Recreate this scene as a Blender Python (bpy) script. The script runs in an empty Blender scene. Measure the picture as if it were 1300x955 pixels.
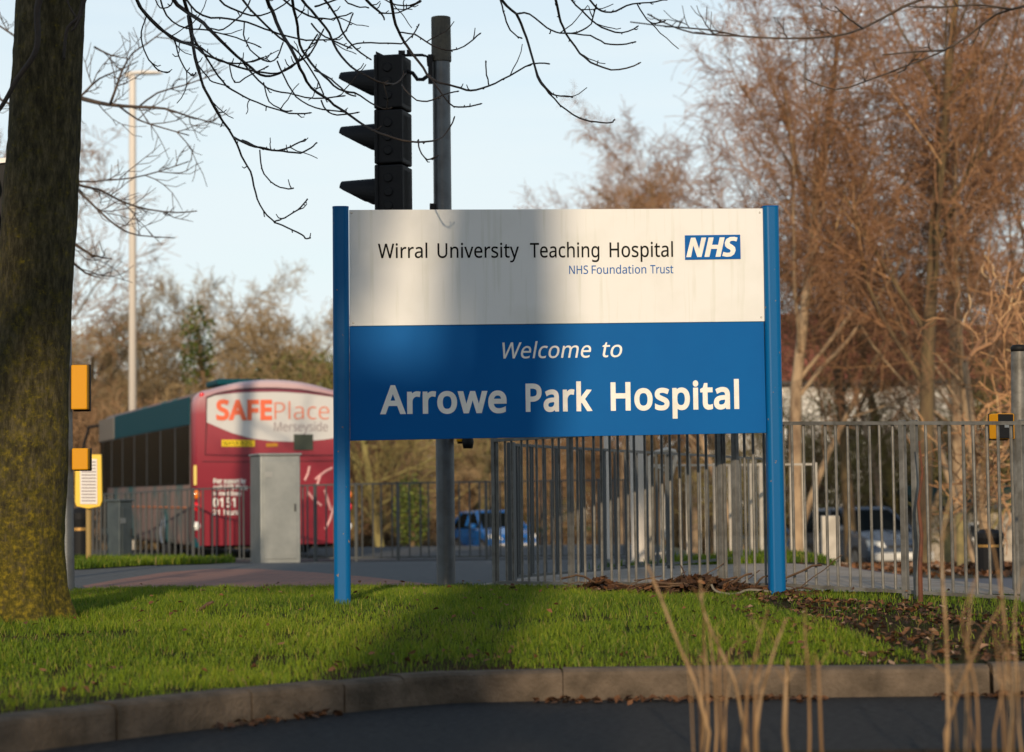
import bpy, bmesh, math, random, json
import numpy as np
from mathutils import Vector, Matrix, Quaternion

# ------------------------------------------------------------------ basics
sc = bpy.context.scene
COL = sc.collection
R = math.radians
FPX = 2900.0                      # focal length in photo pixels (1300 wide)
CAMZ = 1.05
ROLL = R(0.66)
PITCH = math.atan((625 - 432.5) / FPX)
_F = Vector((0, math.cos(PITCH), math.sin(PITCH)))
_U0 = Vector((0, -math.sin(PITCH), math.cos(PITCH)))
_R0 = Vector((1, 0, 0))
CR = _R0 * math.cos(ROLL) - _U0 * math.sin(ROLL)
CU = _R0 * math.sin(ROLL) + _U0 * math.cos(ROLL)
CAM = Vector((0, 0, CAMZ))

def ray(px, py):
    return (_F + CR * ((px - 650) / FPX) + CU * ((432.5 - py) / FPX))
def at(px, py, y):
    """world point seen at photo pixel (px,py) at depth y"""
    r = ray(px, py); return CAM + r * (y / r.y)
def hit(px, py, p0, n):
    r = ray(px, py); return CAM + r * ((p0 - CAM).dot(n) / r.dot(n))
def xat(px, y):
    return at(px, 620, y).x

def lerp(a, b, t): return a + (b - a) * t
def sstep(a, b, x):
    t = max(0.0, min(1.0, (x - a) / (b - a))); return t * t * (3 - 2 * t)
def interp(tab, x):
    if x <= tab[0][0]: return tab[0][1]
    for (x0, v0), (x1, v1) in zip(tab, tab[1:]):
        if x <= x1: return lerp(v0, v1, (x - x0) / (x1 - x0))
    return tab[-1][1]
GL = [(10.3, .25), (12, .34), (14.5, .365), (18, .34), (25, .29), (30, .16), (34, .06), (38, 0), (46, 0), (90, -1.6)]
GR = [(10.3, .25), (12, .33), (14.5, .36), (16.5, .32), (21.5, 0), (30, 0), (60, -1.1), (90, -1.6)]
def g(x, y):
    t = sstep(3.0, 4.2, x)
    return lerp(interp(GL, y), interp(GR, y), t)

def tag(o, label=None, cat=None, group=None, kind=None):
    if label: o['label'] = label
    if cat: o['category'] = cat
    if group: o['group'] = group
    if kind: o['kind'] = kind
    return o
def empty(name, loc, rz=0.0, rot=None):
    o = bpy.data.objects.new(name, None); COL.objects.link(o)
    o.empty_display_size = .2
    o.location = loc
    o.rotation_euler = rot if rot else (0, 0, rz)
    return o
def children(o): return [c for c in bpy.data.objects if c.parent is o]
def copy_tree(o, parent=None, kids=None):
    c = o.copy(); COL.objects.link(c)
    c.parent = parent
    for ch in (kids(o) if kids else children(o)): copy_tree(ch, c)
    return c

# ------------------------------------------------------------------ materials
def mat(name, col, rough=.7, metal=0., col2=None, scale=4., amt=.5, bump=0., bscale=30., detail=4., spec=None,
        coat=0., contrast=.25, stretch=None, sheen=0.):
    m = bpy.data.materials.new(name); m.use_nodes = True
    nt = m.node_tree; b = nt.nodes['Principled BSDF']
    b.inputs['Base Color'].default_value = (*col, 1)
    b.inputs['Roughness'].default_value = rough
    b.inputs['Metallic'].default_value = metal
    if spec is not None: b.inputs['Specular IOR Level'].default_value = spec
    if coat: b.inputs['Coat Weight'].default_value = coat; b.inputs['Coat Roughness'].default_value = .08
    tc = None
    def coords():
        nonlocal tc
        if tc is None:
            t = nt.nodes.new('ShaderNodeTexCoord')
            mp = nt.nodes.new('ShaderNodeMapping')
            if stretch: mp.inputs['Scale'].default_value = stretch
            nt.links.new(t.outputs['Object'], mp.inputs['Vector']); tc = mp.outputs['Vector']
        return tc
    if col2:
        n = nt.nodes.new('ShaderNodeTexNoise'); n.inputs['Scale'].default_value = scale
        n.inputs['Detail'].default_value = detail; n.inputs['Roughness'].default_value = .6
        nt.links.new(coords(), n.inputs['Vector'])
        r = nt.nodes.new('ShaderNodeValToRGB')
        r.color_ramp.elements[0].position = amt - contrast / 2; r.color_ramp.elements[0].color = (*col, 1)
        r.color_ramp.elements[1].position = amt + contrast / 2; r.color_ramp.elements[1].color = (*col2, 1)
        nt.links.new(n.outputs['Fac'], r.inputs['Fac']); nt.links.new(r.outputs['Color'], b.inputs['Base Color'])
    if bump:
        n2 = nt.nodes.new('ShaderNodeTexNoise'); n2.inputs['Scale'].default_value = bscale
        n2.inputs['Detail'].default_value = 5
        nt.links.new(coords(), n2.inputs['Vector'])
        bm = nt.nodes.new('ShaderNodeBump'); bm.inputs['Strength'].default_value = bump
        bm.inputs['Distance'].default_value = .02
        nt.links.new(n2.outputs['Fac'], bm.inputs['Height']); nt.links.new(bm.outputs['Normal'], b.inputs['Normal'])
    return m

def tint_mat(name, stops, rough=.75, translucent=0.):
    """material coloured by the per-face random attribute 'tint'"""
    m = bpy.data.materials.new(name); m.use_nodes = True
    nt = m.node_tree; b = nt.nodes['Principled BSDF']; b.inputs['Roughness'].default_value = rough
    b.inputs['Specular IOR Level'].default_value = .25
    a = nt.nodes.new('ShaderNodeAttribute'); a.attribute_name = 'tint'
    r = nt.nodes.new('ShaderNodeValToRGB')
    els = r.color_ramp.elements
    els[0].position = stops[0][0]; els[0].color = (*stops[0][1], 1)
    els[1].position = stops[-1][0]; els[1].color = (*stops[-1][1], 1)
    for p, c in stops[1:-1]:
        e = els.new(p); e.color = (*c, 1)
    nt.links.new(a.outputs['Fac'], r.inputs['Fac']); nt.links.new(r.outputs['Color'], b.inputs['Base Color'])
    if translucent:
        tr = nt.nodes.new('ShaderNodeBsdfTranslucent'); nt.links.new(r.outputs['Color'], tr.inputs['Color'])
        mx = nt.nodes.new('ShaderNodeMixShader'); mx.inputs[0].default_value = translucent
        nt.links.new(b.outputs[0], mx.inputs[1]); nt.links.new(tr.outputs[0], mx.inputs[2])
        nt.links.new(mx.outputs[0], nt.nodes['Material Output'].inputs['Surface'])
    return m

# ------------------------------------------------------------------ mesh builder
class MB:
    def __init__(s): s.v = []; s.f = []; s.t = []
    def add(s, vs, fs, tint=None):
        n = len(s.v); s.v += [tuple(p) for p in vs]; s.f += [tuple(i + n for i in f) for f in fs]
        if tint is not None: s.t += [tint] * len(fs)
    def box(s, c, d, M=None):
        x, y, z = [k / 2 for k in d]
        vs = [Vector((sx * x, sy * y, sz * z)) for sx in (-1, 1) for sy in (-1, 1) for sz in (-1, 1)]
        vs = [(M @ p if M else p) + Vector(c) for p in vs]
        s.add(vs, [(0, 1, 3, 2), (4, 6, 7, 5), (0, 4, 5, 1), (2, 3, 7, 6), (0, 2, 6, 4), (1, 5, 7, 3)])
    def prism(s, poly, d):
        """poly: 3D points, d: extrusion vector"""
        n = len(poly); d = Vector(d); P = [Vector(p) for p in poly]
        vs = P + [p + d for p in P]
        s.add(vs, [tuple(range(n)), tuple(range(2 * n - 1, n - 1, -1))] + [(i, i + n, (i + 1) % n + n, (i + 1) % n) for i in range(n)])
    def tube(s, path, rad, k=6, cap=True, tint=None):
        P = [Vector(p) for p in path]; n = len(P)
        if not hasattr(rad, '__len__'): rad = [rad] * n
        base = len(s.v); up = None
        for i in range(n):
            t = (P[min(i + 1, n - 1)] - P[max(i - 1, 0)])
            if t.length < 1e-9: t = Vector((0, 0, 1))
            t.normalize()
            if up is None:
                up = t.cross(Vector((0, 1, 0)) if abs(t.y) < .9 else Vector((1, 0, 0))).normalized()
            else:
                up = (up - t * up.dot(t)); up = up.normalized() if up.length > 1e-6 else t.orthogonal().normalized()
            w = t.cross(up)
            for j in range(k):
                a = 2 * math.pi * j / k
                q = P[i] + (up * math.cos(a) + w * math.sin(a)) * rad[i]
                s.v.append((q.x, q.y, q.z))
        nf = 0
        for i in range(n - 1):
            for j in range(k):
                a = base + i * k + j; b = base + i * k + (j + 1) % k
                s.f.append((a, b, b + k, a + k)); nf += 1
        if cap:
            s.f.append(tuple(base + j for j in range(k))[::-1]); s.f.append(tuple(base + (n - 1) * k + j for j in range(k))); nf += 2
        if tint is not None: s.t += [tint] * nf
    def lathe(s, prof, c=(0, 0, 0), k=20, axis='Z', M=None):
        vs = []; n = len(prof)
        for i in range(k):
            a = 2 * math.pi * i / k
            for r, z in prof:
                p = Vector((r * math.cos(a), r * math.sin(a), z))
                if axis == 'X': p = Vector((p.z, p.x, p.y))
                if axis == 'Y': p = Vector((p.x, p.z, p.y))
                if M: p = M @ p
                vs.append(p + Vector(c))
        fs = []
        for i in range(k):
            for j in range(n - 1):
                a = i * n + j; b = ((i + 1) % k) * n + j
                fs.append((a, b, b + 1, a + 1))
        s.add(vs, fs)
    def build(s, name, m, parent=None, smooth=False, bevel=0, fix=False, bseg=2):
        me = bpy.data.meshes.new(name)
        me.from_pydata(s.v, [], s.f)
        if s.t and len(s.t) == len(s.f):
            a = me.attributes.new('tint', 'FLOAT', 'FACE'); a.data.foreach_set('value', s.t)
        if fix:
            b = bmesh.new(); b.from_mesh(me); bmesh.ops.recalc_face_normals(b, faces=b.faces); b.to_mesh(me); b.free()
        if smooth: me.polygons.foreach_set('use_smooth', [True] * len(me.polygons))
        me.materials.append(m)
        o = bpy.data.objects.new(name, me); COL.objects.link(o)
        if parent: o.parent = parent
        if bevel:
            md = o.modifiers.new('b', 'BEVEL'); md.width = bevel; md.segments = bseg; md.limit_method = 'ANGLE'
        return o

def np_mesh(name, verts, faces, m, parent=None, tint=None, smooth=False):
    """verts (N,3), faces (M,k)"""
    me = bpy.data.meshes.new(name)
    k = faces.shape[1]
    me.vertices.add(len(verts)); me.vertices.foreach_set('co', verts.astype(np.float32).ravel())
    me.loops.add(faces.size); me.loops.foreach_set('vertex_index', faces.astype(np.int32).ravel())
    me.polygons.add(len(faces))
    me.polygons.foreach_set('loop_start', np.arange(0, faces.size, k, dtype=np.int32))
    try: me.polygons.foreach_set('loop_total', np.full(len(faces), k, dtype=np.int32))
    except Exception: pass
    if smooth: me.polygons.foreach_set('use_smooth', np.ones(len(faces), dtype=bool))
    me.update(calc_edges=True); me.validate()
    if tint is not None:
        a = me.attributes.new('tint', 'FLOAT', 'FACE'); a.data.foreach_set('value', tint.astype(np.float32))
    me.materials.append(m)
    o = bpy.data.objects.new(name, me); COL.objects.link(o)
    if parent: o.parent = parent
    return o

def drape(name, poly, off, m, cell=.6, kind='structure', fine=None):
    """flat polygon (x,y) cut by a grid and laid on the terrain"""
    b = bmesh.new()
    vs = [b.verts.new((x, y, 0)) for x, y in poly]
    b.faces.new(vs)
    xs = [p[0] for p in poly]; ys = [p[1] for p in poly]
    def cuts(lo, hi, c):
        k = lo + c; out = []
        while k < hi: out.append(k); k += c if abs(k) < 12 else c * 3
        return out
    for k in cuts(min(xs), max(xs), cell):
        bmesh.ops.bisect_plane(b, geom=b.verts[:] + b.edges[:] + b.faces[:], plane_co=(k, 0, 0), plane_no=(1, 0, 0))
    for k in cuts(min(ys), max(ys), cell):
        bmesh.ops.bisect_plane(b, geom=b.verts[:] + b.edges[:] + b.faces[:], plane_co=(0, k, 0), plane_no=(0, 1, 0))
    for v in b.verts: v.co.z = g(v.co.x, v.co.y) + off
    bmesh.ops.recalc_face_normals(b, faces=b.faces)
    for f in b.faces:
        if f.normal.z < 0: f.normal_flip()
    me = bpy.data.meshes.new(name); b.to_mesh(me); b.free()
    me.materials.append(m)
    o = bpy.data.objects.new(name, me); COL.objects.link(o)
    if kind: o['kind'] = kind
    return o

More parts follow.
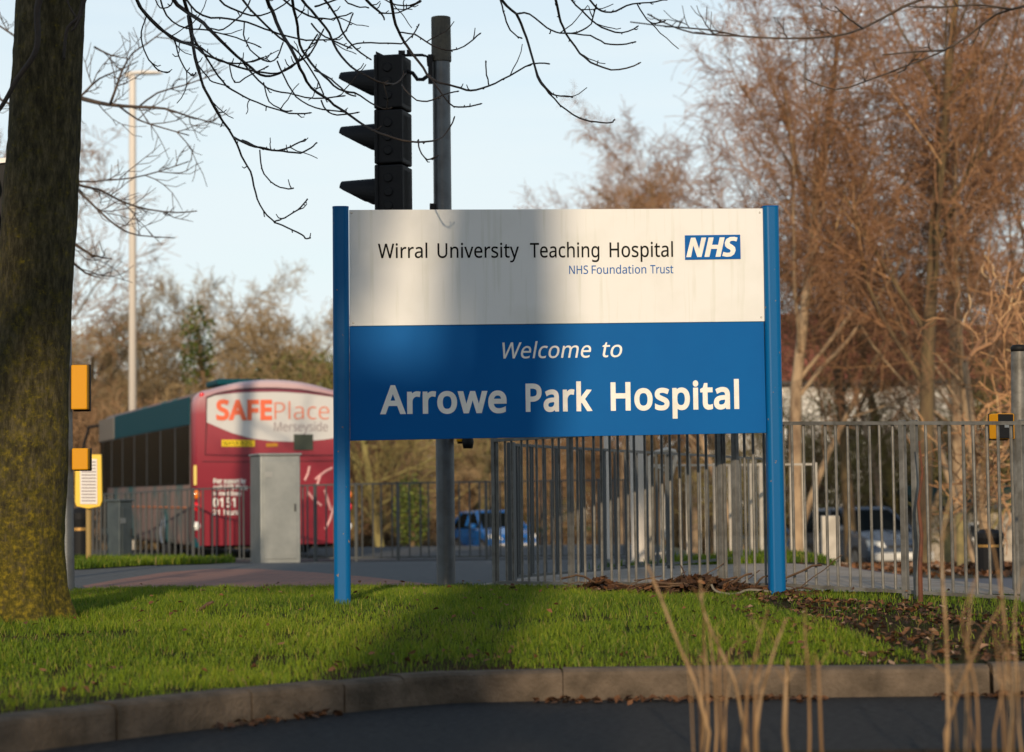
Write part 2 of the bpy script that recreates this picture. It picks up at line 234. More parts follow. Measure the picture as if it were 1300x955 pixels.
# ------------------------------------------------------------------ lettering
GLYPHS = json.loads(r'''{"0":[459,[[419,349,419,287,419,241,416,199,409,163,402,126,391,96,376,70,360,45,341,25,316,12,292,-1,263,-8,229,-8,186,-8,150,4,122,27,94,51,73,85,60,129,46,173,39,226,39,287,39,349,46,402,58,446,71,490,91,523,119,547,146,570,183,581,229,581,271,581,307,570,335,547,364,523,385,490,399,446,412,402],[110,339,110,287,110,235,114,191,121,156,129,122,142,96,159,78,177,61,200,52,229,52,257,52,281,61,298,78,315,95,328,121,336,156,344,191,348,235,348,287,348,339,344,383,336,417,328,452,315,478,298,495,281,513,257,521,229,521,200,521,177,513,159,495,142,478,129,452,121,417,114,383]]],"1":[459,[[285,191,285,0,262,0,239,0,216,0,216,133,216,267,216,400,216,416,216,429,216,439,216,450,217,460,217,470,218,479,218,489,219,499,210,490,203,483,196,477,189,471,180,464,169,455,149,438,129,422,108,405,96,421,84,437,71,452,123,492,175,532,226,573,246,573,265,573,285,573,285,382]]],"2":[459,[[417,21,417,0,291,0,165,0,38,0,38,20,38,39,38,59,88,109,138,160,188,210,217,239,242,265,261,287,281,310,296,332,306,353,316,375,322,399,322,424,322,456,312,480,294,496,275,512,250,520,221,520,193,520,168,516,147,506,126,496,105,483,83,466,70,482,57,497,45,513,60,526,76,538,94,548,112,558,132,566,153,572,174,578,196,581,221,581,256,581,287,574,313,562,338,550,358,532,372,510,387,487,394,460,394,428,394,398,388,370,375,344,363,318,346,292,324,267,302,241,276,214,247,185,207,146,167,107,128,67,128,66,128,65,128,64,224,64,321,64,417,64,417,43]]],"3":[459,[[395,480,395,439,395,413,391,391,381,372,371,353,358,338,340,326,322,315,301,306,277,302,277,300,277,299,277,298,323,293,357,279,379,255,402,231,413,201,413,163,413,130,405,100,390,74,374,48,350,28,318,14,286,-1,244,-8,193,-8,163,-8,136,-6,110,-1,84,3,60,11,36,23,36,45,36,67,36,89,60,77,86,68,114,61,142,55,168,51,194,51,245,51,282,61,305,81,328,101,339,129,339,164,339,188,333,208,320,223,308,237,289,248,265,255,241,262,213,265,179,265,160,265,142,265,123,265,123,285,123,306,123,326,142,326,161,326,180,326,211,326,238,330,259,339,280,348,296,361,307,377,318,394,323,412,323,434,323,462,314,483,295,498,276,514,251,521,219,521,199,521,180,519,164,515,147,511,132,506,117,498,103,491,89,483,75,473,63,489,51,505,39,521,60,537,85,551,115,563,145,575,180,581,218,581,278,581,323,567,352,540,381,514]]],"5":[459,[[202,351,221,351,260,351,294,345,322,331,351,318,374,299,389,274,405,249,413,219,413,183,413,143,404,109,387,81,370,52,346,30,314,15,282,0,244,-8,199,-8,169,-8,142,-5,116,0,90,5,68,13,51,23,51,45,51,68,51,90,70,78,93,69,121,62,148,55,175,52,200,52,228,52,253,57,274,65,295,74,311,88,323,106,335,125,341,148,341,176,341,213,329,242,306,262,283,282,247,292,197,292,182,292,165,291,146,288,127,285,111,283,99,280,88,287,76,295,64,302,71,392,79,482,86,573,182,573,277,573,373,573,373,551,373,530,373,508,297,508,222,508,146,508,141,453,137,398,132,342,141,344,154,346,169,348,185,350]]],"A":[512,[[462,0,437,0,414,59,391,118,368,177,292,177,217,177,141,177,118,118,96,59,73,0,49,0,24,0,0,0,75,192,149,383,224,575,245,575,267,575,289,575,363,383,437,192,512,0,487,0],[304,357,282,415,281,419,278,427,274,438,271,449,267,461,263,473,260,485,257,494,255,500,252,490,250,479,247,468,244,457,241,447,238,438,235,429,232,421,230,415,209,357,187,299,165,241,226,241,286,241,346,241,325,299]]],"B":[521,[[187,573,241,573,313,573,367,562,404,541,440,520,459,483,459,431,459,408,455,388,446,371,438,354,426,339,409,328,393,316,373,308,350,304,350,303,350,301,350,300,374,296,395,289,415,279,435,269,450,254,461,236,472,217,478,193,478,163,478,128,470,99,454,74,438,50,415,31,385,19,356,6,320,0,279,0,212,0,145,0,78,0,78,191,78,382,78,573,132,573],[221,329,256,329,305,329,339,337,357,352,375,368,384,392,384,423,384,454,373,477,351,490,329,504,293,511,245,511,213,511,182,511,150,511,150,450,150,389,150,329,185,329],[187,269,150,269,150,199,150,130,150,61,188,61,227,61,265,61,316,61,352,71,371,91,391,110,401,136,401,168,401,189,397,206,388,221,379,236,364,248,344,256,323,265,295,269,260,269,223,269]]],"E":[446,[[398,21,398,0,291,0,184,0,78,0,78,191,78,382,78,573,184,573,291,573,398,573,398,551,398,530,398,509,315,509,233,509,150,509,150,450,150,390,150,330,228,330,306,330,383,330,383,310,383,289,383,268,306,268,228,268,150,268,150,200,150,132,150,63,233,63,315,63,398,63,398,42]]],"F":[416,[[150,81,150,0,126,0,102,0,78,0,78,191,78,382,78,573,184,573,291,573,398,573,398,551,398,530,398,509,315,509,233,509,150,509,150,442,150,374,150,306,227,306,305,306,383,306,383,285,383,264,383,243,305,243,227,243,150,243,150,162]]],"G":[584,[[326,281,326,302,392,302,458,302,524,302,524,209,524,115,524,22,493,11,462,4,431,-1,399,-6,363,-8,323,-8,264,-8,214,4,173,28,133,51,102,85,81,130,59,174,49,226,49,286,49,346,61,398,84,442,108,486,142,520,186,544,230,568,283,581,346,581,378,581,408,578,437,572,465,566,492,558,516,547,507,526,498,505,489,484,469,493,446,501,421,508,395,514,369,517,342,517,296,517,257,508,225,489,192,470,167,444,150,409,133,375,124,334,124,286,124,241,132,201,146,166,161,131,184,103,216,84,247,64,289,55,340,55,365,55,387,56,404,59,422,61,438,64,452,68,452,125,452,182,452,238,410,238,368,238,326,238,326,260]]],"H":[594,[[516,191,516,0,492,0,468,0,443,0,443,89,443,178,443,267,346,267,248,267,150,267,150,178,150,89,150,0,126,0,102,0,78,0,78,191,78,382,78,573,102,573,126,573,150,573,150,492,150,411,150,330,248,330,346,330,443,330,443,411,443,492,443,573,468,573,492,573,516,573,516,382]]],"M":[727,[[350,0,330,0,268,167,205,335,142,502,141,502,140,502,139,502,140,491,141,478,142,461,142,445,143,426,144,407,144,387,144,368,144,347,144,231,144,116,144,0,122,0,100,0,78,0,78,191,78,382,78,573,113,573,149,573,184,573,243,416,302,260,361,103,362,103,363,103,364,103,424,260,484,416,544,573,579,573,614,573,650,573,650,382,650,191,650,0,626,0,602,0,578,0,578,117,578,235,578,352,578,371,578,389,579,408,580,426,580,444,581,460,582,476,583,490,584,501,583,501,582,501,581,501,517,334,453,167,390,0,370,0]]],"N":[609,[[532,191,532,0,504,0,476,0,447,0,345,159,243,317,141,476,140,476,139,476,138,476,139,463,140,449,141,432,142,415,142,397,143,378,144,359,144,340,144,320,144,213,144,107,144,0,122,0,100,0,78,0,78,191,78,382,78,573,106,573,133,573,161,573,263,415,365,257,467,99,468,99,469,99,470,99,469,107,469,120,468,137,467,154,466,173,466,193,465,214,464,232,464,249,464,357,464,465,464,573,487,573,509,573,532,573,532,382]]],"P":[485,[[179,573,229,573,304,573,359,558,393,528,427,499,444,458,444,404,444,381,440,358,433,336,425,315,412,295,395,278,377,261,353,248,324,238,295,228,258,223,216,223,194,223,172,223,150,223,150,149,150,74,150,0,126,0,102,0,78,0,78,191,78,382,78,573,128,573],[274,511,223,511,199,511,174,511,150,511,150,435,150,360,150,285,169,285,188,285,208,285,244,285,274,289,298,296,322,304,340,316,352,334,364,351,370,373,370,401,370,438,358,465,334,484,311,502]]],"S":[440,[[403,183,403,153,403,119,394,90,378,66,361,42,337,24,307,11,276,-2,240,-8,198,-8,177,-8,156,-7,137,-5,117,-3,99,0,83,4,67,8,53,13,41,19,41,42,41,65,41,88,60,80,84,72,113,65,141,58,171,55,201,55,230,55,253,58,273,66,292,73,306,84,316,98,326,112,330,128,330,147,330,165,326,181,318,194,310,207,297,219,277,230,258,241,230,252,196,265,171,274,150,283,131,294,113,304,97,316,85,330,73,343,63,358,57,375,51,392,48,412,48,435,48,465,56,491,71,513,87,534,108,551,136,563,163,575,195,581,231,581,262,581,291,578,318,572,344,566,368,558,389,549,381,528,374,507,366,487,347,495,325,503,302,508,279,514,254,517,229,517,205,517,185,514,169,507,153,500,141,490,133,478,125,465,121,450,121,434,121,415,125,399,133,386,141,373,154,361,172,351,191,341,215,330,246,318,280,306,308,293,332,279,355,265,372,248,385,228,397,208]]],"T":[446,[[259,170,259,0,235,0,211,0,187,0,187,170,187,339,187,509,127,509,68,509,8,509,8,530,8,551,8,573,151,573,294,573,437,573,437,551,437,530,437,509,378,509,318,509,259,509,259,339]]],"U":[586,[[513,326,513,202,513,163,505,127,489,95,473,63,449,38,416,20,383,1,341,-8,290,-8,219,-8,165,11,128,50,91,89,72,140,72,204,72,327,72,450,72,573,96,573,120,573,144,573,144,449,144,325,144,201,144,155,157,119,182,93,206,67,244,55,294,55,329,55,357,61,379,73,401,86,416,103,427,126,437,148,442,173,442,202,442,326,442,449,442,573,466,573,489,573,513,573,513,449]]],"W":[746,[[710,573,735,573,685,382,634,191,583,0,559,0,534,0,510,0,473,125,436,250,399,375,395,387,392,398,389,410,386,422,383,433,380,443,377,454,375,463,373,471,371,479,370,485,370,488,369,485,368,479,367,471,366,463,364,454,361,443,358,433,355,421,352,409,350,397,346,385,342,373,306,249,270,124,234,0,210,0,186,0,161,0,111,191,60,382,10,573,35,573,60,573,85,573,115,456,144,339,174,223,177,211,180,198,183,186,186,174,188,163,190,151,193,140,195,129,196,118,198,107,200,97,201,87,203,97,205,108,206,119,208,131,211,142,213,154,216,166,219,179,222,191,225,203,229,215,232,227,265,342,299,457,333,573,358,573,383,573,407,573,442,457,477,341,512,225,516,212,520,200,523,187,526,175,529,163,532,151,534,139,537,128,538,117,540,106,542,96,544,87,545,100,547,114,550,129,553,143,556,159,560,175,563,191,567,207,572,224,601,340,631,456,660,573,685,573]]],"X":[470,[[403,100,467,0,439,0,412,0,385,0,334,83,284,166,233,249,182,166,131,83,79,0,54,0,29,0,3,0,67,99,130,199,193,298,134,390,75,481,15,573,42,573,69,573,95,573,142,498,189,423,236,348,283,423,330,498,377,573,402,573,428,573,453,573,394,482,335,391,276,300,339,200]]],"Z":[459,[[427,21,427,0,295,0,163,0,30,0,30,18,30,36,30,55,131,206,231,357,332,508,235,508,137,508,40,508,40,530,40,551,40,573,167,573,293,573,419,573,419,554,419,536,419,518,319,367,218,215,118,64,221,64,324,64,427,64,427,43]]],"a":[450,[[203,437,231,437,283,437,322,426,347,403,372,380,385,343,385,293,385,195,385,98,385,0,368,0,351,0,334,0,329,20,325,41,320,61,319,61,318,61,317,61,304,45,292,32,279,22,266,12,251,4,234,-1,217,-6,196,-8,172,-8,147,-8,124,-3,103,6,82,15,66,29,55,48,43,67,37,91,37,119,37,162,54,195,87,219,121,242,173,254,243,257,267,257,292,258,316,259,316,268,316,276,316,285,316,321,308,345,293,359,277,373,255,380,227,380,204,380,183,377,163,370,142,363,123,356,106,347,99,365,91,383,84,400,103,410,125,419,151,426,176,433],[273,209,252,208,198,206,161,197,141,182,120,167,110,146,110,119,110,95,117,77,132,66,147,55,165,49,188,49,225,49,255,59,279,79,303,99,315,130,315,172,315,184,315,197,315,210,294,209]]],"b":[493,[[139,511,139,461,139,443,138,426,138,410,137,394,136,382,135,373,136,373,137,373,139,373,151,391,168,406,189,419,211,431,238,437,272,437,325,437,368,418,401,381,433,344,449,289,449,215,449,166,442,125,427,91,412,58,392,33,365,17,338,0,307,-8,272,-8,238,-8,211,-2,189,10,168,23,151,37,139,55,137,55,135,55,133,55,128,36,123,18,119,0,102,0,85,0,68,0,68,203,68,406,68,609,92,609,115,609,139,609,139,560],[299,379,260,379,229,379,205,373,188,361,170,350,157,332,150,308,142,285,139,254,139,217,139,216,139,215,139,214,139,161,147,121,165,93,182,65,214,51,261,51,300,51,329,65,348,93,367,121,376,162,376,216,376,270,367,310,348,338,329,365]]],"c":[385,[[265,-8,241,-8,203,-8,169,0,139,15,109,31,86,55,69,87,53,120,44,162,44,213,44,265,53,308,71,342,88,375,112,399,142,415,173,430,207,438,245,438,267,438,288,436,309,431,329,426,346,421,358,415,351,395,344,376,337,356,324,361,309,365,292,370,275,374,259,376,244,376,215,376,191,370,172,358,154,345,140,327,131,303,122,279,117,249,117,213,117,179,122,150,131,126,140,102,153,84,172,71,190,59,213,53,240,53,263,53,284,55,302,60,320,65,336,71,351,78,351,57,351,36,351,15,337,8,321,2,304,-2,286,-6]]],"d":[493,[[243,-8,221,-8,167,-8,124,11,92,48,60,85,44,140,44,214,44,288,60,344,93,381,125,419,168,438,221,438,244,438,263,435,280,429,296,424,311,416,323,407,335,397,346,386,354,374,356,374,358,374,359,374,359,381,358,392,356,405,355,419,354,430,354,438,354,495,354,552,354,609,378,609,401,609,425,609,425,406,425,203,425,0,406,0,387,0,368,0,365,19,361,38,358,58,357,58,356,58,354,58,346,45,335,34,323,24,311,15,296,7,279,1,263,-5],[193,51,232,51,277,51,309,63,328,88,346,113,355,150,355,200,355,205,355,209,355,213,355,267,346,308,329,336,311,365,279,379,231,379,193,379,165,364,146,334,127,304,117,263,117,213,117,161,127,121,146,93,165,65]]],"e":[452,[[196,438,234,438,271,438,303,430,329,414,356,398,376,375,390,346,404,317,411,283,411,244,411,230,411,215,411,201,313,201,215,201,117,201,118,153,131,116,154,90,178,65,211,52,254,52,281,52,306,55,327,60,348,65,370,72,392,82,392,61,392,41,392,20,370,10,349,3,327,-1,306,-6,280,-8,251,-8,210,-8,174,0,143,17,112,33,88,58,70,91,53,124,44,164,44,212,44,259,52,299,68,333,84,366,106,392,134,411,163,429],[257,380,233,380,200,380,173,369,154,348,134,326,122,296,119,257,192,257,265,257,338,257,338,282,334,303,326,322,319,340,308,354,292,364,277,375]]],"g":[493,[[165,438,221,438,249,438,274,433,297,422,320,411,339,395,355,373,357,373,358,373,359,373,362,392,366,411,369,430,388,430,406,430,425,430,425,284,425,138,425,-7,425,-48,418,-82,404,-109,390,-137,369,-158,341,-172,312,-186,276,-192,233,-192,202,-192,173,-190,147,-186,121,-181,98,-174,78,-165,78,-144,78,-122,78,-100,98,-111,122,-119,149,-125,176,-131,206,-134,237,-134,273,-134,302,-123,324,-101,345,-80,355,-50,355,-13,355,-7,355,-2,355,4,355,10,356,20,356,32,357,44,357,52,358,57,357,57,356,57,354,57,339,35,321,19,299,8,277,-3,251,-8,221,-8,166,-8,122,11,91,51,60,90,44,144,44,214,44,283,60,337,91,377,122,418],[259,379,230,379,206,379,186,372,169,359,152,346,139,328,130,303,121,279,117,249,117,213,117,160,127,120,146,92,166,64,194,50,232,50,254,50,272,53,288,58,303,64,316,73,326,85,337,97,344,112,349,131,354,149,356,172,356,197,356,203,356,209,356,214,356,253,352,285,343,309,334,333,320,350,302,362,283,373]]],"h":[496,[[139,490,139,431,139,420,138,410,138,399,137,389,136,379,135,370,136,370,138,370,140,370,149,385,160,398,174,407,188,417,203,424,221,429,238,435,255,437,273,437,308,437,337,432,360,421,384,410,401,393,413,370,425,347,431,317,431,280,431,187,431,93,431,0,407,0,384,0,361,0,361,92,361,183,361,275,361,310,353,336,338,353,322,370,298,379,265,379,233,379,207,372,189,360,171,348,158,331,150,308,143,284,139,256,139,222,139,148,139,74,139,0,115,0,92,0,68,0,68,203,68,406,68,609,92,609,115,609,139,609,139,550]]],"i":[207,[[115,430,139,430,139,287,139,143,139,0,115,0,92,0,68,0,68,143,68,287,68,430,92,430],[92,591,104,591,115,591,124,587,133,580,141,573,145,562,145,546,145,531,141,520,133,512,124,505,115,501,104,501,92,501,83,505,75,512,67,520,63,531,63,546,63,562,67,573,75,580,83,587]]],"k":[428,[[138,397,138,291,138,283,138,271,137,257,136,244,135,231,135,221,136,221,137,221,138,221,141,226,146,232,152,240,159,248,165,256,172,264,179,273,184,279,189,285,235,333,281,381,326,430,354,430,381,430,409,430,351,369,293,307,235,246,297,164,359,82,421,0,393,0,364,0,336,0,286,67,237,134,187,200,171,186,154,172,138,158,138,105,138,53,138,0,115,0,91,0,68,0,68,203,68,406,68,609,91,609,115,609,138,609,138,503]]],"l":[207,[[139,203,139,0,115,0,92,0,68,0,68,203,68,406,68,609,92,609,115,609,139,609,139,406]]],"m":[750,[[512,438,540,438,588,438,625,425,649,401,673,376,685,335,685,280,685,187,685,93,685,0,662,0,638,0,615,0,615,92,615,184,615,277,615,310,608,336,594,353,580,370,558,379,528,379,486,379,456,366,438,342,420,318,411,283,411,237,411,158,411,79,411,0,388,0,365,0,342,0,342,92,342,184,342,277,342,299,338,318,332,333,326,348,316,360,303,367,290,375,274,379,253,379,225,379,202,372,185,360,169,348,157,331,150,308,142,285,139,257,139,223,139,149,139,74,139,0,115,0,92,0,68,0,68,143,68,287,68,430,87,430,106,430,125,430,129,410,132,391,136,371,137,371,138,371,140,371,149,386,160,399,173,409,186,418,200,426,217,431,233,435,249,438,266,438,299,438,327,432,349,420,371,408,388,390,398,366,399,366,400,366,402,366,416,390,436,408,461,420,486,432]]],"n":[496,[[257,438,275,438,326,438,365,425,391,401,418,376,431,335,431,280,431,187,431,93,431,0,407,0,384,0,361,0,361,92,361,183,361,275,361,310,353,336,338,353,322,370,298,379,265,379,217,379,184,365,166,338,148,312,139,273,139,223,139,149,139,74,139,0,115,0,92,0,68,0,68,143,68,287,68,430,87,430,106,430,125,430,129,410,132,391,136,371,137,371,138,371,140,371,149,386,161,399,175,409,189,418,205,426,222,431,239,435]]],"o":[485,[[442,263,442,216,442,180,437,148,428,121,418,93,405,70,388,51,370,31,349,17,324,7,300,-3,272,-8,241,-8,213,-8,187,-3,163,7,139,17,118,31,100,51,83,70,69,93,59,121,49,148,44,180,44,216,44,263,52,304,68,336,84,369,107,394,137,412,167,429,203,438,244,438,283,438,317,429,347,412,377,394,400,369,417,336,433,304],[117,267,117,216,117,182,121,153,130,128,139,103,153,84,172,71,190,57,214,51,243,51,272,51,296,57,314,71,333,84,347,103,356,128,364,153,369,182,369,216,369,250,364,279,355,303,346,327,332,346,314,359,296,372,272,379,242,379,198,379,167,364,147,335,127,306]]],"p":[493,[[250,438,273,438,326,438,368,419,401,383,433,346,449,290,449,216,449,167,442,126,427,93,412,59,392,34,365,17,339,0,308,-8,272,-8,250,-8,230,-5,213,1,196,7,182,14,170,24,158,33,147,43,139,55,137,55,136,55,134,55,135,45,136,34,137,20,138,6,139,-6,139,-16,139,-75,139,-134,139,-192,115,-192,92,-192,68,-192,68,15,68,222,68,430,87,430,107,430,126,430,129,410,132,391,136,371,137,371,138,371,139,371,147,384,158,395,170,405,182,415,196,423,213,429,230,435],[299,379,260,379,231,379,208,373,190,362,172,351,160,335,152,313,144,291,139,263,139,229,139,225,139,220,139,216,139,180,142,150,150,126,157,101,170,83,188,70,206,57,230,51,261,51,288,51,309,58,326,72,343,87,355,106,364,131,372,156,376,184,376,217,376,266,367,305,348,334,329,364]]],"r":[331,[[249,438,269,438,277,438,285,437,295,437,304,436,312,435,319,433,316,411,313,390,310,368,303,370,296,371,287,372,279,373,271,374,264,374,247,374,231,370,217,363,202,356,188,347,176,334,165,321,155,306,149,289,142,271,139,251,139,229,139,153,139,76,139,0,115,0,92,0,68,0,68,143,68,287,68,430,87,430,107,430,126,430,129,404,131,377,134,351,135,351,136,351,137,351,146,367,157,382,170,395,183,408,198,418,214,426,231,434]]],"s":[384,[[348,142,348,119,348,91,341,68,327,49,313,30,294,16,268,6,242,-3,212,-8,176,-8,146,-8,121,-6,99,-1,77,4,58,11,42,19,42,41,42,62,42,83,59,75,80,67,104,60,128,53,153,49,178,49,214,49,240,55,256,66,272,78,280,93,280,112,280,123,277,133,271,141,265,150,255,158,239,167,224,175,202,185,174,196,146,206,122,217,103,228,83,238,68,251,57,266,46,281,41,300,41,324,41,360,56,388,85,408,115,428,154,438,202,438,228,438,253,435,275,430,298,425,319,418,339,409,331,390,323,372,315,353,297,360,278,367,258,372,238,377,218,380,197,380,168,380,146,375,131,366,116,357,108,344,108,328,108,316,112,306,119,298,126,290,137,282,154,274,170,266,191,256,219,246,246,236,269,226,289,215,308,204,323,191,333,176,343,161]]],"t":[289,[[192,50,212,50,222,50,233,51,245,53,256,54,265,56,272,59,272,41,272,23,272,5,264,1,254,-2,240,-4,226,-7,213,-8,200,-8,177,-8,157,-4,138,4,119,11,103,25,91,44,80,63,74,90,74,125,74,209,74,292,74,375,53,375,33,375,13,375,13,387,13,398,13,409,33,418,54,428,75,437,84,468,93,498,103,528,117,528,130,528,144,528,144,496,144,463,144,430,186,430,227,430,269,430,269,412,269,393,269,375,227,375,186,375,144,375,144,292,144,210,144,127,144,101,151,81,163,69,176,56]]],"u":[496,[[404,430,427,430,427,287,427,143,427,0,408,0,389,0,370,0,366,19,363,38,359,57,358,57,357,57,356,57,347,42,335,30,321,20,306,10,291,3,273,-1,256,-6,238,-8,220,-8,186,-8,157,-3,134,8,110,19,93,36,81,59,69,82,63,112,63,148,63,242,63,336,63,430,87,430,111,430,135,430,135,338,135,245,135,153,135,119,142,93,158,76,173,59,198,51,230,51,262,51,287,57,306,69,324,81,337,98,345,121,353,145,357,173,357,206,357,281,357,355,357,430,380,430]]],"v":[407,[[190,0,163,0,109,143,54,287,0,430,25,430,50,430,75,430,106,345,136,261,167,176,171,165,176,152,180,137,185,123,190,109,193,96,197,83,200,72,201,63,202,63,203,63,204,63,207,72,210,83,214,96,218,110,222,123,227,138,232,152,237,165,241,176,271,261,302,345,332,430,357,430,382,430,407,430,353,287,298,143,244,0,217,0]]],"w":[630,[[370,162,346,243,342,254,339,265,336,276,333,287,330,298,328,308,325,317,323,327,321,335,319,344,317,351,316,357,315,357,314,357,313,357,312,351,310,344,308,335,306,327,304,317,302,307,300,297,297,286,294,275,291,265,288,253,284,242,258,162,233,81,207,1,180,1,153,1,127,1,87,144,48,287,9,431,33,431,57,431,82,431,102,354,121,278,141,201,145,186,149,170,153,154,157,139,160,124,163,109,166,95,168,83,169,73,170,73,171,73,172,73,174,79,176,87,178,97,180,107,182,117,185,128,187,138,190,149,193,160,196,170,199,180,201,188,227,269,252,350,277,431,303,431,329,431,354,431,379,350,404,269,428,188,432,176,436,163,440,149,444,135,447,122,451,109,454,96,456,84,457,74,458,74,459,74,460,74,461,83,463,94,466,108,469,121,473,136,477,153,481,169,485,185,489,201,509,278,529,354,549,431,573,431,597,431,621,431,582,287,542,144,502,1,474,1,447,1,419,1,395,82]]],"y":[409,[[59,286,1,430,26,430,51,430,76,430,107,348,138,267,169,185,175,171,179,157,184,144,189,130,193,117,196,105,200,92,203,80,205,68,206,68,207,68,209,68,212,82,217,99,224,121,231,142,238,164,245,186,275,267,304,349,333,430,358,430,384,430,409,430,347,267,285,104,224,-59,214,-86,202,-109,188,-130,174,-150,158,-165,138,-176,119,-187,95,-192,67,-192,55,-192,43,-192,34,-190,24,-189,16,-188,9,-186,9,-167,9,-149,9,-130,15,-131,22,-132,30,-133,38,-134,47,-135,56,-135,73,-135,87,-132,99,-126,111,-119,121,-111,130,-99,138,-88,146,-74,152,-59,159,-40,167,-21,174,-2,116,142]]]}''')
CAP = max(GLYPHS['H'][1][0][1::2])
from mathutils.geometry import delaunay_2d_cdt
def glyph_loops(ch):
    adv, spl = GLYPHS[ch]; loops = []
    for pts in spl:
        n = len(pts) // 6; L = []
        if ch == 'i' and max(pts[1::2]) > 620 and min(pts[1::2]) > 500:      # square dot
            x0, x1, y0, y1 = min(pts[0::2]), max(pts[0::2]), min(pts[1::2]), max(pts[1::2])
            q = [(x0, y0), (x1, y0), (x1, y1), (x0, y1)]
            a = sum(pts[6 * k + 2] * pts[6 * ((k + 1) % n) + 3] - pts[6 * ((k + 1) % n) + 2] * pts[6 * k + 3] for k in range(n))
            loops.append(q if a > 0 else q[::-1]); continue
        for k in range(n):
            p0 = pts[6 * k + 2:6 * k + 4]; h0 = pts[6 * k + 4:6 * k + 6]; m = (k + 1) % n
            h1 = pts[6 * m:6 * m + 2]; p1 = pts[6 * m + 2:6 * m + 4]
            d = math.hypot(p1[0] - p0[0], p1[1] - p0[1])
            cr = abs((h0[0] - p0[0]) * (p1[1] - p0[1]) - (h0[1] - p0[1]) * (p1[0] - p0[0])) + abs((h1[0] - p1[0]) * (p1[1] - p0[1]) - (h1[1] - p1[1]) * (p1[0] - p0[0]))
            ns = 1 if d < 1 or cr / max(d, 1) < 3 else 5
            for t in range(ns):
                t /= ns; u = 1 - t
                L.append(tuple(u ** 3 * p0[c] + 3 * u * u * t * h0[c] + 3 * u * t * t * h1[c] + t ** 3 * p1[c] for c in (0, 1)))
        Q = []
        for p in L:
            if not Q or math.hypot(p[0] - Q[-1][0], p[1] - Q[-1][1]) > 2: Q.append(p)
        if math.hypot(Q[0][0] - Q[-1][0], Q[0][1] - Q[-1][1]) < 2: Q.pop()
        loops.append(Q)
    return adv, loops
def _area(L): return sum(a[0] * b[1] - b[0] * a[1] for a, b in zip(L, L[1:] + L[:1])) / 2
def text_mesh(s, bold=0., shear=0., track=0.):
    """flat lettering with a little thickness, cap height 1: list of verts (x, y, z) and faces"""
    V = []; F = []; x = 0.; off = bold * CAP
    for ch in s:
        if ch == ' ': x += 260 + track; continue
        adv, loops = glyph_loops(ch)
        big = max(loops, key=lambda L: abs(_area(L))); sg = 1 if _area(big) > 0 else -1
        out = []
        for L in loops:
            n = len(L); N = []
            for i in range(n):
                a, b, c = L[i - 1], L[i], L[(i + 1) % n]
                d0 = Vector((b[0] - a[0], b[1] - a[1])).normalized(); d1 = Vector((c[0] - b[0], c[1] - b[1])).normalized()
                n0 = Vector((d0.y, -d0.x)) * sg; n1 = Vector((d1.y, -d1.x)) * sg
                k = 1 + n0.dot(n1)
                m = (n0 + n1) / max(k, .5)
                q = Vector(b) + m * off
                N.append(((q.x + x + shear * q.y) / CAP, q.y / CAP))
            out.append(N)
        flat = [Vector(p) for L in out for p in L]; E = []; i0 = 0
        for L in out:
            n = len(L); E += [(i0 + k, i0 + (k + 1) % n) for k in range(n)]; i0 += n
        cv, ce, cf, _, _, _ = delaunay_2d_cdt(flat, E, [], 0, 1e-5)
        def wind(x_, y_):
            w_ = 0
            for L in out:
                for (ax, ay), (bx_, by_) in zip(L, L[1:] + L[:1]):
                    if (ay > y_) != (by_ > y_) and x_ < (bx_ - ax) * (y_ - ay) / (by_ - ay) + ax: w_ += 1 if by_ > ay else -1
            return w_ * sg
        cf = [t for t in cf if wind(sum(cv[k][0] for k in t) / 3, sum(cv[k][1] for k in t) / 3) > 0]
        b0 = len(V); V += [(p[0], p[1], 1.) for p in cv]
        F += [tuple(b0 + k for k in t) for t in cf]
        for L in out:
            n = len(L); b1 = len(V)
            V += [(p[0], p[1], 1.) for p in L] + [(p[0], p[1], -1.) for p in L]
            F += [(b1 + k, b1 + (k + 1) % n, b1 + n + (k + 1) % n, b1 + n + k) for k in range(n)]
        x += adv + track + off * .9
    return V, F
class Plane:
    """a vertical plane in the world on which signs and bus panels are laid out"""
    def __init__(s, p0, p1):
        s.p0 = Vector(p0); d = Vector(p1) - s.p0; d.z = 0; s.ex = d.normalized()
        s.ez = Vector((0, 0, 1)); s.n = Vector((s.ex.y, -s.ex.x, 0))     # towards the camera
    def P(s, px, py, off=0.):
        return hit(px, py, s.p0 + s.n * off, s.n)
def words(plane, items, m, name, parent, off, bold=0., shear=0., depth=.002, track=0.):
    """items: (word, x0, x1, baseline_left, baseline_right, cap_px); each word is a mesh of its own"""
    for w, x0, x1, b0, b1, cap in items:
        tv, tf = text_mesh(w, bold, shear, track); co = np.array(tv)
        mn, mx = co[:, 0].min(), co[:, 0].max()
        A = plane.P(x0, b0, off); B = plane.P(x1, b1, off); C = plane.P(x0, b0 - cap, off)
        h = (C - A).length; ex = (B - A)
        b = MB(); b.f = tf
        b.v = [tuple(A + ex * float((c[0] - mn) / (mx - mn)) + plane.ez * float(c[1] * h) + plane.n * float(c[2] * depth * .5)) for c in co]
        o = b.build(name, m); o.parent = parent; o.matrix_parent_inverse = parent_world(parent).inverted()
def parent_world(o):
    M = Matrix.LocRotScale(o.location, o.rotation_euler, o.scale)
    if o.parent: M = parent_world(o.parent) @ o.matrix_parent_inverse @ M
    return M
def keep(o, parent):
    o.parent = parent; o.matrix_parent_inverse = parent_world(parent).inverted(); return o

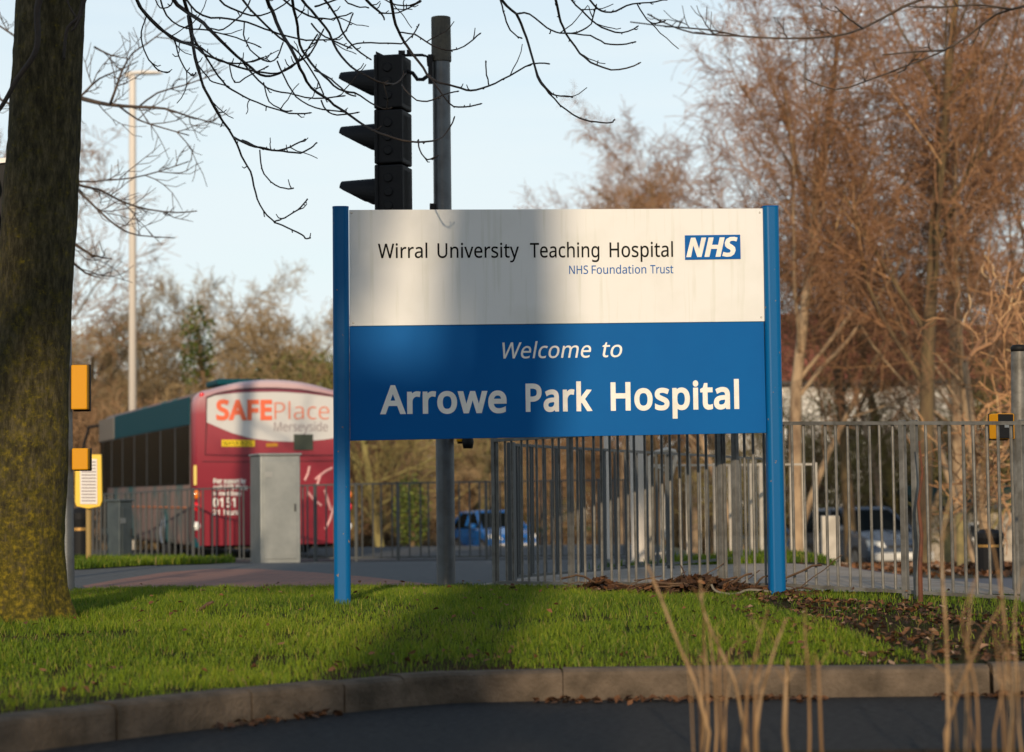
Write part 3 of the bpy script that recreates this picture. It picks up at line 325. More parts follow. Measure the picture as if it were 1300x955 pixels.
# ================================================================== camera, light, sky
cam = bpy.data.cameras.new('camera'); cam.sensor_width = 36; cam.sensor_fit = 'HORIZONTAL'
cam.lens = FPX / 1300 * 36; cam.shift_y = -45 / 1300; cam.clip_end = 2000; cam.clip_start = .05
cam.dof.use_dof = True; cam.dof.focus_distance = 14.5; cam.dof.aperture_fstop = 2.4; cam.dof.aperture_blades = 7
co = bpy.data.objects.new('camera', cam); COL.objects.link(co); sc.camera = co
Mx = Matrix((( CR.x, CU.x, -_F.x), (CR.y, CU.y, -_F.y), (CR.z, CU.z, -_F.z))).to_4x4()
Mx.translation = CAM; co.matrix_world = Mx

SUN_EL, SUN_AZ = R(15), R(3.3)
tdir = Vector((math.sin(SUN_AZ) * math.cos(SUN_EL), math.cos(SUN_AZ) * math.cos(SUN_EL), -math.sin(SUN_EL)))
sun = bpy.data.lights.new('sun', 'SUN'); sun.energy = 3.5; sun.angle = R(.8); sun.color = (1, .80, .56)
so = bpy.data.objects.new('sun', sun); COL.objects.link(so); so.rotation_euler = tdir.to_track_quat('-Z', 'Y').to_euler()
so.location = (-2, -20, 12)
w = bpy.data.worlds.new('World'); sc.world = w; w.use_nodes = True
nt = w.node_tree; bg = nt.nodes['Background']
sky = nt.nodes.new('ShaderNodeTexSky'); sky.sky_type = 'NISHITA'; sky.sun_disc = False
sky.sun_elevation = SUN_EL; sky.sun_rotation = math.pi + SUN_AZ
sky.air_density = 1.0; sky.dust_density = 1.0; sky.ozone_density = 1.5; sky.altitude = 20
# thin high cloud: paler streaks low in the sky
tc = nt.nodes.new('ShaderNodeTexCoord'); mp = nt.nodes.new('ShaderNodeMapping'); mp.inputs['Scale'].default_value = (2, 2, 16)
nz = nt.nodes.new('ShaderNodeTexNoise'); nz.inputs['Scale'].default_value = 2.2; nz.inputs['Detail'].default_value = 6
rp = nt.nodes.new('ShaderNodeValToRGB'); rp.color_ramp.elements[0].position = .35; rp.color_ramp.elements[1].position = .65; rp.color_ramp.elements[0].color = (.70, .70, .70, 1)
rp.color_ramp.elements[1].color = (.9, .9, .9, 1)
mxn = nt.nodes.new('ShaderNodeMix'); mxn.data_type = 'RGBA'
nt.links.new(tc.outputs['Generated'], mp.inputs['Vector']); nt.links.new(mp.outputs[0], nz.inputs['Vector'])
sepw = nt.nodes.new('ShaderNodeSeparateXYZ'); nt.links.new(tc.outputs['Generated'], sepw.inputs[0])
fade = nt.nodes.new('ShaderNodeMapRange'); fade.interpolation_type = 'SMOOTHSTEP'
fade.inputs['From Min'].default_value = .22; fade.inputs['From Max'].default_value = .6; fade.inputs['To Min'].default_value = 1.; fade.inputs['To Max'].default_value = .2
nt.links.new(sepw.outputs['Z'], fade.inputs['Value'])
mlt = nt.nodes.new('ShaderNodeMath'); mlt.operation = 'MULTIPLY'
nt.links.new(nz.outputs['Fac'], rp.inputs['Fac']); nt.links.new(rp.outputs['Color'], mlt.inputs[0]); nt.links.new(fade.outputs[0], mlt.inputs[1]); nt.links.new(mlt.outputs[0], mxn.inputs['Factor'])
mxn.inputs['B'].default_value = (5.6, 6.2, 6.4, 1)
nt.links.new(sky.outputs[0], mxn.inputs['A']); nt.links.new(mxn.outputs['Result'], bg.inputs['Color'])
bg.inputs['Strength'].default_value = .15
sc.view_settings.view_transform = 'Standard'; sc.view_settings.look = 'None'
sc.view_settings.gamma = 1; sc.view_settings.exposure = 0
sc.cycles.max_bounces = 5; sc.cycles.diffuse_bounces = 2; sc.cycles.glossy_bounces = 2
sc.cycles.transparent_max_bounces = 8; sc.cycles.use_denoising = True
sc.cycles.sample_clamp_indirect = 3

# ================================================================== materials
M_soil = mat('soil', (.045, .026, .012), .98, spec=.05, col2=(.022, .03, .007), scale=1.4, amt=.5, contrast=.3, bump=.6, bscale=18)
M_earth = mat('earth', (.06, .04, .02), .95, col2=(.05, .07, .015), scale=.35, amt=.5, contrast=.2, bump=.5, bscale=6)
M_asph = mat('asphalt', (.022, .022, .023), .95, spec=.15, col2=(.04, .04, .04), scale=30, amt=.5, bump=.4, bscale=140)
M_path = mat('path_asphalt', (.05, .055, .06), .88, col2=(.075, .08, .08), scale=12, amt=.5, bump=.3, bscale=90)
M_side = mat('side_asphalt', (.07, .08, .1), .62, col2=(.1, .11, .13), scale=6, amt=.5, bump=.15, bscale=60)
M_kerb = mat('kerb_stone', (.15, .115, .085), .95, spec=.15, col2=(.07, .055, .04), scale=7, amt=.5, contrast=.35, bump=.5, bscale=60)
M_pave = mat('paving', (.32, .27, .22), .9, col2=(.22, .18, .14), scale=3, amt=.5, bump=.3, bscale=30)
M_lawn = mat('lawn_soil', (.03, .045, .012), .95, col2=(.05, .035, .018), scale=3, amt=.55, contrast=.2, bump=.6, bscale=30)
# brick paving
M_brick = bpy.data.materials.new('brick_paving'); M_brick.use_nodes = True
n_ = M_brick.node_tree; bb = n_.nodes['Principled BSDF']; bb.inputs['Roughness'].default_value = .85
bt = n_.nodes.new('ShaderNodeTexBrick'); bt.inputs['Color1'].default_value = (.26, .1, .06, 1); bt.inputs['Color2'].default_value = (.18, .07, .05, 1)
bt.inputs['Mortar'].default_value = (.1, .07, .05, 1); bt.inputs['Scale'].default_value = 1; bt.inputs['Brick Width'].default_value = .2
bt.inputs['Row Height'].default_value = .1; bt.inputs['Mortar Size'].default_value = .006
tb = n_.nodes.new('ShaderNodeTexCoord'); n_.links.new(tb.outputs['Object'], bt.inputs['Vector']); n_.links.new(bt.outputs['Color'], bb.inputs['Base Color'])

M_blade = tint_mat('grass_blades', [(0, (.035, .075, .008)), (.35, (.10, .165, .010)), (.7, (.20, .27, .014)), (.92, (.30, .30, .035)), (1, (.26, .19, .08))], .6, .3)
M_leafd = tint_mat('dead_leaves', [(0, (.035, .018, .01)), (.5, (.10, .045, .02)), (.85, (.22, .10, .045)), (1, (.33, .24, .17))], .8)

# ================================================================== terrain
def gridded(name, xs, ys, zf, m):
    b = MB(); n = len(ys)
    b.v = [(x, y, zf(x, y)) for x in xs for y in ys]
    b.f = [(i * n + j, (i + 1) * n + j, (i + 1) * n + j + 1, i * n + j + 1) for i in range(len(xs) - 1) for j in range(n - 1)]
    o = b.build(name, m); o['kind'] = 'structure'; return o
xs = sorted(set([-600, -300, -150, -80, -50, -35] + [k for k in range(-25, 26)] + [3.2, 3.4, 3.6, 3.8, 4.2] + [35, 50, 80, 150, 300, 600]))
ys = sorted(set([-400, -150, -60, -25, -10, 0, 5, 10.2, 10.35, 10.9, 11, 11.5] + [12 + .5 * k for k in range(0, 76)] + [52, 55, 60, 65, 70, 75, 80, 85, 90, 100, 120, 160, 250, 400, 900]))
def gz(x, y):
    if y <= 10.95: return .05
    if x < -.3 and y < 11: return .05
    return g(x, y) - .035
gridded('ground', xs, ys, gz, M_earth)

KERB = [(60, 10.27), (6, 10.27), (3, 10.27), (1.2, 10.27), (.2, 10.27), (-.31, 10.2), (-.55, 10.03), (-.8, 9.78), (-1.15, 9.38), (-1.6, 8.8), (-2.3, 7.8), (-3.2, 6.35), (-4.5, 4.2), (-8, -1.6)]
def ykerb(x):
    return interp([(p[0], p[1]) for p in KERB[::-1]], x)
road = MB(); road.add([(-80, -40, .13), (80, -40, .13), (80, 11.4, .13), (-80, 11.4, .13)], [(0, 1, 2, 3)])
road.build('road', M_asph)['kind'] = 'structure'
drape('grass_verge', [(-60, -1.6), (-8, -1.6)] + [p for p in KERB[::-1]][1:] + [(60, 13.9), (3.4, 13.9), (1.95, 15.4), (-.35, 17.3), (-60, 17.3)], .0, M_soil, .5)
# near verge on the camera's side of the road
nv = MB(); nv.add([(.0, -20, .2), (60, -20, .2), (60, 7.5, .2), (.0, 7.5, .2)], [(0, 1, 2, 3)])
nv.build('near_verge', M_soil)['kind'] = 'structure'
# kerb stones
kb = MB()
pts = [Vector((x, y, 0)) for x, y in KERB if -8.1 < x < 13]
pts = [Vector((12.5, 10.27, 0))] + [p for p in pts if p.x < 12]
seg = []
for a, b_ in zip(pts, pts[1:]):
    n = max(1, round((b_ - a).length / .915)) if (b_ - a).length > .6 else 1
    for i in range(n): seg.append((a.lerp(b_, i / n), a.lerp(b_, (i + 1) / n)))
rk = random.Random(3)
for a, b_ in seg:
    d = (b_ - a); L = d.length; d.normalize(); nrm = Vector((-d.y, d.x, 0))
    if nrm.y > 0: nrm = -nrm
    if a.x < -1 : nrm = Vector((abs(nrm.x), nrm.y, 0))
    dz = rk.uniform(-.007, .007)
    p0 = a + d * .009; p1 = b_ - d * .009
    prof = [(.03, -.1), (.03, .262), (-.075, .262), (-.1, .25), (-.105, .235), (-.105, -.1)]
    A = [p0 - nrm * u + Vector((0, 0, z + dz)) for u, z in prof]; B = [p1 - nrm * u + Vector((0, 0, z + dz)) for u, z in prof]
    n0 = len(prof)
    kb.add(A + B, [tuple(range(n0)), tuple(range(2 * n0 - 1, n0 - 1, -1))] + [(i, i + n0, (i + 1) % n0 + n0, (i + 1) % n0) for i in range(n0)])
kb.build('kerb', M_kerb, fix=True)['kind'] = 'structure'

drape('asphalt_path', [(-16, 17.3), (-.3, 17.3), (.5, 20.6), (1.1, 23), (2.4, 25), (2.6, 31.5), (-16, 32)], .004, M_path)
X = lambda px, y: (xat(px, y), y)
drape('brick_path', [X(105, 18.2), X(110, 17.35), X(330, 17.32), X(565, 17.35), X(520, 18.2), X(470, 19.6), X(400, 21.3), X(330, 22.8), X(270, 23.1), X(210, 22), X(150, 19.8)], .012, M_brick)
drape('grass_patch', [X(20, 24), X(100, 23.6), X(180, 25), X(260, 27.2), X(300, 29.6), X(20, 31)], .012, M_lawn)
drape('pavement', [(-.32, 17.4), (.45, 20.6), (1.3, 22.4), (3.3, 23.3), (3.6, 17), (3.2, 14.5), (1.95, 15.42)], .006, M_pave)
drape('grass_strip', [(.5, 20.7), (1.3, 22.5), (3.3, 23.4), (3.3, 31), (2.7, 31), (2.4, 25.2)], .004, M_lawn)
drape('side_road', [(3.31, 21.6), (40, 21.6), (40, 26.3), (3.31, 26.3)], .004, M_side, 1.5)
drape('bus_road', [(-45, 33.5), (2.7, 33.5), (2.7, 50), (-45, 58)], .006, M_path, 2)
drape('far_road', [(-6, 56), (30, 56), (30, 84), (-6, 84)], .006, M_side, 3)

# ================================================================== grass and leaves
rng = np.random.default_rng(7)
gv = np.vectorize(g)
def pip(x, y, poly):
    ins = np.zeros(len(x), bool); n = len(poly)
    for i in range(n):
        x0, y0 = poly[i]; x1, y1 = poly[(i + 1) % n]
        c = ((y0 > y) != (y1 > y)) & (x < (x1 - x0) * (y - y0) / ((y1 - y0) + 1e-12) + x0)
        ins ^= c
    return ins
def fnoise(x, y, s, seed):
    """smooth value noise"""
    r = np.random.default_rng(seed); G = r.random((64, 64))
    u = x * s + 17.3; v = y * s + 9.1; i = np.floor(u).astype(int); j = np.floor(v).astype(int)
    fu = u - i; fv = v - j; fu = fu * fu * (3 - 2 * fu); fv = fv * fv * (3 - 2 * fv)
    a = G[i % 64, j % 64]; b = G[(i + 1) % 64, j % 64]; c = G[i % 64, (j + 1) % 64]; d = G[(i + 1) % 64, (j + 1) % 64]
    return (a * (1 - fu) + b * fu) * (1 - fv) + (c * (1 - fu) + d * fu) * fv
DIRT = [(1.5, 14.5), (1.95, 14.0), (2.6, 12.9), (3.4, 12.0), (9, 11.6), (9, 10.2), (2.0, 10.2), (1.75, 11.0), (1.62, 12.2), (1.45, 13.6)]
VERGE = [(-8, 5)] + [(x, y + .02) for x, y in KERB[::-1] if -5 < x < 7] + [(7, 10.29), (7, 13.7), (3.4, 13.7), (1.9, 15.2), (-.4, 17.35), (-8, 17.35)]
ykv = np.vectorize(ykerb)
def blades(name, n, poly, hmin, hmax, wid, off, dens=None, seed=1, tint_shift=0.):
    r = np.random.default_rng(seed)
    xs_ = [p[0] for p in poly]; ys_ = [p[1] for p in poly]
    x = r.uniform(min(xs_), max(xs_), n); y = r.uniform(min(ys_), max(ys_), n)
    k = pip(x, y, poly)
    # only what the lens could see, with a wide margin
    k &= (np.abs(x) < .30 * y + .8)
    x = x[k]; y = y[k]
    if dens is not None:
        k = r.random(len(x)) < dens(x, y); x = x[k]; y = y[k]
    N = len(x); z = gv(x, y) + off
    cl = fnoise(x, y, 2.2, 5); cl2 = fnoise(x, y, 9, 6); cl3 = fnoise(x, y, 22, 61)
    h = r.uniform(hmin, hmax, N) * (.45 + .55 * cl + .55 * cl2) * (.75 + .5 * cl3)
    th = r.uniform(0, 2 * np.pi, N)
    lean = r.uniform(.1, .75, N) * h; lx = np.cos(th) * lean; ly = np.sin(th) * lean
    wa = r.uniform(0, np.pi, N); wx = np.cos(wa) * wid * .5; wy = np.sin(wa) * wid * .5
    v = np.empty((N, 5, 3))
    v[:, 0] = np.stack([x - wx, y - wy, z], 1); v[:, 1] = np.stack([x + wx, y + wy, z], 1)
    mx_ = x + lx * .35; my_ = y + ly * .35; mz = z + h * .6
    v[:, 2] = np.stack([mx_ + wx * .8, my_ + wy * .8, mz], 1); v[:, 3] = np.stack([mx_ - wx * .8, my_ - wy * .8, mz], 1)
    v[:, 4] = np.stack([x + lx, y + ly, z + h * np.sqrt(np.clip(1 - (lean / np.maximum(h, 1e-4)) ** 2 * .5, .2, 1))], 1)
    idx = np.arange(N)[:, None] * 5
    f = np.concatenate([idx + np.array([[0, 1, 2]]), idx + np.array([[0, 2, 3]]), idx + np.array([[3, 2, 4]])], 0)
    t = np.clip(.2 + .42 * fnoise(x, y, 1.1, 8) + r.normal(0, .17, N) + .1 * cl2 + tint_shift, 0, 1)
    dry = r.random(N) < (.05 + .1 * (cl3 > .72)); t[dry] = r.uniform(.9, 1, dry.sum())
    o = np_mesh(name, v.reshape(-1, 3), f, M_blade, tint=np.tile(t, 3)); return o
def dens_verge(x, y):
    d = np.ones(len(x))
    dd = pip(x, y, DIRT); d[dd] = .05 + .12 * (fnoise(x[dd], y[dd], 2.5, 9) > .62)
    moss = (x > 1.75) & (~dd) & (y > 11.4); d[moss] = .35
    e = y - ykv(x); bare = (e < .42 + .3 * fnoise(x, y, 2, 11)) & (fnoise(x, y, 3.2, 12) > .36); d[bare & (x < .2)] *= .22; d[bare & (x >= .2)] *= .45
    d[fnoise(x, y, 1.6, 21) > .72] *= .45; d[fnoise(x, y, 4.5, 22) > .76] *= .3
    return d
o = blades('verge_grass', 880000, VERGE, .018, .050, .0042, 0, dens_verge, 1); tag(o, kind='stuff', label='short green grass of the verge round the sign', cat='grass')
o = blades('far_grass', 60000, [X(20, 24), X(100, 23.6), X(180, 25), X(260, 27.2), X(300, 29.6), X(20, 31)], .05, .11, .012, .012, None, 2, -.1)
tag(o, kind='stuff', label='grass on the small patch beyond the brick path', cat='grass')
o = blades('strip_grass', 60000, [(.5, 20.7), (1.3, 22.5), (3.3, 23.4), (3.3, 31), (2.7, 31), (2.4, 25.2)], .05, .1, .012, .004, None, 3, -.15)
tag(o, kind='stuff', label='grass strip between the pavement and the pale railings', cat='grass')

def leaves(name, pts_xy, size, m, seed=1, zoff=.01, up=.35, tintf=None, zs=None):
    r = np.random.default_rng(seed); x, y = pts_xy; N = len(x)
    z = (gv(x, y) + zoff) if zs is None else zs
    s = r.uniform(.5, 1., N) * size; a = r.uniform(0, 2 * np.pi, N)
    nx = r.normal(0, up, N); ny = r.normal(0, up, N); nz_ = np.ones(N)
    nn = np.stack([nx, ny, nz_], 1); nn /= np.linalg.norm(nn, axis=1)[:, None]
    t1 = np.stack([np.cos(a), np.sin(a), np.zeros(N)], 1); t1 -= nn * (t1 * nn).sum(1)[:, None]; t1 /= np.linalg.norm(t1, axis=1)[:, None]
    t2 = np.cross(nn, t1); c = np.stack([x, y, z + s * .25], 1)
    curl = (r.uniform(-.1, .5, N) * s)[:, None] * nn
    v = np.empty((N, 6, 3)); S = s[:, None]
    v[:, 0] = c - t1 * S * .6; v[:, 1] = c - t1 * S * .1 + t2 * S * .38 + curl; v[:, 2] = c + t1 * S * .6 + curl * .5
    v[:, 3] = c - t1 * S * .1 - t2 * S * .38 + curl; v[:, 4] = c + t1 * S * .3 + t2 * S * .25 + curl * .7; v[:, 5] = c + t1 * S * .3 - t2 * S * .25 + curl * .7
    idx = np.arange(N)[:, None] * 6
    f = np.concatenate([idx + np.array([[0, 2, 4, 1]]), idx + np.array([[0, 3, 5, 2]])], 0)
    t = r.random(N) ** 1.3 if tintf is None else tintf(r, N)
    return np_mesh(name, v.reshape(-1, 3), f, m, tint=np.tile(t, 2))
def scatter(n, poly, seed, dens=None):
    r = np.random.default_rng(seed); xs_ = [p[0] for p in poly]; ys_ = [p[1] for p in poly]
    x = r.uniform(min(xs_), max(xs_), n); y = r.uniform(min(ys_), max(ys_), n); k = pip(x, y, poly); x, y = x[k], y[k]
    if dens is not None: k = r.random(len(x)) < dens(x, y); x, y = x[k], y[k]
    return x, y
o = leaves('leaf_litter', scatter(15000, [(1.2, 14.8)] + DIRT[1:6] + [(1.5, 10.3), (1.25, 12.2)], 4, lambda x, y: np.clip(.12 + 1.1 * fnoise(x, y, 3, 3) - .5 * (~pip(x, y, DIRT)), 0, 1)), .045, M_leafd, 5)
tag(o, kind='stuff', label='brown leaf litter on the bare soil right of the sign', cat='leaves')
o = leaves('fallen_leaves', scatter(9000, VERGE, 6, lambda x, y: .09 + .8 * (y - ykv(x) < .9) * (fnoise(x, y, 2.4, 31) > .42) * (x < 1.6)), .038, M_leafd, 7, .04, .5, lambda r, N: r.uniform(.3, .9, N))
tag(o, kind='stuff', label='scattered brown leaves lying in the verge grass', cat='leaves')
gx_ = np.random.default_rng(77).uniform(-1.2, 6, 900); gy_ = ykv(gx_) - .125 - np.abs(np.random.default_rng(78).normal(0, .10, 900)) - .03
k_ = fnoise(gx_, gy_ * 0, 2.2, 12) > .35; gx_ = gx_[k_]; gy_ = gy_[k_]
o = leaves('gutter_leaves', (gx_, gy_), .045, M_leafd, 79, 0, .5, lambda r, N: r.uniform(.0, .7, N), zs=np.full(len(gx_), .133))
tag(o, kind='stuff', label='dark leaves gathered in the gutter along the kerb', cat='leaves')
o = leaves('far_leaf_litter', scatter(9000, [(3.0, 26.4), (14, 26.4), (16, 38), (3.0, 36)], 8), .12, M_leafd, 9, .01, .5, lambda r, N: r.uniform(.35, 1, N))
tag(o, kind='stuff', label='rusty leaf litter beside the far road', cat='leaves')

# ================================================================== the hospital sign
M_blue = mat('blue_paint', (.0, .105, .34), .5, spec=.08, col2=(.0, .085, .30), scale=1.2, amt=.55, contrast=.5, bump=.03, bscale=7)
M_post = bpy.data.materials.new('blue_post_paint'); M_post.use_nodes = True
nn = M_post.node_tree; pb = nn.nodes['Principled BSDF']; pb.inputs['Roughness'].default_value = .4; pb.inputs['Specular IOR Level'].default_value = .15
tcp = nn.nodes.new('ShaderNodeTexCoord')
n1 = nn.nodes.new('ShaderNodeTexNoise'); n1.inputs['Scale'].default_value = 26; n1.inputs['Detail'].default_value = 3
r1 = nn.nodes.new('ShaderNodeValToRGB'); r1.color_ramp.elements[0].position = .70; r1.color_ramp.elements[1].position = .72
r1.color_ramp.elements[0].color = (0, 0, 0, 1)
mx1 = nn.nodes.new('ShaderNodeMix'); mx1.data_type = 'RGBA'; mx1.inputs['A'].default_value = (.0, .10, .28, 1); mx1.inputs['B'].default_value = (.26, .17, .09, 1)
nn.links.new(tcp.outputs['Object'], n1.inputs['Vector']); nn.links.new(n1.outputs['Fac'], r1.inputs['Fac'])
nn.links.new(r1.outputs['Color'], mx1.inputs['Factor']); nn.links.new(mx1.outputs['Result'], pb.inputs['Base Color'])
# white panel: weathered with faint green run-off streaks
M_white = bpy.data.materials.new('white_panel'); M_white.use_nodes = True
nn = M_white.node_tree; pb = nn.nodes['Principled BSDF']; pb.inputs['Roughness'].default_value = .55; pb.inputs['Specular IOR Level'].default_value = .2
tcp = nn.nodes.new('ShaderNodeTexCoord'); mpp = nn.nodes.new('ShaderNodeMapping'); mpp.inputs['Scale'].default_value = (16, 16, .9)
n1 = nn.nodes.new('ShaderNodeTexNoise'); n1.inputs['Scale'].default_value = 1.6; n1.inputs['Detail'].default_value = 5
r1 = nn.nodes.new('ShaderNodeValToRGB'); r1.color_ramp.elements[0].position = .56; r1.color_ramp.elements[0].color = (.74, .74, .73, 1)
r1.color_ramp.elements[1].position = .95; r1.color_ramp.elements[1].color = (.55, .56, .48, 1)
nn.links.new(tcp.outputs['Object'], mpp.inputs['Vector']); nn.links.new(mpp.outputs[0], n1.inputs['Vector'])
n2 = nn.nodes.new('ShaderNodeTexNoise'); n2.inputs['Scale'].default_value = 2.2; n2.inputs['Detail'].default_value = 4
r2 = nn.nodes.new('ShaderNodeValToRGB'); r2.color_ramp.elements[0].position = .5; r2.color_ramp.elements[0].color = (1, 1, 1, 1)
r2.color_ramp.elements[1].position = .75; r2.color_ramp.elements[1].color = (.88, .88, .85, 1)
nn.links.new(tcp.outputs['Object'], n2.inputs['Vector']); nn.links.new(n1.outputs['Fac'], r1.inputs['Fac']); nn.links.new(n2.outputs['Fac'], r2.inputs['Fac'])
mu = nn.nodes.new('ShaderNodeMix'); mu.data_type = 'RGBA'; mu.blend_type = 'MULTIPLY'; mu.inputs['Factor'].default_value = 1
nn.links.new(r1.outputs['Color'], mu.inputs['A']); nn.links.new(r2.outputs['Color'], mu.inputs['B']); nn.links.new(mu.outputs['Result'], pb.inputs['Base Color'])
M_black = mat('black_vinyl', (.008, .008, .008), .6, spec=.05)
M_bluev = mat('blue_vinyl', (.0, .10, .36), .5, spec=.1)
M_whitev = mat('white_vinyl', (.78, .76, .72), .45, col2=(.66, .65, .6), scale=6, amt=.55)
M_screw = mat('screw', (.35, .35, .34), .4, .8)
M_dark = mat('dark_metal', (.02, .022, .025), .55)
M_edge = mat('panel_edge', (.10, .10, .09), .6)

SP = Plane(at(434, 765, 14.42), at(987, 757, 14.64))
base = at(710, 761, 14.53); base.z = g(base.x, base.y)
sign = empty('hospital_sign', base, math.atan2(SP.ex.y, SP.ex.x))
tag(sign, 'large white and blue hospital welcome sign on two blue posts in the grass', 'sign')
def quad_panel(name, q, front, back, m, parent, bev=.0015):
    b = MB(); F_ = [SP.P(*p, front) for p in q]
    b.prism(F_, -SP.n * (front - back)); o = b.build(name, m, fix=True, bevel=bev); return keep(o, parent)
blue = quad_panel('blue_panel', [(443.6, 414.5), (969.6, 408.5), (973, 549.6), (444.6, 559.6)], .012, -.03, M_blue, sign)
white = quad_panel('white_panel', [(443.2, 266.6), (968.2, 264.8), (970.6, 408), (443.8, 414)], .018, -.02, M_white, sign)
frame = MB()
for (a, b_) in [((444, 290), (968, 288)), ((444, 400), (968, 395)), ((445, 540), (971, 531))]:
    frame = MB(); A = SP.P(*a, -.055); B = SP.P(*b_, -.055); frame.tube([A, B], .022, 4); keep(frame.build('back_rail', M_dark), sign)
for (t0, t1) in [((432.3, 264.5), (434.8, 775)), ((977.4, 263.8), (986.9, 770))]:
    T = SP.P(*t0); B = SP.P(*t1)
    prof = []
    hw, hd, rr = .0525, .055, .032
    for cx_, cy_, a0 in ((hw - rr, hd - rr, 0), (-hw + rr, hd - rr, 90), (-hw + rr, -hd + rr, 180), (hw - rr, -hd + rr, 270)):
        for k in range(6):
            a = R(a0 + 18 * k); prof.append((cx_ + rr * math.cos(a), cy_ + rr * math.sin(a)))
    b = MB(); n0 = len(prof)
    V0 = [B + SP.ex * u + SP.n * v for u, v in prof]; V1 = [T + SP.ex * u * .97 + SP.n * v for u, v in prof]
    b.add(V0 + V1, [tuple(range(n0, 2 * n0))] + [(i, (i + 1) % n0, (i + 1) % n0 + n0, i + n0) for i in range(n0)])
    p = keep(b.build('post', M_post, fix=True), sign)
    c = MB(); V2 = [T + SP.ex * u * .99 + SP.n * v * 1.02 for u, v in prof]
    c.prism(V2, (0, 0, .008)); keep(c.build('post_cap', M_blue, fix=True), p)
sb = MB()
for px, py in [(446.5, 270.5), (964.5, 270), (448.5, 410), (966.5, 403)]:
    c = SP.P(px, py, .018); Mrot = Matrix.Rotation(math.atan2(SP.ex.y, SP.ex.x), 3, 'Z')
    sb = MB(); sb.lathe([(.0, .004), (.005, .004), (.007, 0)], c=c, k=10, axis='Z', M=Mrot @ Matrix.Rotation(R(90), 3, 'X')); keep(sb.build('screw', M_screw), white)

words(SP, [('Wirral', 479.8, 542.6, 327.8, 327.4, 18), ('University', 555.5, 659, 327.4, 327, 18.2), ('Teaching', 673, 761, 327, 326.6, 18.2), ('Hospital', 774, 854.5, 326.6, 326, 18.4)], M_black, 'lettering', white, .0185, bold=.012)
words(SP, [('NHS', 722.6, 746.6, 348, 347.8, 10.5), ('Foundation', 751.2, 820.5, 347.8, 347.3, 10.5), ('Trust', 825.6, 854.8, 347.3, 347, 10.5)], M_bluev, 'lettering', white, .0185, bold=.008)
lg = MB(); lg.prism([SP.P(*p, .0225) for p in [(869.4, 298.9), (939.7, 298), (940.4, 328.8), (869.8, 330)]], -SP.n * .004)
lo = keep(lg.build('logo_panel', M_bluev, fix=True), white)
# the emblem's lettering: heavy slanted capitals drawn as outlines
NHS = {'N': [(0, 0), (14, 60), (24, 100), (46, 100), (66, 42), (78, 100), (102, 100), (78, 0), (56, 0), (36, 60), (24, 0)],
       'H': [(0, 0), (22, 100), (48, 100), (40, 62), (72, 62), (80, 100), (106, 100), (84, 0), (58, 0), (67, 41), (35, 41), (26, 0)],
       'S': [(0, 4), (6, 25), (26, 20), (44, 21), (50, 29), (46, 36), (30, 43), (17, 54), (14, 72), (24, 91), (45, 101), (70, 102), (90, 98), (84, 78), (66, 82), (50, 81), (43, 74), (46, 67), (62, 59), (75, 49), (79, 33), (71, 13), (52, 1), (26, -1)]}
nb = MB()
for ch, x0, x1 in (('N', 871.3, 896.5), ('H', 894.3, 920), ('S', 917, 936.3)):
    pts_ = NHS[ch]; w_ = max(p[0] for p in pts_)
    P3 = [SP.P(lerp(x0, x1, a / w_), lerp(326.6, 302, b_ / 100) - (lerp(x0, x1, a / w_) - 871) * .012, .024) for a, b_ in pts_]
    nb = MB(); nb.prism(P3, -SP.n * .0012); keep(nb.build('lettering', M_whitev, fix=True), lo)
words(SP, [('Welcome', 638, 750.5, 455.2, 453.8, 20), ('to', 765, 790, 453.4, 453.2, 20)], M_whitev, 'lettering', blue, .0125, bold=.008, shear=.2)
words(SP, [('Arrowe', 482.5, 643.3, 524.6, 522.8, 33.6), ('Park', 667.5, 752.3, 521.6, 520.6, 33), ('Hospital', 775.5, 938.5, 520.2, 517.8, 33.2)], M_whitev, 'lettering', blue, .0125, bold=.045)

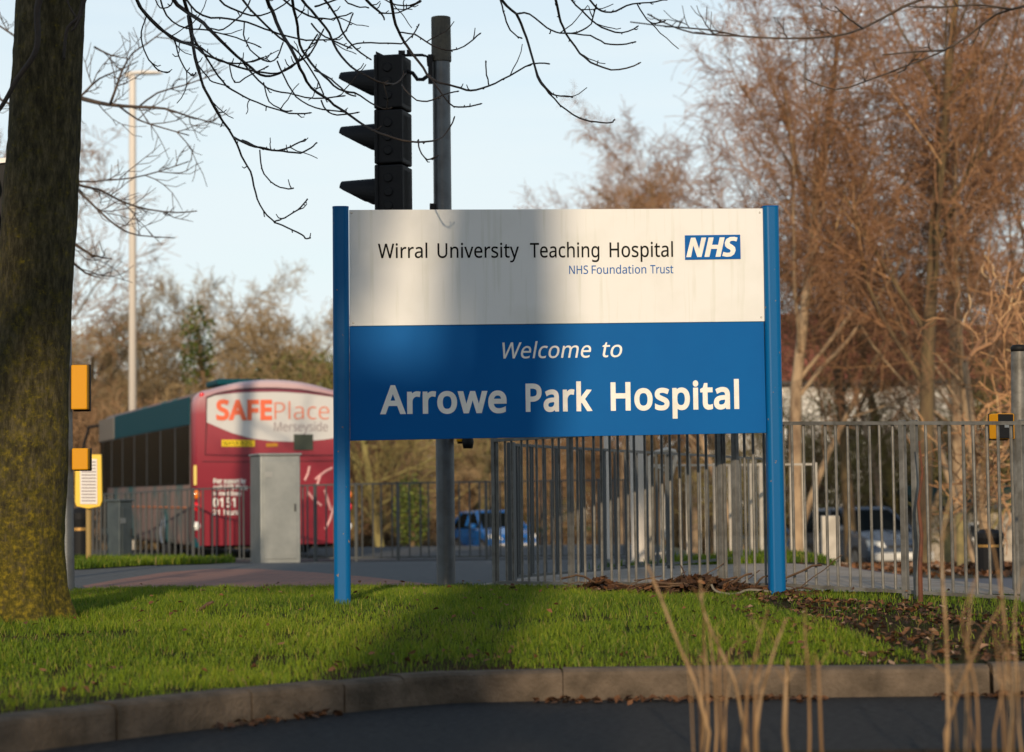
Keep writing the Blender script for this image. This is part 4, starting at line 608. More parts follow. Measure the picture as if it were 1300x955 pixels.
# ================================================================== railings
M_rail = mat('grey_railing_paint', (.175, .17, .158), .5, .2, col2=(.095, .088, .075), scale=9, amt=.5, bump=.08, bscale=60)
M_railfar = mat('dark_railing_paint', (.075, .08, .08), .6, .2)
M_cream = mat('pale_railing_paint', (.52, .47, .40), .5, .2, col2=(.38, .34, .28), scale=5, amt=.5)
def fence(name, label, path, z0, H, pitch, posts, m, group, bw=.011, pw=.025, stagger=.028, maxbar=100, cat='railing', rail=.02, gap=.05, skip=None):
    """path: plan points; z0(x,y) ground; posts: arc lengths"""
    P = [Vector((x, y, 0)) for x, y in path]
    L = [0]
    for a, b_ in zip(P, P[1:]): L.append(L[-1] + (b_ - a).length)
    def pos(s):
        for i in range(len(P) - 1):
            if s <= L[i + 1] or i == len(P) - 2:
                t = (s - L[i]) / (L[i + 1] - L[i]); q = P[i].lerp(P[i + 1], t); d = (P[i + 1] - P[i]).normalized()
                return q, d
    def zp(q): return z0(q.x, q.y)
    q0, _ = pos(L[-1] / 2)
    root = empty(name, (q0.x, q0.y, zp(q0))); tag(root, label, cat, group)
    top = MB(); bot = MB(); n = max(2, int(L[-1] / 1.0) + 1)
    S = [L[-1] * i / n for i in range(n + 1)]
    S = sorted(set(S + L))
    def strip(b, dz, w_, h_):
        V = []
        for s in S:
            q, d = pos(s); nr = Vector((-d.y, d.x, 0)); z = zp(q) + dz
            for a, c in ((-1, -1), (1, -1), (1, 1), (-1, 1)): V.append(Vector((q.x, q.y, z)) + nr * w_ * a + Vector((0, 0, h_ * c)))
        fs = [(0, 1, 2, 3), tuple(len(V) - 4 + k for k in (3, 2, 1, 0))]
        for i in range(len(S) - 1):
            for k in range(4):
                a = i * 4 + k; b2 = i * 4 + (k + 1) % 4; fs.append((a, b2, b2 + 4, a + 4))
        b.add(V, fs)
    strip(top, H, rail, .011); strip(bot, gap, rail * .8, .011)
    keep(top.build('top_rail', m, fix=True), root); keep(bot.build('bottom_rail', m, fix=True), root)
    bar = None; k = 0; s = pitch / 2
    ctr = []
    while s < L[-1]:
        if all(abs(s - p) > pitch * .35 for p in posts) and not (skip and skip(s)): ctr.append(s)
        s += pitch
    for s in ctr[:maxbar]:
        q, d = pos(s); nr = Vector((-d.y, d.x, 0)) * (stagger if k % 2 else -stagger); k += 1
        loc = Vector((q.x, q.y, zp(q))) + nr
        if bar is None:
            b = MB(); b.tube([(0, 0, gap), (0, 0, H - .006)], bw, 8); bar = b.build('bar', m, smooth=False); o = bar
        else: o = bar.copy(); COL.objects.link(o)
        o.location = loc; o.rotation_euler = (rk.uniform(-.004, .004), rk.uniform(-.004, .004), rk.uniform(0, 3))
        o.parent = root; o.matrix_parent_inverse = parent_world(root).inverted()
    pm = None
    for s in posts:
        q, d = pos(min(max(s, 0), L[-1]))
        if pm is None:
            b = MB(); b.box((0, 0, H / 2 - .06), (pw * 2, pw * 2, H + .16)); pm = b.build('post', m, bevel=.004); o = pm
        else: o = pm.copy(); COL.objects.link(o)
        o.location = (q.x, q.y, zp(q) + .0); o.rotation_euler = (0, 0, math.atan2(d.y, d.x)); keep2(o, root)
    return root
def keep2(o, p): o.parent = p; o.matrix_parent_inverse = parent_world(p).inverted()
def onpath(path, px):
    """arc length at which the sight line through photo column px crosses the path"""
    s = 0; k = ray(px, 625); t = k.x / k.y
    for (x0, y0), (x1, y1) in zip(path, path[1:]):
        L = math.hypot(x1 - x0, y1 - y0); f0 = x0 - t * y0; f1 = x1 - t * y1
        if f0 * f1 <= 0 and f0 != f1: return s + L * f0 / (f0 - f1)
        s += L
    return None
GF = 'grey pedestrian railings'
P1 = [(xat(627, 17.0), 17.0), (xat(1000, 14.9), 14.9), (xat(1300, 13.75), 13.75), (4.6, 13.0)]
zt1 = lambda x, y: interp([(13, .31), (13.75, .33), (14.9, .378), (17, .335)], y)
fence('railing', 'near grey railing running behind the sign, its bars cut by the sign shadow', P1, zt1, 1.1, .084,
      [onpath(P1, p) for p in (628, 724, 916, 934, 1147, 1162, 1297)], M_rail, GF, bw=.0098, pw=.019, stagger=.006)
P2 = [X(95, 41), X(150, 38), X(245, 34.6), X(400, 33), X(555, 32.4), X(760, 32.2), X(830, 32)]
fence('railing', 'far dark railing in front of the bus', P2, g, 1.1, .145, [onpath(P2, p) for p in (150, 245, 320, 400, 452, 505, 560, 617, 700, 760)], M_railfar, GF, bw=.012, pw=.02)
P3 = [X(649, 17.9), X(985, 24.8)]
fence('railing', 'pale railing slanting back from behind the left end of the near railing', P3, g, 1.08, .14, [onpath(P3, p) for p in (649.5, 850, 984.5)], M_railfar, GF, bw=.010, pw=.028, stagger=.02)
P4 = [X(806, 25.3), X(900, 25.8), X(1037, 26.2)]
fence('railing', 'pale cream railing beyond the pavement right of the white post', P4, lambda x, y: .18, 1.15, .13, [onpath(P4, p) for p in (807, 908, 966, 1035)], M_cream, GF, bw=.017, pw=.022, stagger=.03)

# bent hoop barrier leaning by the white post
h = MB(); hz = lambda px, py, y: at(px, py, y)
h.tube([hz(826, 712, 24.2), hz(825, 640, 24.2), hz(824, 582, 24.2), hz(832, 575, 24.2), hz(846, 570.5, 24.3), hz(856, 573, 24.4), hz(858, 582, 24.4), hz(850, 612, 24.4), hz(842, 645, 24.4), hz(842, 668, 24.4), hz(849, 690, 24.3), hz(846, 716, 24.3)], .024, 8)
b = empty('hoop_barrier', at(836, 715, 24.3)); tag(b, 'bent grey tubular hoop barrier leaning beside the white post', 'barrier')
keep(h.build('hoop', M_cream, smooth=True), b)
h = MB(); h.tube([hz(825, 590, 24.22), hz(852, 601, 24.4)], .014, 6); h.tube([hz(826, 704, 24.2), hz(847, 702, 24.3)], .014, 6); keep(h.build('crossbar', M_cream), b)

# ================================================================== posts and poles
M_grey = mat('grey_pole_paint', (.10, .11, .12), .42, .3, col2=(.07, .072, .075), scale=8, amt=.55, bump=.06, bscale=50)
M_palepole = mat('pale_pole_paint', (.55, .5, .44), .5)
M_blackp = mat('black_plastic', (.010, .010, .011), .6, spec=.2, bump=.05, bscale=40)
M_yellow = mat('yellow_plastic', (.62, .27, .0), .5, spec=.2)
M_lens = mat('dark_lens', (.02, .02, .02), .15)
M_grime = mat('aged_sleeve', (.05, .045, .035), .75, col2=(.08, .07, .05), scale=20, amt=.5, bump=.3, bscale=60)
def pole(name, label, cat, px0, py0, px1, py1, y, r0, r1, m, group=None, cap=True):
    B = at(px0, py0, y); T = at(px1, py1, y)
    z0 = min(B.z, g(B.x, B.y)) - .05
    root = empty(name, (B.x, B.y, g(B.x, B.y))); tag(root, label, cat, group)
    b = MB(); b.tube([(B.x, B.y, z0), T], [r0, r1], 20, cap=False); o = keep(b.build('pole', m, smooth=True), root)
    if cap:
        c = MB(); c.lathe([(0, .02), (r1 * .8, .016), (r1 * 1.05, 0), (r1 * 1.05, -.03), (r1 * .9, -.03)], c=T, k=20); keep(c.build('cap', M_blackp, smooth=True), root)
    return root, B, T
sp_, B, T = pole('traffic_light', 'tall traffic light behind the sign, seen from its side with three black cowls', 'traffic light', 566.5, 748, 559.6, 22, 17.2, .070, .067, M_grey, cap=False)
c = MB(); t1_ = at(560.4, 79, 17.2)
c.tube([t1_, T], [.076, .074], 20); keep(c.build('sleeve', M_grime, smooth=False, bevel=.006), sp_)
# signal head: facing left and a little away
HY = 17.15
hc = at(496, 180, HY); yaw = R(180 - 14)
Mh = Matrix.Rotation(yaw, 3, 'Z')
head = MB()
def hb(c, d): head.box(hc + Mh @ Vector(c), d, Mh)
htop = at(496, 74, HY).z - hc.z; sp3 = .418
for i in range(3):
    zc = htop - .20 - i * sp3
    head_w, head_d = .26, .22
    hb((-.02, 0, zc), (head_d, .27, sp3 - .012))
    hb((.07, 0, zc), (.03, .31, sp3 - .004))
    hb((-.115, 0, zc), (.03, .23, sp3 - .06))
hbody = keep(head.build('signal_body', M_blackp, bevel=.012, fix=True), sp_)
for i in range(3):
    for dz in (.105, 0, -.105):
        for sy in (-1, 1):
            ribs = MB()
            c0 = hc + Mh @ Vector((-.02, sy * .135, htop - .20 - i * sp3 + dz))
            ribs.lathe([(0, .012), (.03, .012), (.035, .004), (.037, 0)], c=c0, k=14, M=Mh @ Matrix.Rotation(R(-90 * sy), 3, 'X'))
            keep(ribs.build('boss', M_blackp), hbody)
for i in range(3):
    zc = htop - .205 - i * sp3
    v = MB(); n = 20; vs = []
    for j in range(n + 1):
        a = R(-38 + 256 * j / n)
        cy_, sz_ = math.cos(a), math.sin(a)
        up_ = max(0., min(1., (sz_ + .75) / 1.15))
        for (rr, xx) in ((.128, .085), (.107, .085 + .07 + .225 * up_)):
            vs.append(Vector((xx, rr * cy_, rr * sz_ - (.0 if xx < .1 else -.010))))
        for (rr, xx) in ((.101, .085 + .07 + .225 * up_), (.122, .085)):
            vs.append(Vector((xx, rr * cy_, rr * sz_ - (.0 if xx < .1 else -.010))))
    vs = [hc + Mh @ (p + Vector((0, 0, zc))) for p in vs]
    fs = []
    for j in range(n):
        for k in range(4):
            a = j * 4 + k; b2 = j * 4 + (k + 1) % 4; fs.append((a, b2, b2 + 4, a + 4))
    fs += [(0, 1, 2, 3), (n * 4 + 3, n * 4 + 2, n * 4 + 1, n * 4)]
    v.add(vs, fs); vo = keep(v.build('cowl', M_blackp, fix=True), sp_)
    l = MB(); l.lathe([(0, .0), (.105, -.008), (.115, -.02)], c=hc + Mh @ Vector((.09, 0, zc)), k=20, M=Mh @ Matrix.Rotation(R(90), 3, 'Y')); keep(l.build('lens', M_lens, smooth=True), sp_)
br = MB()
br.tube([at(500, 74, HY), at(510, 70.5, HY), at(536, 70, HY), at(543, 72, HY), at(544, 84, HY)], .011, 8)
keep(br.build('bracket', M_blackp), sp_); br = MB()
br.tube([at(512, 89, HY), at(524, 93, HY), at(530, 101, HY), at(537, 101, HY), at(545, 95, HY)], .015, 8)
keep(br.build('bracket', M_blackp, fix=True), sp_)
for c_, d_ in ((at(546.5, 88, HY), (.035, .05, .22)), (at(549, 263, HY), (.04, .05, .05)), (at(510, 67, HY), (.05, .03, .03)), (at(519, 67, HY), (.03, .03, .04))):
    br = MB(); br.box(c_, d_); keep(br.build('clamp', M_blackp), sp_)
br = None 
fin = MB(); fin.prism([at(477, 65, HY - .1), at(493, 73, HY - .1), at(493, 78, HY - .1), at(477, 78, HY - .1)], (0, .05, 0)); keep(fin.build('top_fin', M_blackp, fix=True), sp_)
# push-button box hanging from the pole, half hidden by the panel
def button_box(name, label, px0, py0, px1, py1, y, yaw=0, col=None, face=None, group='yellow push-button boxes on the signal poles'):
    A = at(px0, py0, y); B_ = at(px1, py1, y); c = (A + B_) / 2; w_ = abs(B_.x - A.x); h_ = abs(A.z - B_.z)
    root = empty(name, (c.x, c.y, c.z - h_ / 2)); tag(root, label, 'button box', group)
    Mr = Matrix.Rotation(yaw, 3, 'Z')
    b = MB(); b.box(c, (w_ * .97, .10, h_ * .97), Mr); keep(b.build('case', col or M_yellow, bevel=.008), root)
    b = MB(); b.box(c + Mr @ Vector((.006, .045, -.003)), (w_ * 1.03, .03, h_ * 1.02), Mr); keep(b.build('back_plate', M_blackp, bevel=.004), root)
    if face:
        b = MB(); b.box(c + Mr @ Vector((-w_ * .06, -.054, 0)), (w_ * .86, .012, h_ * .92), Mr); fo = keep(b.build('front_panel', M_blackp, bevel=.004), root)
        b = MB(); b.box(c + Mr @ Vector((0, -.062, 0)), (w_ * .36, .006, .02), Mr); keep(b.build('indicator', M_screw), fo)
    return root
button_box('button_box', 'yellow button box under the bottom edge of the sign panel', 579, 500, 588, 562, 17.15)
b = MB(); b.lathe([(0, -.05), (.035, -.05), (.045, 0), (.03, .06), (0, .06)], c=at(594, 561, 17.1), k=14); o = b.build('audible_unit', M_blackp, smooth=True)
tag(o, 'small black knob beside the yellow box under the sign panel', 'signal part')

# left pole with two yellow boxes, mostly behind the trunk
lp, B, T = pole('signal_pole', 'grey pole with two yellow boxes standing behind the mossy trunk', 'pole', 85.5, 752, 80, 260, 16.9, .055, .050, M_grey)
button_box('button_box', 'taller yellow box on the grey pole beside the trunk', 91.5, 463, 112.5, 521, 16.85)
button_box('button_box', 'small square yellow box lower on the grey pole beside the trunk', 92.5, 569, 113.5, 597, 16.85)
# signal head just peeping out left of the trunk
bx = empty('traffic_light', at(-22, 760, 18)); tag(bx, 'traffic light with black backing board peeping out left of the trunk', 'traffic light')
b = MB(); b.prism([at(-55, 212, 18), at(11, 206, 18), at(14, 335, 18), at(-55, 335, 18)], (0, .03, 0)); keep(b.build('backing_board', M_blackp, fix=True), bx)
b = MB(); b.prism([at(-56, 206, 17.97), at(11.5, 200, 17.97), at(11.5, 206, 17.97), at(-56, 212, 17.97)], (0, .06, 0)); keep(b.build('white_border', M_whitev, fix=True), bx)
b = MB(); b.tube([at(-20, 775, 18.1), at(-25, 212, 18.1)], .055, 14); keep(b.build('pole', M_grey, smooth=True), bx)
for k in range(3):
    b = MB(); c = at(-22, 230 + k * 42, 17.9); b.lathe([(0, .0), (.1, 0), (.11, -.14), (.118, -.14), (.118, .02), (0, .03)], c=c, k=18, M=Matrix.Rotation(R(-90), 3, 'X')); keep(b.build('cowl', M_blackp), bx)

# right short pole and its box
rp_, B, T = pole('signal_pole', 'short pale grey pole at the right edge with a black and yellow box', 'pole', 1296, 775, 1293.5, 441, 15.9, .058, .055, M_rail)
button_box('button_box', 'black fronted yellow button box on the pole at the right edge', 1257.5, 525, 1286, 558, 15.85, R(28), face=True)
# white post, thin pole, bollards
pole('post', 'thick white post beyond the near railing, left of the bent hoop', 'post', 812, 722, 806, 420, 24.6, .085, .08, M_palepole)
pole('post', 'thin bright white pole beyond the left part of the near railing', 'post', 774, 712, 766, 430, 30, .035, .035, M_palepole)
# ================================================================== cabinets, bins
M_steel = mat('weathered_steel', (.24, .255, .25), .42, .75, col2=(.34, .35, .34), scale=3.2, amt=.5, contrast=.4, bump=.05, bscale=8)
def cabinet(name, label, corner_px, base_py, top_py, y, wl, wr, phi, m, cat='cabinet', lid=True):
    """upright box: its near vertical edge at corner_px, left face width wl, right face width wr"""
    c = at(corner_px, base_py, y); z1 = at(corner_px, top_py, y).z; z0 = g(c.x, c.y) - .02
    er = Vector((math.cos(phi), math.sin(phi), 0)); el = Vector((-math.sin(phi), math.cos(phi), 0))
    ctr = Vector((c.x, c.y, 0)) + er * wr / 2 + el * wl / 2
    root = empty(name, (ctr.x, ctr.y, g(ctr.x, ctr.y)), phi); tag(root, label, cat)
    b = MB(); Mr = Matrix.Rotation(phi, 3, 'Z'); H = z1 - z0
    b.box(ctr + Vector((0, 0, z0 + H / 2)), (wr, wl, H), Mr); keep(b.build('body', m, bevel=.012), root)
    if lid:
        b = MB(); b.box(ctr + Vector((0, 0, z1 + .015)), (wr + .04, wl + .04, .03), Mr); keep(b.build('lid', m, bevel=.008), root)
        b = MB(); fc = ctr - el * (wl / 2 + .004)
        b.box(fc + Vector((0, 0, z0 + H / 2)), (wr - .09, .012, H - .14), Mr); d = keep(b.build('door', m, bevel=.004), root)
        b = MB(); b.box(fc - el * .012 - er * (wr * .30) + Vector((0, 0, z1 - .25)), (.10, .006, .07), Mr); keep(b.build('label_plate', M_screw), d)
        b = MB(); b.box(fc - el * .012 + er * (wr * .36) + Vector((0, 0, z0 + H * .52)), (.02, .02, .10), Mr); keep(b.build('handle', M_dark), d)
    return root
cabinet('cabinet', 'tall grey steel cabinet standing in front of the bus', 331, 713.5, 578.5, 30, .80, .53, R(16), M_steel)
cabinet('cabinet', 'low grey green cabinet beneath the yellow timetable', 152, 713, 637, 30, .22, .26, R(60), mat('green_steel', (.10, .12, .12), .5, .5, col2=(.07, .085, .09), scale=4, amt=.5))
cabinet('cabinet', 'cream white pillar box beside the silver car', 1045, 726, 655, 28, .08, .22, R(8), M_cream, 'pillar', lid=False)
def bin_(label, px, base_py, top_py, y, r):
    c = at(px, base_py, y); z0 = g(c.x, c.y); z1 = at(px, top_py, y).z; H = z1 - z0
    root = empty('litter_bin', (c.x, c.y, z0)); tag(root, label, 'bin')
    b = MB(); b.lathe([(0, 0), (r * .9, 0), (r, .04), (r, H * .62), (r * .97, H * .63)], c=(c.x, c.y, z0), k=20); keep(b.build('body', M_blackp, smooth=False), root)
    b = MB(); b.lathe([(r * 1.02, H * .6), (r * 1.03, H * .6), (r * 1.03, H * .65), (r * 1.02, H * .65)], c=(c.x, c.y, z0), k=20); keep(b.build('band', mat('brass_band', (.4, .22, .06), .4, .5)), root)
    b = MB(); b.lathe([(r * .85, H * .66), (r * 1.02, H * .8), (r * 1.02, H * .9), (r * .6, H * .98), (0, H)], c=(c.x, c.y, z0), k=20); keep(b.build('hood', M_blackp, smooth=False), root)
bin_('black litter bin with a brass band left of the timetable stand', 101, 713, 644, 29, .11)
bin_('black litter bin with a brass band beyond the right end of the near railing', 1257, 726, 671, 27.5, .17)
M_tim = mat('weathered_timber', (.28, .22, .09), .9, col2=(.16, .13, .06), scale=6, amt=.5, bump=.4, bscale=30)
for px, py0, py1, y, r, lb in [(1222, 722, 652, 30, .075, 'mossy timber bollard by the leaf litter, left of the black bin'), (1204, 718, 660, 33, .07, 'browner timber bollard left of the mossy one')]:
    c = at(px, py0, y); b = MB(); b.lathe([(0, at(px, py1, y).z + .02 - g(c.x, y)), (r * .8, at(px, py1, y).z - g(c.x, y)), (r, at(px, py1, y).z - .04 - g(c.x, y)), (r, -.1)], c=(c.x, c.y, g(c.x, c.y)), k=14)
    o = b.build('timber_bollard', M_tim); tag(o, lb, 'bollard')

# ================================================================== bus stop timetable
tt = empty('timetable_stand', (xat(112, 25), 25, g(xat(112, 25), 25))); tag(tt, 'yellow framed bus timetable with a printed white sheet, left of the bus', 'timetable')
M_yel2 = mat('yellow_enamel', (.80, .50, .015), .4)
out = [(94.5, 577), (128.5, 577), (129.5, 636), (127, 643), (112, 646), (97, 643), (94.5, 637)]
b = MB(); b.prism([at(px, py, 25) for px, py in out], (0, .05, 0)); fr = keep(b.build('case', M_yel2, fix=True, bevel=.006), tt)
b = MB(); b.prism([at(px, py, 24.99) for px, py in [(101.5, 583), (123, 583), (123.5, 640), (102, 640)]], (0, .006, 0)); sh = keep(b.build('printed_sheet', mat('paper', (.72, .70, .68), .6), fix=True), fr)
b = MB()
for k in range(13):
    y0 = 586 + k * 4.1
    b.prism([at(px, py, 24.984) for px, py in [(103.5, y0), (121.5, y0), (121.5, y0 + 1.3), (103.5, y0 + 1.3)]], (0, .002, 0))
keep(b.build('printed_rows', mat('print_ink', (.28, .22, .24), .7), fix=True), sh)
b = MB(); b.tube([(xat(112, 25.05), 25.08, g(-4.6, 25)), at(112, 570, 25.08)], .03, 10); keep(b.build('stand_post', mat('ochre_post', (.30, .2, .06), .6)), tt)

# ================================================================== street lamps
M_lampp = mat('lamp_column_paint', (.66, .60, .54), .5)
M_lampw = mat('lamp_housing', (.78, .74, .70), .4)
def street_lamp(label, px, py_base, pyt, y, arm_px, arm_py, r0, r1, headlen=.9, up=0.):
    B = at(px, py_base, y); zb = g(B.x, y); T = at(px - (py_base - pyt) * .0115 if False else px, pyt, y)
    T = Vector((B.x, B.y, T.z)); E = at(arm_px, arm_py, y)
    root = empty('street_lamp', (B.x, B.y, zb)); tag(root, label, 'street lamp', 'street lamps along the road')
    b = MB(); b.tube([(B.x, B.y, zb - .1), (B.x, B.y, T.z - .1), T + Vector((0.02, 0, .02))], [r0, r1, r1 * .9], 14); keep(b.build('column', M_lampp, smooth=True), root)
    d = 1 if E.x > T.x else -1
    A0 = T; A1 = Vector((E.x - d * headlen, B.y, E.z))
    b = MB(); b.tube([A0 + Vector((0, 0, -.03)), A1], r1 * .6, 8); keep(b.build('arm', M_lampp, smooth=True), root)
    b = MB(); hl = headlen
    prof = [(0, .03, .03), (.15, .09, .06), (.5, .16, .08), (.85, .13, .07), (1, .04, .03)]
    vs = []; k = 10
    for t, w_, h_ in prof:
        for j in range(k):
            a = 2 * math.pi * j / k; vs.append(Vector((A1.x + d * hl * t, A1.y + w_ * math.cos(a), A1.z + .02 + h_ * math.sin(a) * (1 if math.sin(a) > 0 else .5))))
    fs = [(i * k + j, i * k + (j + 1) % k, (i + 1) * k + (j + 1) % k, (i + 1) * k + j) for i in range(len(prof) - 1) for j in range(k)] + [tuple(range(k)), tuple(range(4 * k, 5 * k))]
    b.add(vs, fs); keep(b.build('lantern', M_lampw, smooth=True, fix=True), root)
    return root
street_lamp('tall pale street lamp rising behind the bus, right of the mossy trunk', 168.5, 640, 97, 57, 206.5, 94, .108, .088, .95)
street_lamp('low white street lamp showing just above the bus roof at its rear corner', 213, 640, 501, 95, 249, 492, .08, .07, .9)
street_lamp('distant white street lamp beside the signal pole, level with its upper box', 70, 660, 449, 100, 101, 447, .08, .06, .5)
street_lamp('distant white lamp head among the trees above the rear of the bus', 424, 640, 480, 92, 386, 478, .06, .05, .6)

# ================================================================== the bus
M_wrap_glare = bpy.data.materials.new('bus_wrap_glare'); M_wrap_glare.use_nodes = True
nn = M_wrap_glare.node_tree; pb = nn.nodes['Principled BSDF']; pb.inputs['Roughness'].default_value = .35
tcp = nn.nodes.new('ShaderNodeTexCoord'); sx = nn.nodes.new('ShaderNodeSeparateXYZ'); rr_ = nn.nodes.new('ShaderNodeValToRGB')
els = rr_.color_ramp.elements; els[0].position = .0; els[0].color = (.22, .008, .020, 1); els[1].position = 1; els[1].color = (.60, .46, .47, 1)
e = els.new(.50); e.color = (.235, .010, .024, 1); e = els.new(.80); e.color = (.33, .05, .065, 1)  # crimson wrap, with sky glare put into the paler silver-pink top
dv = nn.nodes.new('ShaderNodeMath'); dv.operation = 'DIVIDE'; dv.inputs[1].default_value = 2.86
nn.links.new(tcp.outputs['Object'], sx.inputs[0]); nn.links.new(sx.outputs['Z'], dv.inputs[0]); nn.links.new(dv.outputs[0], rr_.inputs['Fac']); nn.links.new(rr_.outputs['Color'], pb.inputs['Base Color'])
M_teal = mat('teal_paint', (.002, .055, .075), .55, spec=.12)
M_bgrey = mat('bus_grey_paint', (.17, .15, .13), .4)
M_bside = mat('bus_side_panel', (.15, .11, .105), .5, spec=.2, col2=(.03, .085, .095), scale=.9, amt=.55, contrast=.15)
M_glass = mat('dark_glass', (.006, .008, .008), .25, spec=.14)
M_glass.node_tree.nodes['Principled BSDF'].inputs['IOR'].default_value = 1.14
M_silv = mat('silver_vinyl', (.62, .60, .58), .38, .25)
M_orange = mat('orange_vinyl', (.75, .13, .05), .5)
M_orange2 = mat('pale_orange_vinyl', (.68, .20, .12), .5)
M_greyv = mat('grey_vinyl', (.30, .24, .26), .5)
M_amber = mat('amber_lens', (.85, .20, .01), .2, coat=.6)
M_redl = mat('red_lens', (.75, .01, .02), .2, coat=.6)
M_clear = mat('clear_lens', (.75, .75, .72), .12, coat=.6)
M_tyre = mat('tyre', (.015, .015, .015), .8)
M_rim = mat('wheel_rim', (.35, .35, .36), .35, .8)
M_seam = mat('panel_seam', (.06, .012, .02), .6)
M_plate = mat('yellow_plate', (.85, .60, .01), .4)
M_pinkl = mat('pale_pink_vinyl', (.62, .30, .30), .5)
BL = Vector((-5.03, 36.0, 0)); BR = Vector((-2.60, 36.76, 0))
BP = Plane(BL, BR); BC = (BL + BR) / 2; BZ = g(BC.x, BC.y) + .02; BYAW = math.atan2(BP.ex.y, BP.ex.x)
bus = empty('bus', (BC.x, BC.y, BZ), BYAW); tag(bus, 'single-decker bus seen from behind, crimson and silver advert on its rear, teal roof band', 'bus')
def outline(k=1., dz=0.):
    hw = 1.275; pts = []
    pts += [(-hw + .04, .22), (hw - .04, .22), (hw, .30), (hw, 2.30)]
    for i in range(1, 8):
        a = R(90 * i / 8); pts.append((hw - .26 + .26 * math.cos(a), 2.42 + .26 * math.sin(a)))
    for i in range(-6, 7): pts.append((-i / 6 * .98, 2.69 + .16 * (1 - (i / 6) ** 2)))
    for i in range(1, 8):
        a = R(90 + 90 * i / 8); pts.append((-hw + .26 + .26 * math.cos(a), 2.42 + .26 * math.sin(a)))
    pts += [(-hw, 2.30), (-hw, .30)]
    return [(x * k, (z - 1.2) * (k if z > 1.2 else 1) + 1.2 + dz) for x, z in pts]
def loft(st, m, name, parent, ends=(True, True), smooth=True):
    b = MB(); n = len(outline())
    for y, k in st: b.v += [(x, y, z) for x, z in outline(k)]
    for i in range(len(st) - 1):
        for j in range(n): b.f.append((i * n + j, i * n + (j + 1) % n, (i + 1) * n + (j + 1) % n, (i + 1) * n + j))
    if ends[0]: b.f.append(tuple(range(n)))
    if ends[1]: b.f.append(tuple(range((len(st) - 1) * n, len(st) * n))[::-1])
    o = b.build(name, m, fix=True); o.parent = parent
    if smooth:
        o.data.polygons.foreach_set('use_smooth', [len(p.vertices) == 4 for p in o.data.polygons])
    return o
rear = loft([(0, .955), (.02, .968), (.06, .984), (.12, .996), (.2, 1), (.30, 1)], M_wrap_glare, 'rear_panel', bus)
body = loft([(.302, .998), (11.5, .998), (11.8, .985), (12.0, .94)], M_bside, 'body', bus)
def bl(name, m, boxes, parent=bus, bevel=.006):
    b = MB()
    for c, d in boxes: b.box(c, d)
    o = b.build(name, m, bevel=bevel); o.parent = parent; return o
for sx_ in (-1, 1):
    X0 = sx_ * 1.282
    bl('roof_band', M_teal, [((X0, 4.85, 2.36), (.02, 9.0, .44))])
    bl('roof_band', M_bgrey, [((X0, 10.6, 2.36), (.02, 2.3, .44))])
    bl('glazing', M_glass, [((X0, 6.0, 1.66), (.016, 11.2, .94))])
    for k, yy in enumerate([1.0, 2.6, 4.2, 5.8, 7.4, 9.0, 10.3]):
        bl('pillar', M_dark, [((X0 + sx_ * .006, yy + .75, 1.66), (.016, .07, .94))])
    bl('door', M_glass, [((X0 + sx_ * .004, 11.0, 1.25), (.02, 1.0, 1.75))])
    bl('trim_strip', mat('orange_trim', (.5, .16, .05), .5), [((X0, 5.6, .82), (.012, 9.8, .03))])
    for yy in (3.2, 9.2):
        b = MB(); b.lathe([(.0, .14), (.26, .13), (.29, .10), (.46, .11), (.48, .07), (.48, -.12), (0, -.12)], c=(sx_ * 1.13, yy, .48), k=24, M=Matrix.Rotation(R(90 * sx_), 3, 'Y')); o = b.build('wheel', M_tyre, smooth=False); o.parent = bus
        b = MB(); b.lathe([(.0, .15), (.1, .17), (.12, .15), (.25, .145), (.27, .16), (.285, .14)], c=(sx_ * 1.13, yy, .48), k=24, M=Matrix.Rotation(R(90 * sx_), 3, 'Y')); q = b.build('rim', M_rim); q.parent = o
b = MB(); b.tube([(-1.2, 11.95, 2.5), (-1.45, 12.1, 2.45), (-1.55, 12.15, 2.1), (-1.55, 12.15, 1.75)], .035, 8); b.box((-1.55, 12.15, 1.75), (.10, .1, .38)); o = b.build('mirror_arm', M_blackp); o.parent = bus
bl('under_body', M_blackp, [((0, 6, .28), (2.2, 11.4, .2))])
bl('roof_pod', M_teal, [((-.35, 1.4, 2.845), (.8, 1.1, .1))], bevel=.03)
# rear details, laid out on the rear plane
def rp_quad(name, m, q, off=.006, th=.008, parent=rear, bev=0):
    b = MB(); b.prism([BP.P(px, py, off) for px, py in q], -BP.n * th); return keep(b.build(name, m, fix=True, bevel=bev), parent)
def strip_line(name, pts_, m, w_=.012, off=.006, parent=rear):
    b = MB(); b.tube([BP.P(px, py, off) for px, py in pts_], w_, 6); return keep(b.build(name, m), parent)
lens_top = [(263.5, 504), (275, 501.5), (300, 499), (330, 498), (360, 498), (390, 500), (420, 504), (438, 508.5)]
lens_bot = [(438, 550), (428, 556), (410, 558.5), (390, 560), (370, 561), (345, 560), (320, 557), (295, 550), (278, 543), (262, 536)]
rp_quad('advert_panel', M_silv, lens_top + lens_bot, .008)
advert = [o for o in rear.children if o.name.startswith('advert')][0] if rear.children else rear
for w_, x0, x1, bl_, m_, bold in (('SAFE', 274.5, 345.5, 532, M_orange, .07), ('Place', 348.5, 418, 532.5, M_orange2, -.015)):
    words(BP, [(w_, x0, x1, bl_, bl_, 23 if w_ == 'SAFE' else 22)], m_, 'lettering', rear, .016, bold=bold, depth=.006)
words(BP, [('Merseyside', 348, 416, 547.5, 547.5, 11.5)], M_greyv, 'lettering', rear, .016, bold=-.01, depth=.006)
strip_line('hatch_seam', [(262, 505), (262, 540), (260.5, 577.5), (300, 578.5), (440, 578)], M_seam, .009)
